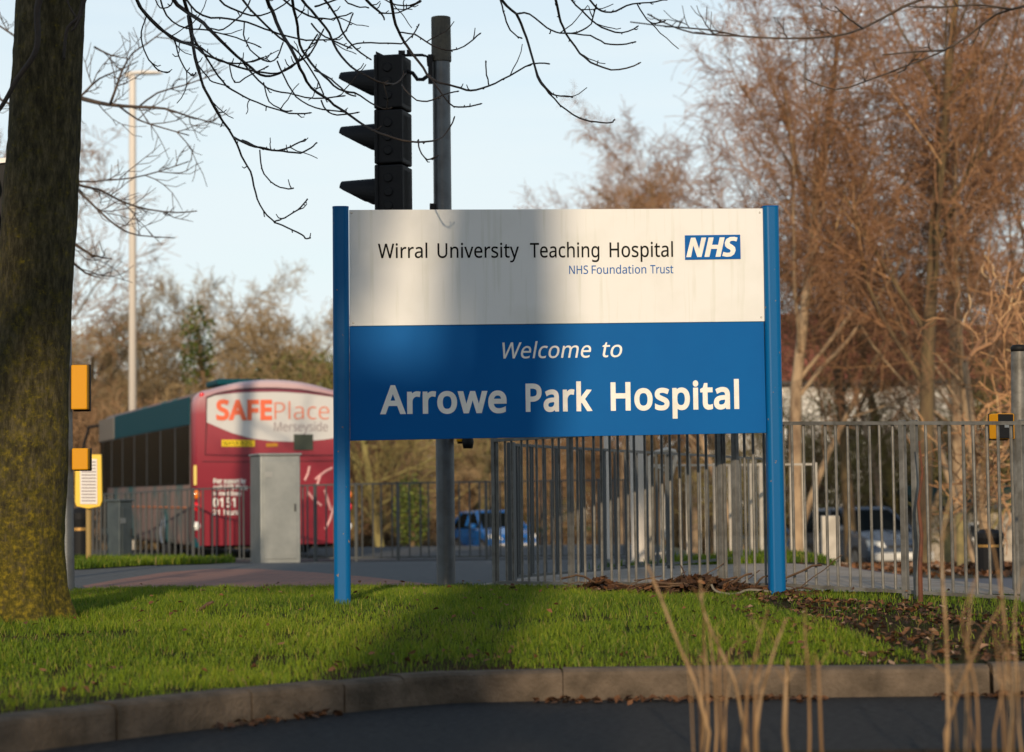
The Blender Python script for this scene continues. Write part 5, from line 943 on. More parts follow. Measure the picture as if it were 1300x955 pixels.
strip_line('hatch_seam', [(262, 505), (275, 500), (300, 495), (325, 493.3), (350, 493.3), (380, 495), (410, 500), (438, 506)], M_seam, .016)
strip_line('panel_seam', [(257, 586), (300, 586.5), (442, 585)], M_seam, .007)
rp_quad('shade_visor', mat('maroon_trim', (.20, .03, .06), .4), [(266, 503), (285, 498), (310, 494.5), (350, 493.5), (390, 496.5), (420, 501), (436, 506), (420, 503.5), (390, 499.5), (350, 497), (310, 498), (285, 500.5)], .012)
np_ = rp_quad('number_plate', M_plate, [(281.5, 558.5), (323.5, 559), (323.5, 567), (281.5, 567)], .012, bev=.003)
words(BP, [('NX53', 284, 302, 565.2, 565.2, 5), ('BZG', 306, 321, 565.2, 565.2, 5)], M_black, 'lettering', np_, .0145, depth=.003)
rp_quad('reversing_lamp', mat('amber_marker', (.45, .20, .01), .3), [(338, 563), (352, 562.5), (353, 567), (338, 567.5)], .014)
rp_quad('vent_panel', mat('dark_green_vent', (.03, .04, .025), .5), [(373, 551.5), (397.5, 551.5), (397.5, 571.5), (373, 571.5)], .018, bev=.003)
rp_quad('sticker', mat('yellow_sticker', (.80, .62, .15), .5), [(246, 591), (259, 590.5), (259, 615.5), (246, 616)], -.012, .02)
for py, m_, nm in ((628, M_amber, 'indicator'), (643.5, M_redl, 'brake_light'), (668, M_clear, 'reversing_light')):
    for px in (249.3, 441.5):
        b = MB(); b.lathe([(0, .03), (.04, .026), (.065, .010), (.07, 0), (.07, -.05)], c=BP.P(px, py, -.008), k=18, M=Matrix.Rotation(BYAW, 3, 'Z') @ Matrix.Rotation(R(90), 3, 'X'))
        keep(b.build(nm, m_, smooth=True), rear)
b = MB(); b.lathe([(0, .02), (.03, .016), (.04, 0), (.04, -.05)], c=BP.P(256.5, 501.5, -.03), k=14, M=Matrix.Rotation(BYAW, 3, 'Z') @ Matrix.Rotation(R(90), 3, 'X')); keep(b.build('marker_light', M_redl, smooth=True), rear)
rp_quad('corner_panel', M_teal, [(245, 683), (257, 683), (257, 695), (245, 695)], -.004, .014)
rp_quad('clearance_lamp_bar', M_silv, [(337, 487), (363, 487), (363, 490.5), (337, 490.5)], -.03, .04, bev=.004)
for px in (331, 367):
    b = MB(); b.lathe([(0, .03), (.035, .02), (.045, 0), (.045, -.05)], c=BP.P(px, 489.5, -.04), k=14, M=Matrix.Rotation(BYAW, 3, 'Z') @ Matrix.Rotation(R(90), 3, 'X')); keep(b.build('clearance_lamp', M_clear, smooth=True), rear)
words(BP, [('For', 271, 282, 613.5, 613.5, 5.5), ('support', 284, 304, 613.5, 613.5, 5.5), ('by', 306, 312, 613.5, 613.5, 5.5), ('call', 271, 282, 621.5, 621.5, 5.5), ('SAFE', 284, 297, 621.5, 621.5, 5.5), ('Place', 299, 314, 621.5, 621.5, 5.5),
           ('to', 271, 276, 629, 629, 5), ('meet', 278, 291, 629, 629, 5), ('them', 293, 306, 629, 629, 5)], M_whitev, 'lettering', rear, .010, bold=.07, depth=.006)
words(BP, [('0151', 270.5, 299, 643.5, 643.5, 11)], M_whitev, 'lettering', rear, .010, bold=.05, depth=.006)
words(BP, [('21', 270.5, 279, 653.5, 653.5, 6), ('hours', 284, 302, 653.5, 653.5, 6)], M_whitev, 'lettering', rear, .010, bold=.06, depth=.006)
for pts_ in ([(387, 610), (391, 601), (393, 592)], [(403, 615), (407, 603), (414, 598), (422, 594)], [(407, 603), (400, 609)], [(390, 624), (398, 634), (408, 642)], [(412, 622), (416, 634), (420, 648)], [(428, 600), (432, 612)], [(425, 640), (419, 660), (413, 672)]):
    strip_line('advert_twig', pts_, M_pinkl, .022, .004)

# ================================================================== cars
def make_car(name, label, x, y, yaw, paint, style, cat='car'):
    z = g(x, y) + .01; root = empty(name, (x, y, z), yaw); tag(root, label, cat)
    S = {'van': dict(L=4.1, hw=.86, belt=[(-2.05, .72), (-1.95, 1.0), (.9, 1.02), (1.2, .98), (1.9, .78), (2.05, .55)], cab=[(-1.95, 1.0, -1.8, 1.0), (-1.75, 1.72), (.2, 1.76), (1.15, .99)]),
         'hatch': dict(L=4.2, hw=.88, belt=[(-2.1, .6), (-2.0, .95), (.6, .97), (1.0, .93), (1.85, .74), (2.1, .52)], cab=[(-2.0, .95), (-1.45, 1.42), (.05, 1.46), (1.0, .93)])}[style]
    hw = S['hw']; st = S['belt']
    b = MB(); n = 0
    ring = []
    for i, (yy, zb) in enumerate(st):
        k = 1 - .22 * max(0, abs(yy) - 1.75) / .35 ; h_ = hw * k; zl = .24 if abs(yy) < 1.95 else .34
        ring.append([(-h_ * .93, yy, zl), (-h_, yy, zl + .12), (-h_ * 1.0, yy, lerp(zl, zb, .6)), (-h_ * .97, yy, zb - .06), (-h_ * .86, yy, zb), (0, yy, zb + .035),
                     (h_ * .86, yy, zb), (h_ * .97, yy, zb - .06), (h_ * 1.0, yy, lerp(zl, zb, .6)), (h_, yy, zl + .12), (h_ * .93, yy, zl)])
    m = len(ring[0])
    for r_ in ring: b.v += r_
    for i in range(len(ring) - 1):
        for j in range(m): b.f.append((i * m + j, i * m + (j + 1) % m, (i + 1) * m + (j + 1) % m, (i + 1) * m + j))
    b.f.append(tuple(range(m))); b.f.append(tuple((len(ring) - 1) * m + j for j in range(m))[::-1])
    o = b.build('body', paint, fix=True, smooth=False, bevel=.03, bseg=3); o.parent = root
    cab = S['cab']
    gl = MB(); P = [(c[0], c[1]) for c in cab]
    wb, wt = hw * .90, hw * .70
    V = []
    for (yy, zz) in P:
        w_ = wb if zz < 1.1 else wt; V += [(-w_, yy, zz), (w_, yy, zz)]
    gl.add(V, [(0, 2, 4, 6), (1, 7, 5, 3), (0, 1, 3, 2), (2, 3, 5, 4), (4, 5, 7, 6), (0, 6, 7, 1)])
    o = gl.build('windows', M_glass, fix=True); o.parent = root
    rf = MB(); (ya, za), (yb, zb_) = P[1], P[2]
    rf.add([(-wt - .03, ya - .04, za - .02), (wt + .03, ya - .04, za - .02), (wt + .03, yb + .04, zb_ - .02), (-wt - .03, yb + .04, zb_ - .02), (-wt + .05, ya, za + .05), (wt - .05, ya, za + .05), (wt - .05, yb - .05, zb_ + .05), (-wt + .05, yb - .05, zb_ + .05)],
           [(3, 2, 1, 0), (4, 5, 6, 7), (0, 1, 5, 4), (1, 2, 6, 5), (2, 3, 7, 6), (3, 0, 4, 7)])
    o = rf.build('roof', paint, bevel=.02); o.parent = root
    for sx_ in (-1, 1):
        for (y0, z0, y1, z1) in ((P[2][0], P[2][1], P[3][0], P[3][1]), (P[1][0], P[1][1], P[0][0], P[0][1])):
            p_ = MB(); p_.tube([(sx_ * wt, y0, z0), (sx_ * wb, y1, z1)], .045, 6); q = p_.build('roof_pillar', paint); q.parent = root
        p_ = MB(); p_.tube([(sx_ * (wt + .005), -.5, P[2][1]), (sx_ * (wb + .005), -.45, 1.0)], .04, 6); q = p_.build('roof_pillar', paint); q.parent = root
        p_ = MB(); p_.box((sx_ * (hw + .09), .75, 1.02), (.16, .09, .13)); q = p_.build('wing_mirror', paint, bevel=.03); q.parent = root
        hz_ = .66 if style == 'hatch' else .70
        p_ = MB(); p_.prism([(sx_ * hw * .50, 2.03, hz_ - .08), (sx_ * hw * .92, 1.84, hz_ - .06), (sx_ * hw * .93, 1.76, hz_ + .10), (sx_ * hw * .55, 1.95, hz_ + .05)], (0, .06, 0)); q = p_.build('headlight', M_clear, fix=True, bevel=.01); q.parent = root
        for yy in (-1.3, 1.3):
            p_ = MB(); p_.lathe([(.0, .08), (.2, .07), (.22, .10), (.30, .10), (.315, .06), (.315, -.1), (0, -.1)], c=(sx_ * (hw - .1), yy, .315), k=20, M=Matrix.Rotation(R(90 * sx_), 3, 'Y')); w2 = p_.build('wheel', M_tyre); w2.parent = root
            p_ = MB(); p_.lathe([(.0, .10), (.05, .11), (.19, .085), (.21, .10)], c=(sx_ * (hw - .1), yy, .315), k=20, M=Matrix.Rotation(R(90 * sx_), 3, 'Y')); q = p_.build('rim', M_rim); q.parent = w2
    p_ = MB(); p_.box((0, 2.02, .56), (.75, .12, .15)); q = p_.build('grille', M_dark, bevel=.02); q.parent = root
    p_ = MB(); p_.box((0, 2.06, .37), (1.5, .14, .20)); q = p_.build('bumper', paint if style == 'van' else M_silver_car, bevel=.04); q.parent = root
    p_ = MB(); p_.box((0, 2.13, .40), (.52, .02, .11)); q = p_.build('number_plate', M_whitev); q.parent = root
    return root
M_bluecar = mat('blue_car_paint', (.01, .12, .42), .25, coat=.8)
M_silver_car = mat('silver_car_paint', (.60, .58, .55), .3, .2, coat=.5)
M_slate = mat('slate_car_paint', (.10, .125, .17), .25, .4, coat=.8)
M_navycar = mat('dark_blue_car_paint', (.02, .04, .09), .2, .3, coat=.9)
M_paleblue = mat('pale_blue_car_paint', (.25, .42, .6), .25, coat=.8)
make_car('parked_car', 'bright blue hatchback facing the camera beyond the far railing', xat(626, 74), 75, R(180 + 20), M_bluecar, 'hatch')
make_car('parked_car', 'pale blue car partly hidden behind the bright blue one', xat(592, 84), 86, R(180 + 18), M_paleblue, 'hatch')
make_car('parked_car', 'dark blue-grey car with silver bumper facing the camera beyond the right railings', xat(1104, 54), 55, R(180 + 17), M_slate, 'hatch')
make_car('parked_car', 'light blue car showing between the right sign post and the pillar box', xat(1012, 66), 67, R(180 + 28), M_paleblue, 'hatch')

# ================================================================== buildings
def tile_mat(name, c1, c2):
    m = bpy.data.materials.new(name); m.use_nodes = True; n_ = m.node_tree; b_ = n_.nodes['Principled BSDF']; b_.inputs['Roughness'].default_value = .85
    t = n_.nodes.new('ShaderNodeTexBrick'); t.inputs['Color1'].default_value = (*c1, 1); t.inputs['Color2'].default_value = (*c2, 1); t.inputs['Mortar'].default_value = (c1[0] * .4, c1[1] * .4, c1[2] * .4, 1)
    t.inputs['Scale'].default_value = 1; t.inputs['Brick Width'].default_value = .28; t.inputs['Row Height'].default_value = .22; t.inputs['Mortar Size'].default_value = .02
    c = n_.nodes.new('ShaderNodeTexCoord'); n_.links.new(c.outputs['Object'], t.inputs['Vector']); n_.links.new(t.outputs['Color'], b_.inputs['Base Color']); return m
M_tiles = tile_mat('red_tiles', (.34, .10, .06), (.26, .08, .05))
M_render = mat('white_render', (.72, .69, .64), .9, col2=(.60, .57, .52), scale=.6, amt=.5)
M_brickw = tile_mat('chimney_brick', (.30, .12, .07), (.24, .1, .06))
M_pane = mat('window_glass', (.03, .035, .04), .08)
M_wframe = mat('white_window_frame', (.75, .74, .72), .5)
def house(name, label, x0, x1, y, depth, zb, ze, zr, wins, wall=M_render, roof=M_tiles, chim=(), cat='house'):
    cx_ = (x0 + x1) / 2; W = x1 - x0
    root = empty(name, (cx_, y + depth / 2, zb)); tag(root, label, cat)
    H = ze - zb
    b = MB(); b.box((0, 0, H / 2), (W, depth, H)); o = b.build('wall', wall); o.parent = root
    b = MB(); e_ = .4; yr = depth / 2 + e_; zr_ = zr - zb
    b.prism([(-W / 2 - e_, -yr, H - .05), (-W / 2 - e_, -yr, H + .08), (-W / 2 - e_, 0, zr_), (-W / 2 - e_, yr, H + .08), (-W / 2 - e_, yr, H - .05)], (W + 2 * e_, 0, 0)); ro = b.build('roof', roof, fix=True); ro.parent = root
    for cx2 in chim:
        b = MB(); b.box((cx2, 0, zr_ + .35), (1.1, .7, 1.9)); b.box((cx2 - .25, 0, zr_ + 1.45), (.28, .28, .4)); b.box((cx2 + .25, 0, zr_ + 1.45), (.28, .28, .4)); q = b.build('chimney', M_brickw, fix=True); q.parent = ro
    for (wx, wz, ww, wh) in wins:
        b = MB(); b.box((wx, -depth / 2 - .03, wz), (ww, .10, wh)); f = b.build('window', M_wframe); f.parent = root
        b = MB()
        for k in (-1, 1): b.box((wx + k * ww * .235, -depth / 2 - .085, wz), (ww * .40, .03, wh - .16))
        q = b.build('pane', M_pane); q.parent = f
    b = MB(); b.box((0, -depth / 2 - .42, H - .02), (W + .8, .12, .14)); q = b.build('gutter', M_dark); q.parent = root
    return root
hx0 = xat(985, 96); hx1 = xat(1185, 96)
house('house', 'white rendered house with a long red tiled roof behind the bare birches', hx0 - 2, xat(1230, 98), 98, 8, -1.7, 5.6, 8.9,
      [(-6 + 3.4 * k, 1.7, 1.5, 1.3) for k in range(4)] + [(-6 + 3.4 * k, 5.0, 1.5, 1.3) for k in range(4)], chim=(-3.4, 3.6))
house('house', 'second white house with red tiled roof, furthest right behind the trees', xat(1245, 102), xat(1420, 102), 104, 8, -1.7, 5.4, 8.7,
      [(-3.5 + 3.4 * k, 1.7, 1.5, 1.3) for k in range(3)] + [(-3.5 + 3.4 * k, 5.0, 1.5, 1.3) for k in range(3)], chim=(0,))
lb = house('low_building', 'long cream building with a green strip along its wall behind the bright blue car', xat(655, 96), xat(792, 96), 97, 6, -1.7, 1.3, 1.9,
      [(-1.4, 1.9, .8, .9), (1.2, 1.9, .8, .9)], wall=mat('cream_render', (.66, .58, .46), .9), roof=mat('flat_felt', (.16, .13, .1), .9), cat='building')
b = MB(); b.box((0, -3.06, 1.15), (4.3, .06, .22)); o = b.build('green_fascia', mat('green_fascia', (.03, .16, .07), .6)); o.parent = lb
b = MB(); b.box((0, -3.04, .5), (4.4, .04, .8)); o = b.build('shutter', mat('dark_shutter', (.05, .05, .05), .6)); o.parent = lb
sh = house('shed', 'small beige shed with a dark green roof beyond the mossy bollards', xat(1176, 62), xat(1290, 62), 62, 3.2, -1.15, .55, 1.1, [(-.1, 1.0, .5, .5)],
           wall=mat('beige_boards', (.42, .36, .29), .9), roof=mat('dark_green_felt', (.01, .05, .045), .8), cat='shed')

# ================================================================== trees
def twig_stops(a, b, c): return [(0, a), (.5, b), (1, c)]
M_tw_birch = tint_mat('birch_twigs', [(0, (.13, .066, .040)), (.5, (.30, .155, .08)), (.85, (.48, .27, .13)), (1, (.62, .42, .22))], .8)
M_tw_tan = tint_mat('tan_twigs', [(0, (.15, .10, .055)), (.5, (.31, .22, .115)), (.85, (.44, .33, .18)), (1, (.52, .42, .25))], .8)
M_tw_moss = tint_mat('mossy_twigs', [(0, (.06, .045, .02)), (.5, (.15, .115, .045)), (.8, (.24, .20, .065)), (1, (.34, .29, .11))], .8)
M_tw_brown = tint_mat('brown_twigs', [(0, (.11, .06, .033)), (.5, (.26, .15, .078)), (1, (.42, .27, .15))], .8)
M_bk_birch = mat('birch_bark', (.40, .28, .17), .85, col2=(.12, .07, .04), scale=5, amt=.55, contrast=.3, bump=.4, bscale=14, stretch=(1, 1, .4))
M_bk_dark = mat('dark_bark', (.09, .055, .03), .9, col2=(.16, .11, .05), scale=3, amt=.5, bump=.6, bscale=12, stretch=(1, 1, .3))
M_bk_moss = mat('mossy_bark', (.17, .13, .05), .9, col2=(.27, .23, .08), scale=2.5, amt=.5, bump=.6, bscale=12, stretch=(1, 1, .4))
M_dktwig = mat('dark_twig', (.022, .015, .011), .75, col2=(.035, .022, .014), scale=25, amt=.5)
M_midtwig = mat('grey_brown_twig', (.055, .038, .028), .8, col2=(.09, .06, .04), scale=10, amt=.5)

def rnd_perp(rn, d):
    v = Vector((rn.gauss(0, 1), rn.gauss(0, 1), rn.gauss(0, 1))); v -= d * v.dot(d)
    return v.normalized() if v.length > 1e-4 else d.orthogonal().normalized()
class Tree:
    """branches grown recursively; level 0 and 1 go in the trunk mesh, the rest in the crown"""
    def __init__(s, seed, P): s.rn = random.Random(seed); s.P = P; s.tr = MB(); s.cr = MB(); s.n = 0
    def branch(s, p, d, L, r, lv):
        P = s.P; rn = s.rn
        if s.n > P['max'] : return
        s.n += 1
        n = P['seg'][min(lv, len(P['seg']) - 1)]; pts = [p.copy()]; rad = [r]; dirs = [d.copy()]; q = p.copy(); dd = d.copy()
        wob = P['wob'][min(lv, len(P['wob']) - 1)]; trop = P['trop'][min(lv, len(P['trop']) - 1)]
        rend = max(P['rmin'], r * (P['taper'] if lv < P['lv'] else .5))
        for i in range(n):
            dd = dd + rnd_perp(rn, dd) * rn.uniform(0, wob) + Vector((0, 0, trop)) / n
            dd.normalize(); q = q + dd * (L / n); pts.append(q.copy()); rad.append(lerp(r, rend, (i + 1) / n)); dirs.append(dd.copy())
        mb = s.tr if lv <= P['trunk_lv'] else s.cr
        t = min(1, max(0, P['tint'] + (.25 if lv <= 2 else 0) * rn.random() + rn.gauss(0, .16)))
        k = 8 if lv == 0 else 5 if lv == 1 else 3
        if lv <= P['trunk_lv']: mb.tube(pts, rad, k, cap=False)
        else: mb.tube(pts, rad, k, cap=False, tint=t)
        if lv >= P['lv']: return
        nc = P['kids'][lv]; f0 = P['from'][lv]
        for c in range(nc):
            f = f0 + (1 - f0) * ((c + rn.random()) / nc); x = f * n; i = min(int(x), n - 1)
            pp = pts[i].lerp(pts[i + 1], x - i); di = dirs[i + 1]
            ang = R(rn.gauss(P['ang'][lv], P['ang'][lv] * .25)); cd = di * math.cos(ang) + rnd_perp(rn, di) * math.sin(ang)
            if lv == 0 and P.get('flat'): cd.z += P['flat']
            cl = L * P['len'][lv] * rn.uniform(.65, 1.2) * (1.15 - .55 * (f - f0) / (1 - f0 + 1e-6) if lv < 2 else 1)
            s.branch(pp, cd.normalized(), cl, max(P['rmin'], lerp(r, rend, f) * P['rk'][lv]), lv + 1)
        if lv < P['lv'] and P.get('fork') and lv <= 1:
            for _ in range(2):
                cd = dd + rnd_perp(rn, dd) * .5; s.branch(pts[-1], cd.normalized(), L * P['len'][lv] * .9, rend * .9, lv + 1)
def make_tree(name, label, seed, P, mb, mt, x, y, group, cat='tree', stems=1, lean=(0, 0), leaves_=None):
    T = Tree(seed, P)
    for k in range(stems):
        a = T.rn.uniform(0, 6.28); sp = P.get('spread', .0)
        off = Vector((math.cos(a) * sp * .5, math.sin(a) * sp * .5, -.15)) if stems > 1 else Vector((0, 0, -.15))
        d = Vector((lean[0] + (math.cos(a) * sp * .4 if stems > 1 else 0), lean[1] + (math.sin(a) * sp * .4 if stems > 1 else 0), 1)).normalized()
        T.branch(off, d, P['H'] * T.rn.uniform(.8, 1.0) if stems > 1 else P['H'], P['R'], 0)
    root = empty(name, (x, y, g(x, y))); tag(root, label, cat, group)
    o = T.tr.build('trunk', mb, smooth=True); o.parent = root
    o = T.cr.build('crown', mt); o.parent = root
    return root
PB = dict(H=11, R=.15, rmin=.0052, seg=[9, 7, 6, 5, 4], wob=[.10, .20, .22, .22, .25], trop=[.1, .45, .25, -.1, -.5], taper=.25, lv=4, trunk_lv=1, kids=[13, 9, 8, 6], **{'from': [.27, .2, .15, .1]},
          ang=[42, 38, 42, 45], len=[.42, .5, .5, .6], rk=[.42, .5, .5, .6], max=8500, tint=.42)
PO = dict(H=7.5, R=.17, rmin=.007, seg=[7, 6, 5, 4, 3], wob=[.16, .35, .45, .5, .5], trop=[.1, .4, .2, .1, .0], taper=.3, lv=4, trunk_lv=1, kids=[13, 10, 8, 6], **{'from': [.12, .15, .1, .1]},
          ang=[58, 48, 50, 50], len=[.55, .5, .5, .5], rk=[.5, .5, .5, .6], max=14000, tint=.5)
PS = dict(H=4.4, R=.035, rmin=.006, seg=[6, 5, 4, 3], wob=[.16, .3, .4, .5], trop=[.1, .4, .2, .1], taper=.3, lv=3, trunk_lv=0, kids=[9, 6, 5], **{'from': [.1, .1, .1]},
          ang=[32, 38, 45], len=[.45, .5, .55], rk=[.5, .55, .6], max=9000, tint=.5, spread=1.0)
PM = dict(H=4.6, R=.13, rmin=.009, seg=[6, 8, 6, 4], wob=[.2, .5, .6, .6], trop=[.1, .1, .1, .2], taper=.35, lv=3, trunk_lv=1, kids=[13, 10, 8], **{'from': [.04, .12, .1]},
          ang=[78, 55, 55], len=[.8, .45, .5], rk=[.36, .4, .5], max=6000, tint=.6)
GB = 'bare winter trees behind the road'
birchA = make_tree('birch_tree', 'pale-stemmed birch just right of the sign with forking limbs', 11, PB, M_bk_birch, M_tw_birch, xat(1012, 44), 44, GB, lean=(.03, 0))
birchB = make_tree('birch_tree', 'thick-trunked reddish birch standing midway between the sign and the right edge', 23, dict(PB, R=.17, H=12, ang=[34, 36, 42, 45]), M_bk_dark, M_tw_birch, xat(1168, 42), 42, GB)
birchC = make_tree('birch_tree', 'many-stemmed birch with golden bark nearest the right edge', 37, dict(PB, R=.095, H=11.5, spread=.9), M_bk_birch, M_tw_birch, xat(1262, 46), 46, GB, stems=3)
oakA = make_tree('bare_tree', 'tall spreading tan tree above the middle of the bus', 41, PO, M_bk_dark, M_tw_tan, xat(285, 70), 70, GB)
oakB = make_tree('bare_tree', 'bushy tan tree filling the gap between the mossy trunk and the street lamp', 53, dict(PO, H=6.2, ang=[50, 50, 50, 50]), M_bk_dark, M_tw_tan, xat(130, 68), 68, GB)
brownA = make_tree('bare_tree', 'rusty brown twiggy tree rising above the right half of the sign', 61, dict(PO, H=7.8, kids=[12, 9, 7, 6], ang=[40, 40, 45, 45], R=.13), M_bk_dark, M_tw_brown, xat(842, 56), 56, GB)
brownB = make_tree('bare_tree', 'slender weeping birch with a small drooping top above the sign', 67, dict(PB, H=10.4, R=.09, max=1600, **{'from': [.5, .2, .15, .1]}, kids=[8, 6, 6, 5], len=[.22, .5, .5, .7]), M_bk_birch, M_tw_birch, xat(790, 66), 66, GB)
mossA = make_tree('bare_tree', 'low sprawling mossy tree with yellow-green limbs seen under the sign', 71, PM, M_bk_moss, M_tw_moss, xat(484, 58), 58, GB)
shrubA = make_tree('shrub', 'brown twiggy shrub directly behind the rear of the bus', 83, PS, M_bk_dark, M_tw_brown, xat(330, 62), 62, 'twiggy shrubs in the hedgerow', 'shrub', stems=16)
shrubB = make_tree('shrub', 'tan twiggy shrub behind the front of the bus', 97, PS, M_bk_dark, M_tw_tan, xat(200, 63), 63, 'twiggy shrubs in the hedgerow', 'shrub', stems=14)
bpy.context.view_layer.update()
KIDS = {}
def tree_copy(src, label, px, y, s, rz, sz=None):
    x = xat(px, y); c = src.copy(); COL.objects.link(c); c.location = (x, y, g(x, y)); c.rotation_euler = (0, 0, rz); c.scale = (s, s, sz or s)
    if src not in KIDS: KIDS[src] = children(src)
    for k in KIDS[src]:
        d = k.copy(); COL.objects.link(d); d.parent = c
    c['label'] = label; return c
T = tree_copy
# right-hand woodland, near to far
T(birchA, 'leaning birch between the thick red birch and the golden one', 1216, 52, 1.05, 2.1)
T(birchC, 'many-stemmed pale birch right behind the right sign post', 975, 50, .92, 1.3)
T(birchB, 'dark-trunked birch a little right of the sign post, further back', 1080, 54, .95, 4.0)
T(birchA, 'tall birch at the very right edge of the wood', 1318, 50, 1.1, 5.2)
T(birchC, 'birch clump behind the thick red birch', 1130, 60, 1.0, 3.7)
T(birchB, 'shorter dark birch over the right part of the sign', 905, 62, .74, .7)
T(oakB, 'wide tan tree low behind the golden birch', 1280, 64, 1.2, 1.9)
T(brownA, 'smaller rusty tree just left of the drooping birch', 765, 72, .74, 4.4)
T(brownA, 'low rusty tree over the word Teaching of the sign', 700, 78, .62, 1.0)
T(brownB, 'second drooping birch, right of the first one', 868, 68, 1.12, 3.3)
T(birchA, 'fine reddish birch above the logo end of the sign', 882, 64, 1.02, 3.4)
T(birchB, 'smaller hazy birch left of the drooping one', 818, 76, .92, 2.3)
T(oakA, 'faint distant tree over the middle of the sign', 655, 95, .95, 3.9)
# left-hand trees
T(oakA, 'tan tree behind the left sign post', 410, 74, .92, 2.4)
T(oakB, 'tan tree between the tall spreading one and the sign post', 350, 66, .98, 3.3)
T(oakB, 'tan tree just right of the tall street lamp', 205, 72, 1.08, 5.0)
T(oakA, 'tan tree far behind the tall street lamp', 170, 88, 1.0, 2.9)
T(oakB, 'tan tree far behind the front of the bus', 110, 86, 1.15, 1.4)
T(oakA, 'tan tree far behind the rear of the bus', 330, 90, 1.02, 5.8)
T(oakB, 'broad tan tree far behind the left sign post', 430, 88, 1.15, 2.2)
T(oakA, 'tan tree partly behind the mossy trunk', 60, 76, .88, .6)
T(brownA, 'reddish tree left of the mossy trunk', -12, 60, 1.2, 2.0)
T(oakB, 'tan tree behind the sign panel near the traffic light pole', 500, 80, .98, 1.2)
T(oakB, 'tan tree behind the sign panel near its middle', 590, 84, 1.0, 4.2)
T(mossA, 'yellow-green mossy tree between the traffic light pole and the near railing', 660, 92, 1.0, 1.7)
T(mossA, 'mossy tree low behind the right sign post', 960, 56, .9, 3.0)
T(mossA, 'mossy tree among the birch stems above the silver car', 1090, 62, 1.05, 5.1)
T(mossA, 'mossy tree behind the bus above its advert', 395, 72, 1.1, .4)
T(mossA, 'mossy tree low among the golden birch stems', 1235, 58, 1.0, 2.3)
# hedgerow shrubs: one label each by what they stand behind
for i, (src, lab, px, y, s, rz) in enumerate([
    (shrubA, 'brown shrub behind the street lamp foot', 160, 66, 1.05, 1.), (shrubA, 'brown shrub between the signal pole and the bus front', 118, 60, .95, 2.4), (shrubB, 'tan shrub above the middle of the bus roof', 265, 67, 1.1, 3.),
    (shrubA, 'brown shrub just left of the left sign post', 405, 64, 1., 4.), (shrubB, 'tan shrub seen through the gap left of the traffic light pole', 470, 70, .9, 5.), (shrubA, 'brown shrub behind the traffic light pole', 545, 84, .85, .6),
    (shrubB, 'tan shrub above the bright blue car', 630, 92, 1., 2.), (shrubA, 'brown shrub beside the cream building', 700, 100, 1.25, 3.6), (shrubA, 'brown shrub behind the thick white post', 812, 72, 1., 1.6), (shrubB, 'tan shrub behind the pale railings', 880, 66, .9, 4.4),
    (shrubA, 'brown shrub behind the right sign post', 985, 68, 1., 5.4), (shrubB, 'tan shrub between the silver car and the shed', 1150, 68, 1., 1.1), (shrubA, 'brown shrub behind the shed', 1215, 74, 1.15, 2.9),
    (shrubB, 'tan shrub at the right edge behind the short pole', 1292, 66, 1.05, 3.9), (shrubA, 'brown shrub behind the signal board at the left edge', 5, 62, 1.1, 5.7), (shrubB, 'tan shrub behind the mossy trunk', 60, 66, 1., .9)]):
    T(src, lab, px, y, s, rz)

# ---- leafy masses: hedges of small leaf faces
def leaf_cloud(n, seed, shape, size):
    """shape(r)-> (N,3) points"""
    r = np.random.default_rng(seed); p = shape(r, n); N = len(p); s = r.uniform(.5, 1, N) * size
    nn = r.normal(size=(N, 3)); nn /= np.linalg.norm(nn, axis=1)[:, None]
    t1 = np.cross(nn, r.normal(size=(N, 3))); t1 /= np.linalg.norm(t1, axis=1)[:, None] + 1e-9; t2 = np.cross(nn, t1); S = s[:, None]
    v = np.empty((N, 4, 3)); v[:, 0] = p - t1 * S * .6; v[:, 1] = p + t2 * S * .32; v[:, 2] = p + t1 * S * .6; v[:, 3] = p - t2 * S * .32
    f = np.arange(N)[:, None] * 4 + np.array([[0, 1, 2, 3]])
    return v.reshape(-1, 3), f, r.random(N)
M_hedge = tint_mat('beech_hedge_leaves', [(0, (.07, .042, .022)), (.5, (.18, .11, .054)), (1, (.32, .21, .10))], .8)
M_green = tint_mat('evergreen_leaves', [(0, (.010, .022, .006)), (.6, (.03, .06, .012)), (1, (.10, .14, .03))], .6)
M_ivy = tint_mat('ivy_leaves', [(0, (.03, .055, .01)), (.6, (.08, .11, .02)), (1, (.19, .22, .04))], .6)
def hedge_shape(L, D, H, seed):
    def f(r, n):
        x = r.uniform(-L / 2, L / 2, n); y = r.uniform(-D / 2, D / 2, n); u = r.random(n) ** .8
        top = H * (.78 + .22 * fnoise(x, y, .9, seed) + .12 * (fnoise(x, y, 3, seed + 1) - .5))
        return np.stack([x, y, u * top], 1)
    return f
def leafy(name, label, cat, x, y, v, f, t, m, part='foliage', stem=None, group=None, rz=0):
    root = empty(name, (x, y, g(x, y)), rz); tag(root, label, cat, group)
    o = np_mesh(part, v, f, m, tint=t); o.parent = root
    b = MB(); rn = random.Random(int(abs(x * 10)))
    for sx_, sy_, sh_ in stem or [(0, 0, 1)]: b.tube([(sx_, sy_, -.1), (sx_ + rn.uniform(-.1, .1), sy_, sh_)], [.07, .03], 6)
    o = b.build('stem', M_bk_dark); o.parent = root
    return root
v, f, t = leaf_cloud(26000, 3, hedge_shape(13, 2.5, 5.6, 40), .17)
h0 = leafy('hedge', 'tall brown hedge behind the bus', 'hedge', xat(300, 86), 86, v, f, t, M_hedge, group='tall brown hedges closing the view', stem=[(-4, 0, 2), (0, 0, 2), (4, 0, 2)])
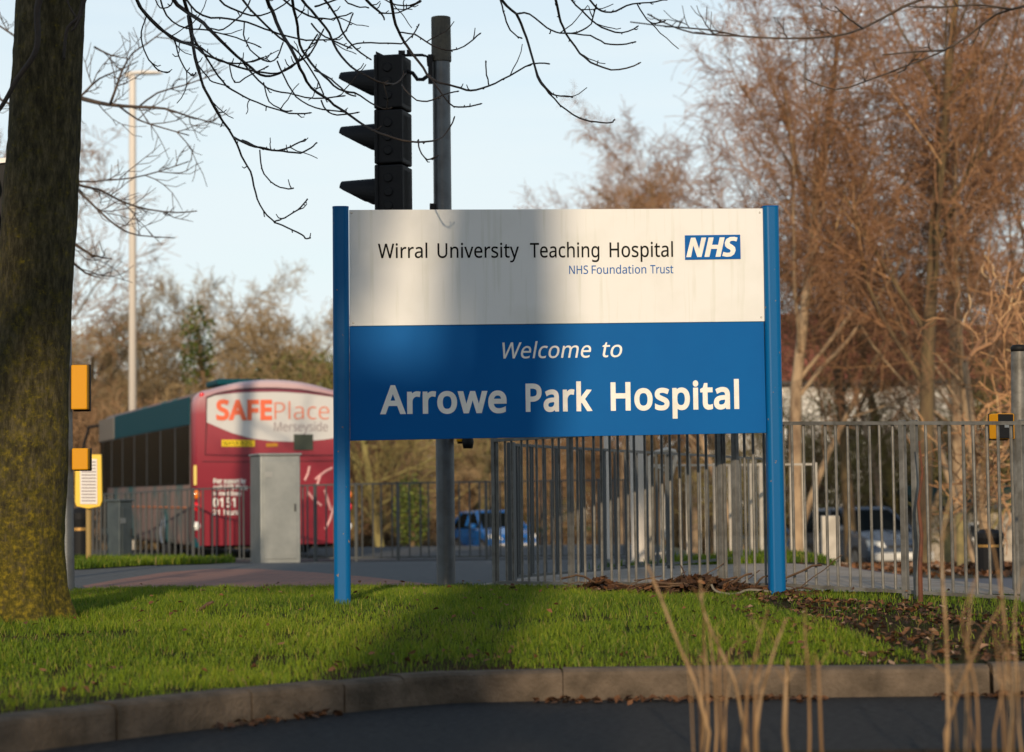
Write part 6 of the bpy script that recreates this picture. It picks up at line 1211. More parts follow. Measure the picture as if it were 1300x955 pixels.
for px, y, s, sz, lab in [(-60, 86, 1, .95, 'tall brown hedge far left beyond the mossy trunk'), (620, 104, 1.1, .85, 'tall brown hedge behind the bright blue car'), (920, 108, 1.1, .85, 'tall brown hedge behind the pale railings'), (95, 90, 1.0, 1.0, 'tall brown hedge behind the mossy trunk'), (480, 92, 1., .9, 'tall brown hedge seen under the left half of the sign')]:
    tree_copy(h0, lab, px, y, s, 0, sz)
v, f, t = leaf_cloud(15000, 5, hedge_shape(9, 1.6, 1.9, 50), .11)
h1 = leafy('hedge', 'dark low hedge behind the silver car', 'hedge', xat(1110, 72), 72, v, f, t, M_hedge, group='low hedges in front of the houses', stem=[(-3, 0, .8), (3, 0, .8)])
for px, y, s, lab in [(980, 74, 1.0, 'dark low hedge behind the right sign post'), (1290, 76, 1.2, 'dark low hedge behind the shed'), (860, 70, .9, 'low brown hedge behind the pale railings')]:
    tree_copy(h1, lab, px, y, s, .05)
for px, y, s, sz, lab in [(-330, 84, 1.1, 1.3, 'unseen brown hedge added beyond the left edge to darken the bus reflections'), (-640, 80, 1.2, 1.4, 'unseen brown hedge added further beyond the left edge to darken the bus reflections'), (-980, 70, 1.2, 1.5, 'unseen brown hedge added furthest beyond the left edge to darken the bus reflections'), (1560, 80, 1.2, 1.2, 'unseen brown hedge added beyond the right edge to darken the car reflections')]:  # added hedges out of view, dark shapes for bus and car sides to reflect
    tree_copy(h0, lab, px, y, s, 0, sz)
for px, y, s, rz, lab in [(-200, 62, 1.1, 1., 'unseen tan tree added beyond the left edge to darken the bus reflections'), (-420, 66, 1.2, 2., 'unseen tan tree added further beyond the left edge to darken the bus reflections'), (-700, 60, 1.3, 3., 'unseen tan tree added furthest beyond the left edge to darken the bus reflections')]:  # added trees out of view, mirrored darkly by the bus side
    T(oakA, lab, px, y, s, rz)
# ivy and evergreen clumps
def blob(cx, cy, cz, rx, ry, rz_):
    def f(r, n):
        p = r.normal(size=(n, 3)); p /= np.linalg.norm(p, axis=1)[:, None]; p *= (r.random(n) ** .4)[:, None]
        k = .75 + .5 * fnoise(p[:, 0] * 2 + p[:, 2], p[:, 1] * 2 + 3, 1.3, 44); p *= k[:, None]
        return p * np.array([rx, ry, rz_]) + np.array([cx, cy, cz])
    return f
v, f, t = leaf_cloud(1500, 9, blob(0, 0, .75, .42, .4, .85), .09)
leafy('ivy_bush', 'bright green ivy-covered bush seen between the left sign post and the traffic light pole', 'bush', xat(522, 50), 50, v, f, t, M_ivy)
v, f, t = leaf_cloud(900, 10, blob(0, 0, 5.9, .55, .5, 1.5), .14)
leafy('ivy_clump', 'green ivy climbing the tall tan tree above the bus', 'ivy', xat(252, 66), 66, v, f, t, M_ivy, stem=[(0, 0, 5.5)])
v, f, t = leaf_cloud(9000, 12, blob(0, 0, 4.4, 2.2, 1.2, 1.5), .15)
leafy('evergreen_bush', 'olive green evergreen bush above the right half of the bus roof', 'bush', xat(382, 66), 66, v, f, t, tint_mat('olive_leaves', [(0, (.06, .07, .02)), (.6, (.13, .14, .045)), (1, (.26, .25, .09))], .7), stem=[(0, 0, 4)])
v, f, t = leaf_cloud(7000, 14, blob(0, 0, 1.6, 2.6, .8, 1.7), .12)
leafy('evergreen_bush', 'dark green bush behind the black litter bin at the right', 'bush', xat(1205, 66), 66, v, f, t, M_green, stem=[(0, 0, 1.2)])
v, f, t = leaf_cloud(9000, 15, blob(0, 0, 2.4, 3.2, .8, 2.0), .13)
leafy('evergreen_bush', 'dark bush above the silver car behind the bare stems', 'bush', xat(1060, 80), 80, v, f, t, M_green, stem=[(0, 0, 2)])
# distant wood closing the horizon
v, f, t = leaf_cloud(60000, 21, lambda r, n: (lambda x: np.stack([x, r.uniform(140, 150, n), -1.6 + r.random(n) * (6.0 + 3.5 * fnoise(x, x * 0, .12, 3))], 1))(r.uniform(-120, 120, n)), .6)
o = np_mesh('distant_wood', v, f, M_hedge, tint=t); tag(o, 'distant brown wood along the horizon', 'wood', kind='stuff')

# leaning pale trunks beyond the near railing on the right
for i, (pts_, y, r_, m_, lab) in enumerate([
    ([(1152, 735), (1148, 690), (1137, 640), (1118, 560), (1104, 500), (1090, 420)], 64, .17, M_bk_moss, 'leaning mossy trunk right of the silver car'),
    ([(1262, 730), (1256, 690), (1248, 640), (1240, 590), (1236, 540), (1225, 460)], 31, .08, M_bk_birch, 'pale trunk behind the black litter bin'),
    ([(612, 712), (613, 640), (612, 580), (606, 500), (600, 420)], 90, .34, M_bk_moss, 'sunlit mossy trunk just right of the traffic light pole')]):
    P_ = [at(px, py, y) for px, py in pts_]; P_[0].z = g(P_[0].x, y) - .1
    root = empty('young_tree', (P_[0].x, y, g(P_[0].x, y))); tag(root, lab, 'tree', 'single stems beyond the railings')
    b = MB(); b.tube(P_, [r_, r_ * .9, r_ * .8, r_ * .7, r_ * .6, r_ * .5][:len(P_)], 10, cap=False); keep(b.build('trunk', m_, smooth=True), root)
    Tt = Tree(200 + i, dict(PM, max=700, lv=3, kids=[9, 8, 7], trunk_lv=-1)); dtop = (P_[-1] - P_[-2]).normalized()
    for k in range(9):
        q = P_[2 + k % (len(P_) - 2)]; Tt.branch(q - P_[0], (rnd_perp(Tt.rn, dtop) + Vector((0, 0, .4))).normalized(), 2.4, r_ * .35, 1)
    o = Tt.cr.build('crown', M_tw_moss if m_ is M_bk_moss else M_tw_birch); o.parent = root; o.location = P_[0] - root.location

# ================================================================== the mossy trunk on the left and its hanging branches
M_bark = bpy.data.materials.new('lime_bark'); M_bark.use_nodes = True
nn = M_bark.node_tree; pb = nn.nodes['Principled BSDF']; pb.inputs['Roughness'].default_value = .92; pb.inputs['Specular IOR Level'].default_value = .2
tcp = nn.nodes.new('ShaderNodeTexCoord')
def nz_(scale, det, vec=None, rough=.6):
    n = nn.nodes.new('ShaderNodeTexNoise'); n.inputs['Scale'].default_value = scale; n.inputs['Detail'].default_value = det; n.inputs['Roughness'].default_value = rough
    nn.links.new(vec or tcp.outputs['Object'], n.inputs['Vector']); return n
def rmp(src, stops):
    r = nn.nodes.new('ShaderNodeValToRGB'); e = r.color_ramp.elements; e[0].position, e[0].color = stops[0][0], (*stops[0][1], 1); e[1].position, e[1].color = stops[-1][0], (*stops[-1][1], 1)
    for p, c in stops[1:-1]:
        q = e.new(p); q.color = (*c, 1)
    nn.links.new(src, r.inputs['Fac']); return r
def mixc(f, a, b_):
    m = nn.nodes.new('ShaderNodeMix'); m.data_type = 'RGBA'; nn.links.new(f, m.inputs['Factor']); nn.links.new(a, m.inputs['A']); nn.links.new(b_, m.inputs['B']); return m.outputs['Result']
mpv = nn.nodes.new('ShaderNodeMapping'); mpv.inputs['Scale'].default_value = (1, 1, .28); nn.links.new(tcp.outputs['Object'], mpv.inputs['Vector'])
base_c = rmp(nz_(34, 10, mpv.outputs[0], .8).outputs['Fac'], [(.34, (.010, .008, .005)), (.5, (.05, .042, .020)), (.68, (.15, .12, .065))]).outputs['Color']
lich = rmp(nz_(38, 4).outputs['Fac'], [(.3, (.035, .034, .005)), (.5, (.105, .085, .010)), (.7, (.27, .20, .015))]).outputs['Color']
sepz = nn.nodes.new('ShaderNodeSeparateXYZ'); nn.links.new(tcp.outputs['Object'], sepz.inputs[0])
zr = rmp(sepz.outputs['Z'], [(0, (1, 1, 1)), (.10, (.8, .8, .8)), (.24, (.48, .48, .48)), (.5, (.25, .25, .25)), (1, (.14, .14, .14))])
zr_in = nn.nodes.new('ShaderNodeMath'); zr_in.operation = 'MULTIPLY'; zr_in.inputs[1].default_value = .2
nn.links.new(sepz.outputs['Z'], zr_in.inputs[0]); nn.links.new(zr_in.outputs[0], zr.inputs['Fac'])
cov = nn.nodes.new('ShaderNodeMath'); cov.operation = 'ADD'
pn = nz_(17, 10, None, .85); nn.links.new(pn.outputs['Fac'], cov.inputs[0])
z2 = nn.nodes.new('ShaderNodeMath'); z2.operation = 'MULTIPLY'; z2.inputs[1].default_value = .26; nn.links.new(zr.outputs['Color'], z2.inputs[0]); nn.links.new(z2.outputs[0], cov.inputs[1])
cr_ = rmp(cov.outputs[0], [(.58, (0, 0, 0)), (.72, (.95, .95, .95))])
nn.links.new(mixc(cr_.outputs['Color'], base_c, lich), pb.inputs['Base Color'])
bmp = nn.nodes.new('ShaderNodeBump'); bmp.inputs['Strength'].default_value = 1.; bmp.inputs['Distance'].default_value = .02
nn.links.new(nz_(45, 10, mpv.outputs[0], .75).outputs['Fac'], bmp.inputs['Height']); nn.links.new(bmp.outputs['Normal'], pb.inputs['Normal'])

TY = 13.0
tb_ = at(28, 790, TY)
lime = empty('lime_tree', (tb_.x, TY, g(tb_.x, TY))); tag(lime, 'thick mossy tree trunk on the left with dark bare branches hanging over the sign', 'tree')
prof = [(820, 30, 165), (795, 27, 146), (780, 25, 130), (765, 26, 118), (745, 26, 111), (700, 27, 107), (600, 33, 104), (500, 38, 99), (400, 43, 95), (300, 49, 94), (200, 54, 91), (100, 60, 89), (0, 65, 88), (-150, 74, 86), (-320, 84, 82)]
b = MB(); K = 40; rr0 = random.Random(5)
ctrs = []; rads = []
for py, cx_, w_ in prof:
    c = at(cx_, py, TY); ctrs.append(c); rads.append(w_ / 2 / (FPX / TY))
fine = []
for i in range(len(prof) - 1):
    m = max(1, int((ctrs[i + 1].z - ctrs[i].z) / .05))
    for k in range(m): fine.append((ctrs[i].lerp(ctrs[i + 1], k / m), lerp(rads[i], rads[i + 1], k / m)))
fine.append((ctrs[-1], rads[-1]))
vs = []
for c, r in fine:
    for k in range(K):
        a = 2 * math.pi * k / K
        fl = sstep(.9, .3, c.z) * .12 * math.sin(a * 5 + 1)
        nz1 = float(fnoise(np.array([a * 2.2 + 50]), np.array([c.z * 2.2 + 9]), 1.0, 77)[0]) - .5; nz2 = float(fnoise(np.array([math.cos(a) * 9 + 30]), np.array([c.z * 16 + math.sin(a) * 9 + 30]), 1.0, 78)[0]) - .5
        q = r * (1 + fl + .07 * nz1 + .045 * nz2)
        vs.append((c.x + q * math.cos(a), c.y + q * math.sin(a), c.z))
b.v = vs; b.f = [(i * K + j, i * K + (j + 1) % K, (i + 1) * K + (j + 1) % K, (i + 1) * K + j) for i in range(len(fine) - 1) for j in range(K)]
trunk = keep(b.build('trunk', M_bark, smooth=True), lime)

HANG = {  # photo pixels of the hanging branches, and their start thickness in px
 'a': (6.5, [(214, -30), (220, 0), (240, 17), (259, 30), (272, 44), (294, 65), (314, 82), (331, 95), (348, 96), (368, 85), (378, 79), (395, 67), (411, 37)]),
 'b': (5.5, [(228, -30), (234, 0), (242, 27), (245, 57), (250, 80), (259, 111), (277, 144), (296, 174), (307, 198), (318, 218), (324, 245), (334, 268), (348, 282)]),
 'b1': (2.2, [(348, 282), (358, 278), (368, 273), (382, 263), (390, 253)]), 'b2': (2.2, [(348, 282), (365, 289), (383, 298), (388, 303), (394, 302)]),
 'c': (3.4, [(244, 44), (249, 54), (260, 70), (277, 97), (294, 114), (317, 126), (348, 138), (368, 144), (394, 143)]),
 'd': (3.2, [(296, 174), (317, 184), (338, 189), (358, 192), (381, 194), (394, 188), (403, 181)]), 'd1': (2.6, [(307, 178), (331, 188), (354, 191), (374, 184), (388, 176)]),
 'e': (2., [(330, 191), (333, 215), (344, 231), (361, 239), (373, 239)]),
 'f': (6., [(330, -30), (339, 0), (348, 20), (358, 44), (371, 64), (381, 87), (395, 111), (418, 128), (439, 143), (464, 160), (492, 173), (520, 180), (549, 179), (566, 170), (577, 150)]),
 'g': (4.5, [(366, -30), (371, 0), (378, 34), (381, 57), (395, 80), (411, 97), (430, 113), (450, 118), (470, 130), (486, 138), (497, 137)]),
 'h': (4.5, [(374, -30), (384, 0), (401, 20), (418, 42), (428, 64), (446, 85), (467, 97), (488, 106), (503, 105), (515, 94)]),
 'i': (5.5, [(455, -30), (465, 0), (483, 16), (488, 25)]),
 'j': (4.6, [(490, -30), (496, 0), (503, 32), (513, 53), (531, 78), (549, 101), (577, 110), (598, 115), (619, 110), (648, 96), (676, 81), (697, 81)]),
 'j1': (2.2, [(506, 41), (527, 44), (549, 58), (573, 64), (595, 55), (609, 42)]), 'j2': (2.4, [(545, 96), (570, 131), (588, 136), (611, 132)]), 'j3': (2., [(621, 109), (618, 95), (617, 78)]),
 'k': (4.8, [(628, -30), (637, 0), (655, 18), (665, 39), (674, 67), (683, 96), (697, 117), (711, 122), (727, 123)]), 'k1': (2.8, [(679, 86), (685, 103), (692, 113), (711, 133), (736, 150), (757, 155), (775, 156), (780, 152)]),
 'l': (2.6, [(655, 18), (672, 18), (694, 35), (711, 42), (733, 41), (750, 30), (757, 7)]),
 'm': (4., [(704, -30), (706, 0), (710, 21), (718, 42), (736, 67), (757, 83), (786, 89), (812, 81)]), 'm1': (2.2, [(722, 42), (750, 46), (768, 55), (789, 57), (807, 53)]),
 'n': (2.8, [(716, -30), (726, 0), (743, 18), (764, 35), (789, 42), (809, 34)]), 'o': (3.2, [(735, -30), (749, 0), (764, 14), (782, 14), (803, 5), (825, 3), (846, 0)]), 'o1': (2., [(809, 5), (821, 25), (832, 30), (844, 27)]),
 'p': (2.4, [(628, -25), (635, 0), (641, 21), (648, 39), (662, 49)]),
 'q': (3.2, [(165, -25), (180, 10), (200, 32), (224, 50), (240, 54), (257, 62), (277, 77), (294, 80), (314, 80), (334, 74)]),
 'r': (4.2, [(160, -30), (173, 0), (186, 20), (203, 37), (223, 51), (244, 58), (264, 71), (291, 81), (325, 91), (352, 93), (376, 81), (390, 64), (403, 44)]),
 's': (2., [(186, 22), (179, 41), (183, 64), (193, 81), (203, 90), (215, 92)]), 't': (2., [(223, 52), (227, 71), (237, 90), (245, 97), (249, 92)]),
 'u': (3., [(228, -20), (237, 0), (257, 20), (291, 24), (325, 32), (355, 44), (389, 51), (420, 51), (445, 62)]), 'v': (2., [(310, 29), (311, 51), (322, 68), (339, 78), (352, 73), (359, 54)]),
 'w': (2.6, [(310, 82), (339, 112), (366, 118), (399, 125), (437, 122)]), 'x': (2.2, [(352, 78), (366, 108), (383, 129), (410, 139), (437, 142)]), 'y': (1.8, [(335, 105), (342, 129), (359, 140), (369, 141)]),
 'z': (3., [(238, 20), (247, 74), (257, 105), (271, 132), (288, 162)]), 'A': (1.8, [(196, -5), (203, 10), (217, 7), (220, -5)]), 'B': (2.2, [(325, -25), (318, 0), (305, 20), (284, 37), (267, 36)]),
 'C': (1.8, [(291, 81), (298, 105), (318, 95), (339, 85)]), 'D': (2.2, [(440, 62), (453, 55), (481, 55), (510, 55), (524, 44), (532, 32)]), 'E': (2.2, [(478, -8), (496, 4), (520, 7), (540, -4)]), 'F': (2., [(481, 17), (506, 16), (534, 2)]),
 'G': (2., [(531, 178), (533, 191), (542, 203), (556, 198)]), 'H': (2., [(510, 108), (524, 124), (542, 129), (562, 121), (582, 116)]), 'I': (3.6, [(395, -25), (412, 0), (428, 22), (436, 44), (452, 62), (470, 76)]),
 'J': (3.4, [(345, -25), (360, 0), (392, 20), (420, 24), (446, 17)]), 'K': (3.2, [(270, -25), (280, 0), (300, 14), (330, 20), (360, 6), (375, -10)]), 'L': (3.4, [(295, -20), (318, 12), (345, 40), (372, 60), (390, 82), (404, 104), (410, 120)]),
 'M': (2.6, [(395, 30), (408, 44), (424, 50), (440, 38), (448, 17)]), 'N': (2.4, [(400, 90), (420, 100), (440, 118), (452, 122)]), 'O': (2.4, [(408, 128), (414, 140), (428, 146), (455, 143)]), 'P': (3., [(400, 8), (418, 3), (440, -6)]),
 'Q': (2., [(250, 80), (262, 96), (270, 104), (290, 110)]), 'S': (2.4, [(430, -20), (438, 0), (452, 8), (468, 10)]), 'T': (2.6, [(200, -15), (212, 20), (236, 36), (262, 38), (300, 48), (330, 60)]),
}
LS = FPX / 14.0
hb_ = MB(); rn = random.Random(12)
DEP = {}
def smooth_path(P, sub=3):
    out = []
    for i in range(len(P) - 1):
        p0 = P[max(i - 1, 0)]; p1 = P[i]; p2 = P[i + 1]; p3 = P[min(i + 2, len(P) - 1)]
        for k in range(sub):
            t = k / sub
            out.append(tuple(.5 * ((2 * p1[c]) + (-p0[c] + p2[c]) * t + (2 * p0[c] - 5 * p1[c] + 4 * p2[c] - p3[c]) * t * t + (-p0[c] + 3 * p1[c] - 3 * p2[c] + p3[c]) * t ** 3) for c in (0, 1)))
    out.append(P[-1]); return out
tops = []
for key, (w_, pts_) in HANG.items():
    y0 = 14.0 + rn.uniform(-.45, .45)
    if key[0] == 'b' or key in 'dezcQ' or key == 'd1': y0 = 14.0
    if key[0] in 'jH': y0 = 13.9
    if key[0] == 'k': y0 = 14.2
    SPt = smooth_path(pts_); n = len(SPt)
    W = [Vector(at(px + rn.gauss(0, .35), py + rn.gauss(0, .35), y0 + .25 * math.sin(i * .35 + w_))) for i, (px, py) in enumerate(SPt)]
    r0 = w_ / 2 / LS * .95
    rads_ = [max(.0042, lerp(r0, .0046, (i / (n - 1)) ** .8)) for i in range(n)]
    hb_.tube(W, rads_, 6, cap=True)
    # buds and short spurs
    for i in range(3, n - 1):
        if rn.random() < .34:
            d = (W[i + 1] - W[i]).normalized(); s_ = (rnd_perp(rn, d) * .8 + d * .7).normalized(); l_ = rn.choice([.012, .02, .03, .06])
            hb_.tube([W[i], W[i] + s_ * l_ * .6, W[i] + s_ * l_ + Vector((0, 0, l_ * .3))], [.0042, .0036, .0028], 5)
        if rn.random() < .06 and w_ < 5:
            d = (W[i + 1] - W[i]).normalized(); s_ = (rnd_perp(rn, d) * .7 + d * .8).normalized(); q = W[i]; P_ = [q]
            for k in range(5): s_ = (s_ + Vector((0, 0, .08)) + rnd_perp(rn, s_) * .2).normalized(); q = q + s_ * rn.uniform(.03, .06); P_.append(q)
            hb_.tube(P_, [.004, .0036, .0034, .003, .003, .0028], 5)
    hb_.tube([W[-1] - (W[-1] - W[-2]) * .2, W[-1] + (W[-1] - W[-2]).normalized() * .012], [.0062, .003], 5)
    if pts_[0][1] < 0: tops.append((W[0], r0))
# limbs above the picture that carry them back to the trunk
hubs = [at(190, -110, 13.6), at(300, -130, 13.8), at(420, -120, 14.0), at(560, -110, 14.1), at(680, -90, 14.1), at(760, -70, 14.2)]
T0 = at(78, -230, TY)
hb_.tube([T0, at(120, -190, 12.9)] + hubs, [.075, .06, .05, .045, .038, .03, .022, .012], 8)
for p, r0 in tops:
    q = min(hubs, key=lambda h_: (h_ - p).length); m_ = p.lerp(q, .5) + Vector((rn.uniform(-.05, .05), 0, .05)); hb_.tube([p, m_, q], [r0, r0 * 1.2, r0 * 1.5], 6)
# branches that cross in front of the trunk
for w_, pts_, y0 in [(10, [(66, -40), (50, 0), (47, 20), (48, 50), (42, 72), (22, 100), (10, 122), (-3, 142), (-30, 170)], 12.15), (7, [(120, -40), (107, 0), (100, 22), (86, 36), (82, 60), (81, 76)], 12.2), (4, [(78, -20), (88, 8), (98, 24)], 12.2), (4, [(104, 18), (96, 34), (90, 40)], 12.15)]:
    SPt = smooth_path(pts_); hb_.tube([at(px, py, y0 + .5) for px, py in SPt], [max(.004, lerp(w_, w_ * .45, i / len(SPt)) / 2 / 230) for i in range(len(SPt))], 7)
keep(hb_.build('hanging_branches', M_dktwig, smooth=True), lime)

# blurred branches of trees standing farther back
def branch_tree(name, label, trunk_pts, y, r, lines, m, seed, kids=7, sub=.8, tw=.006):
    rn = random.Random(seed); s_ = FPX / y
    P_ = [at(px, py, y) for px, py in trunk_pts]; z0 = g(P_[0].x, y); P_[0].z = z0 - .1
    root = empty(name, (P_[0].x, y, z0)); tag(root, label, 'tree', 'trees whose branches reach into the picture')
    b = MB(); b.tube(P_, [lerp(r, r * .6, i / (len(P_) - 1)) for i in range(len(P_))], 12, cap=False); keep(b.build('trunk', M_bk_dark, smooth=True), root)
    b = MB()
    for w_, pts_ in lines:
        SPt = smooth_path(pts_, 2); n = len(SPt); W = [Vector(at(px, py, y + .5 * math.sin(i * .4 + w_))) for i, (px, py) in enumerate(SPt)]
        b.tube(W, [max(tw, lerp(w_ / 2 / s_, tw, (i / (n - 1)) ** .7)) for i in range(n)], 6)
        for k in range(kids * (n - 1) // 6):
            i = rn.randrange(1, n - 1); d = (W[i + 1] - W[i]).normalized(); q = W[i]; dd = (d + rnd_perp(rn, d) * .8 + Vector((0, 0, .1))).normalized(); PP = [q]; L_ = sub * rn.uniform(.4, 1.2)
            for j in range(5): dd = (dd + rnd_perp(rn, dd) * .25 + Vector((0, 0, .06))).normalized(); q = q + dd * L_ / 5; PP.append(q)
            b.tube(PP, [tw, tw * .9, tw * .8, tw * .7, tw * .6, tw * .5], 4)
            for j in range(3):
                q = PP[1 + j]; d2 = ((PP[2 + j] - PP[1 + j]).normalized() + rnd_perp(rn, dd) * .8).normalized(); b.tube([q, q + d2 * L_ * .22, q + (d2 + Vector((0, 0, .25))) * L_ * .4], [tw * .7, tw * .6, tw * .5], 4)
    keep(b.build('branches', m, smooth=True), root)
    return root
branch_tree('bare_tree', 'tree hidden behind the mossy trunk, its blurred branches crossing the tall street lamp', [(45, 740), (50, 400), (56, 100), (60, -150)], 24, .16, [
    (8, [(60, 112), (107, 126), (138, 133), (176, 136), (209, 138), (240, 148), (285, 160)]), (4, [(140, 132), (148, 110), (155, 90), (168, 68), (186, 56), (210, 38), (235, 22)]), (4, [(70, 150), (107, 118), (126, 100), (155, 88), (175, 78)]),
    (4.5, [(60, 215), (100, 235), (126, 241), (155, 256), (188, 266), (225, 270), (250, 268)]), (3.5, [(95, 238), (126, 268), (151, 289), (176, 299), (222, 302)]), (7, [(60, 290), (98, 312), (117, 324), (142, 329)]), (6, [(60, 320), (94, 335), (109, 347), (128, 353)]),
    (3, [(60, 210), (98, 230), (134, 229), (168, 226), (201, 218), (240, 205)]), (3, [(176, 136), (200, 118), (235, 108), (280, 92)]), (3, [(150, 134), (175, 152), (205, 162), (240, 172)]), (3, [(120, 60), (140, 70), (160, 74)]),
    (4, [(40, 60), (10, 40), (-20, 20)]), (4, [(40, 140), (8, 130), (-25, 110)]), (3, [(40, 190), (10, 210), (-25, 215)])], M_midtwig, 5, 4, .65)
branch_tree('bare_tree', 'tree outside the right edge, its long blurred branches reaching across the birches', [(1420, 760), (1410, 400), (1400, 60), (1390, -200)], 21, .18, [
    (5, [(1400, -60), (1320, -30), (1240, -14), (1168, 0), (1130, 18), (1095, 36), (1060, 46), (1000, 49), (940, 46), (880, 42), (846, 30), (822, 18)]), (4.5, [(1420, -40), (1340, -10), (1300, 8), (1265, 18), (1230, 45), (1195, 66), (1150, 84), (1100, 103), (1060, 114), (1022, 100)]),
    (3, [(1285, 12), (1240, 6), (1190, 10), (1150, 8)]), (3, [(1200, 64), (1160, 66), (1120, 70)]), (3, [(1095, 36), (1075, 22), (1060, 8)]), (2.6, [(940, 46), (900, 38), (850, 34), (800, 28)])], M_midtwig, 8, 2, .4)

# ================================================================== trees on the camera's side of the road: the first cast the shade seen on the sign, the rest are added to block light
G2 = 'trees on the near side of the road'
def big_crown(seed, n, blobs, size):
    V = []; F = []; Tt = []; base = 0
    for i, (c, r_, k) in enumerate(blobs):
        v, f, t = leaf_cloud(int(n * k), seed + i, blob(*c, *r_), size); V.append(v); F.append(f + base); base += len(v); Tt.append(t)
    return np.concatenate(V), np.concatenate(F), np.concatenate(Tt)
def shade_tree(name, label, x, y, trunk, r, blobs, n, size, seed, m=None):
    root = empty(name, (x, y, .2)); tag(root, label, 'tree', G2)
    b = MB(); b.tube([(0, 0, -.2)] + [Vector(p) for p in trunk], [r * 1.15] + [lerp(r, r * .8, i / (len(trunk) - 1)) for i in range(len(trunk))], 16, cap=False); o = b.build('trunk', M_bark, smooth=True); o.parent = root
    v, f, t = big_crown(seed, n, blobs, size); o = np_mesh('crown', v, f, m or M_green, tint=t); o.parent = root
    b = MB()
    for (c, r_, k) in blobs: b.tube([Vector(trunk[-1]), Vector(trunk[-1]).lerp(Vector(c), .5) + Vector((0, 0, .3)), Vector(c)], [r * .4, r * .25, r * .1], 7)
    o = b.build('limbs', M_bk_dark); o.parent = root
    return root
DX = math.tan(SUN_AZ); DZ = math.tan(SUN_EL)
def shadow_at(x, y, z, ys):
    """where something at depth ys must stand to shade point (x,y,z)"""
    return x - (y - ys) * DX, z + (y - ys) * DZ / math.cos(SUN_AZ)
YS = -11.0
x1_, z1_ = shadow_at(-.05, 14.5, 1.5, YS)
shade_tree('holly_tree', 'ivy-clad tree behind the camera whose trunk shades the middle of the sign', x1_, YS, [(-.12, 0, 3), (-.12, 0, 6), (-.10, 0, 7.6), (.02, 0, 8.6), (.02, 0, 10), (.02, 0, 12)], .40,
           [((-.50, 0, 8.05), (.62, .6, .42), .22), ((.1, 0, 12.1), (2.0, 1.3, 1.9), .9), ((-1.6, 0, 12.6), (1.5, 1.2, 1.6), .5)], 30000, .16, 300)
x2_, z2_ = shadow_at(-1.88, 14.5, 4.2, YS - 2)
shade_tree('holly_tree', 'dense evergreen tree behind the camera shading the mossy trunk', x2_, YS - 2, [(-2.4, 0, 4), (-2.0, 0, 7), (-.5, 0, 9.2)], .24,
           [((0, 0, z2_ - .3), (1.18, 1.3, 3.0), .7), ((1.6, .5, z2_ + 2.2), (1.8, 1.6, 1.4), .3), ((.12, 0, z2_ - 1.5), (.90, .8, 1.25), .3)], 34000, .17, 320)

for i, (x, y, h_, r_, lab) in enumerate([(-12.5, -8, 13, 3.4, 'broad evergreen added unseen behind the camera on the left to block sky light'), (-7.8, -7, 8.2, 2.6, 'shorter evergreen added unseen behind the camera, left of the ivy-clad tree, to block sky light'), (6.8, -6, 9.5, 3.0, 'evergreen added unseen behind the camera on the right to block sky light'), (13, -8, 12, 3.6, 'broad evergreen added unseen behind the camera far to the right to block sky light')]):  # added evergreens out of view, they cut the sky light from behind
    shade_tree('holly_tree', lab, x, y, [(0, 0, 2), (0, 0, h_ * .6)], .28, [((0, 0, h_ * .55), (r_, r_ * .8, h_ * .45), 1.)], 16000, .3, 340 + i)

v, f, t = leaf_cloud(30000, 33, lambda r, n: np.stack([r.uniform(-7, 7, n), r.uniform(-.5, .5, n), r.random(n) ** .8 * 3.32], 1), .13)
leafy('hedge', 'tall evergreen hedge added unseen behind the camera on the left to shade the road', 'hedge', -7.3, -3.2, v, f, t, M_green, stem=[(-4, 0, 2), (0, 0, 2), (4, 0, 2)])  # added hedge out of view, keeps low sun off the road and left kerb

# ================================================================== dry reeds by the roadside, nearest the camera
M_reed = tint_mat('dry_reeds', [(0, (.16, .09, .04)), (.5, (.32, .19, .09)), (1, (.46, .31, .17))], .7, .1)
def reed(label, stems, y, leaf=True, seed=1, group='dry reeds at the near roadside'):
    rn = random.Random(seed); c = at(stems[0][1][-1][0], 950, y)
    root = empty('dry_reed', (c.x, y, .2)); tag(root, label, 'reed', group)
    b = MB()
    for w_, pts_ in stems:
        SPt = smooth_path(pts_, 3); n = len(SPt)
        W = [at(px, py, y + .04 * math.sin(i)) for i, (px, py) in enumerate(SPt)]
        e = W[-1]; W.append(Vector((e.x + rn.uniform(-.02, .02), y, .17)))
        b.tube(W, [max(.0013, .58 * w_ / 2 / (FPX / y) * lerp(.45, 1, i / len(W))) for i in range(len(W))], 6, tint=rn.uniform(.35, .9))
    for w_, pts_ in stems:                      # a dry leaf or two curling off each stem
        for _ in range(2 if w_ > 6 else 1):
            j = rn.randrange(1, len(pts_) - 1) if len(pts_) > 2 else 0
            q = at(*pts_[j], y); sd = rn.choice((-1, 1)); d = Vector((sd * .35, rn.uniform(-.3, .3), .9)).normalized(); L_ = rn.uniform(.05, .12); ww = rn.uniform(.002, .004); E = []
            for k in range(7):
                E.append((q + Vector((0, 0, ww * (1 - k / 6.5))), q - Vector((0, 0, ww * (1 - k / 6.5))))); d = (d + Vector((sd * .03, 0, -.07))).normalized(); q = q + d * L_ / 6
            V = [p for e in E for p in e]; b.add(V, [(2 * k, 2 * k + 1, 2 * k + 3, 2 * k + 2) for k in range(6)], tint=rn.random())
        for p_ in pts_[1:-2:2]: b.lathe([(0, -.006), (.0028, -.003), (.0032, 0), (.0028, .003), (0, .006)], c=at(*p_, y), k=6); b.t += [.15] * 24
    keep(b.build('stalk', M_reed, smooth=True), root)
    return root
reed('tall thick dry stem leaning left, in front of the near railing', [(10, [(822, 718), (840, 762), (862, 820), (882, 866), (900, 930)])], 7.2, seed=1)
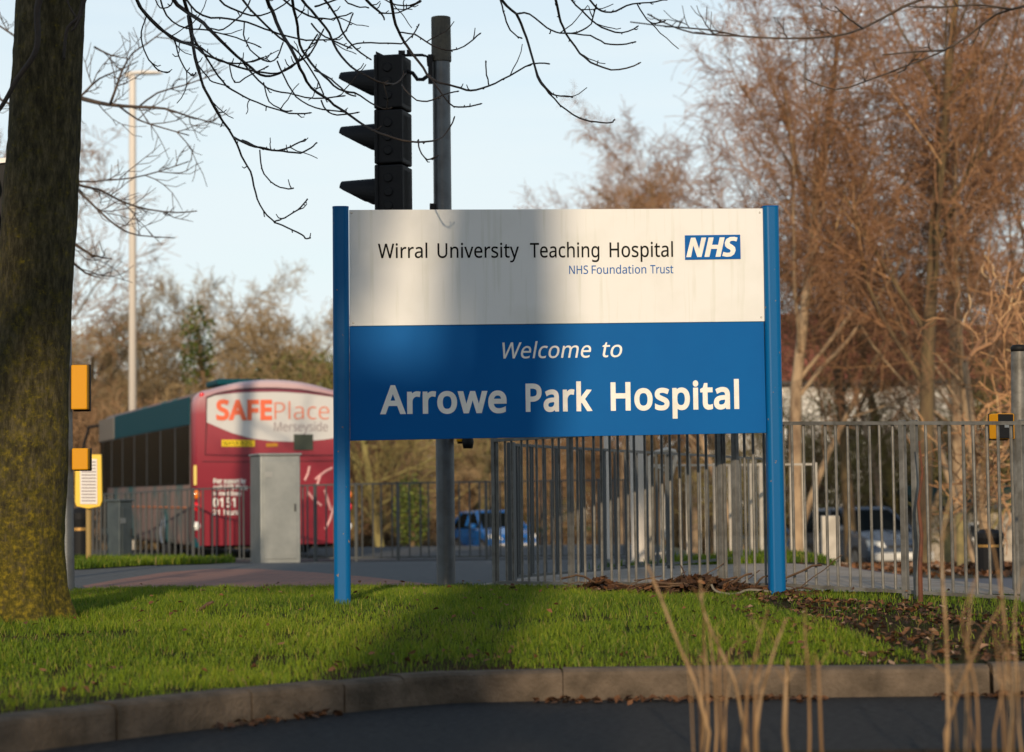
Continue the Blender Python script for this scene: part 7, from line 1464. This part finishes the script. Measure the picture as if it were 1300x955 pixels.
reed('forked dry stem right of the tall thick leaning one', [(8, [(889, 735), (892, 770), (905, 805), (922, 842), (934, 870), (945, 930)]), (5, [(880, 747), (890, 762), (894, 778)])], 7.3, seed=2)
reed('clump of short dry stalks at the kerb below the near railing', [(7, [(899, 790), (904, 830), (908, 868), (910, 930)]), (6, [(893, 808), (897, 845), (899, 930)]), (6, [(912, 806), (913, 850), (916, 930)]), (5, [(886, 835), (890, 862), (894, 930)]), (5, [(921, 842), (921, 930)])], 7.2, seed=3)
reed('slanting dry stem below the right sign post', [(7, [(975, 775), (966, 805), (956, 845), (950, 870), (945, 930)])], 7.1, seed=4)
reed('thicker dry stem slanting right below the leaf litter', [(9, [(998, 786), (985, 820), (973, 860), (966, 885), (960, 930)])], 7.0, seed=5)
reed('broad dry stump of reed at the kerb', [(13, [(1000, 838), (998, 870), (996, 930)]), (8, [(967, 842), (960, 870), (958, 930)])], 6.9, seed=6)
reed('upright dry stem with a small hook beside the leaf litter', [(7, [(1022, 772), (1022, 810), (1026, 850), (1028, 930)]), (8, [(1034, 830), (1039, 850), (1042, 930)])], 7.0, seed=7)
reed('tall straight golden reed right of the leaf litter', [(8, [(1212, 615), (1202, 650), (1196, 690), (1197, 740), (1201, 800), (1203, 868), (1204, 930)])], 6.8, seed=8)
reed('leaning golden reed crossing the near railing', [(8, [(1252, 560), (1246, 640), (1262, 700), (1272, 760), (1278, 820), (1283, 868), (1286, 930)]), (5, [(1240, 735), (1232, 770), (1228, 820), (1226, 930)])], 6.9, seed=9)
reed('criss-crossed dry stems at the right edge', [(7, [(1270, 770), (1246, 810), (1222, 866), (1200, 930)]), (6, [(1240, 730), (1226, 770), (1222, 800), (1238, 868), (1242, 930)]), (5, [(1300, 720), (1288, 780), (1292, 868), (1294, 930)]), (6, [(1262, 800), (1270, 868), (1274, 930)]), (5, [(1290, 800), (1280, 840), (1262, 930)])], 6.7, seed=10)
reed('short broken reed in front of the soil patch', [(6, [(1186, 800), (1180, 822), (1180, 838), (1196, 850), (1208, 868), (1214, 930)])], 7.1, seed=11)
def fine_reeds(r, n=60):
    b = MB(); rn = random.Random(r)
    for i in range(n):
        px = rn.choice([rn.uniform(1215, 1320), rn.uniform(880, 930), rn.uniform(940, 1060)]) if i % 3 else rn.uniform(1225, 1320); h = rn.uniform(20, 90) if px < 1200 else rn.uniform(40, 130)
        y = rn.uniform(6.6, 7.3); q = at(px, 940, y); q.z = .18; T_ = at(px + rn.uniform(-30, 30), 868 - h + 10, y); M_ = q.lerp(T_, .55) + Vector((rn.uniform(-.02, .02), 0, 0))
        b.tube([q, M_, T_], [.0022, .0018, .0009], 4, tint=rn.random())
    return b
o = fine_reeds(4, 14).build('dry_grass', M_reed); tag(o, 'fine dry grass among the reeds at the near roadside', 'grass', kind='stuff')

# ================================================================== heap of leaves and stems under the near railing
M_stem = mat('dead_stems', (.07, .035, .018), .85, col2=(.13, .08, .045), scale=12, amt=.5)
rn = random.Random(9); b = MB()
for i in range(210):
    px = rn.gauss(880, 62) if i % 4 else rn.uniform(725, 985); y = interp([(720, 16.0), (900, 15.1), (985, 14.75)], px) + rn.gauss(0, .12)
    q = Vector((xat(px, y), y, g(xat(px, y), y) + rn.uniform(0, .07))); d = Vector((rn.gauss(0, 1), rn.gauss(0, .4), rn.uniform(0, .22))).normalized(); P_ = [q]; L_ = rn.uniform(.12, .4)
    for k in range(6): d = (d + Vector((0, 0, -.16)) + rnd_perp(rn, d) * .25).normalized(); q = q + d * L_ / 6; q.z = max(q.z, g(q.x, q.y) + .004); P_.append(q)
    b.tube(P_, rn.choice([.003, .004, .007]), 4)
o = b.build('dead_stems', M_stem); tag(o, 'tangle of dead brown stems heaped under the near railing', 'stems', kind='stuff')
r_ = np.random.default_rng(4)
px_ = np.concatenate([r_.normal(880, 58, 1500), r_.uniform(735, 990, 700), r_.normal(757, 14, 260)]); yy = np.interp(px_, [700, 900, 1000], [16.0, 15.05, 14.65]) + r_.normal(0, .11, len(px_))
xx = (px_ - 650 + .0115 * 195) / FPX * yy
hh = .10 * np.exp(-((px_ - 880) / 60) ** 2) + .07 * np.exp(-((px_ - 757) / 18) ** 2)
o = leaves('leaf_heap', (xx, yy), .06, M_leafd, 11, 0, .9, lambda r, N: r.random(N) ** 2.2 * .8, zs=gv(xx, yy) + .005 + r_.random(len(xx)) * hh)
tag(o, 'low heap of dark fallen leaves along the foot of the near railing', 'leaves', kind='stuff')
b = MB(); b.tube([at(px, py, 14.6) for px, py in smooth_path([(903, 742), (908, 750), (922, 754), (936, 754), (950, 749), (975, 751), (990, 754)])], .008, 6); o = b.build('loose_cable', mat('grey_cable', (.16, .14, .11), .7)); tag(o, 'loose grey cable lying on the leaves left of the right sign post', 'cable')
b = MB(); b.tube([at(248, 779, 13.7), at(256, 773, 13.7), at(264, 767, 13.7), at(271, 764, 13.7)], [.008, .011, .012, .008], 7); o = b.build('fallen_twig', M_stem); tag(o, 'short fallen twig on the grass between the mossy trunk and the sign', 'twig')
b = MB(); b.tube([at(1169, 768, 13.9), at(1168, 720, 13.9), at(1170, 680, 13.95), at(1166, 640, 14.), at(1171, 600, 14.), at(1167, 560, 14.)], [.015, .014, .012, .010, .008, .005], 7)
o = b.build('sapling', mat('rusty_sapling_bark', (.14, .045, .02), .85, col2=(.08, .03, .018), scale=12, amt=.5)); tag(o, 'thin rusty sapling stem growing by the post of the near railing', 'sapling')
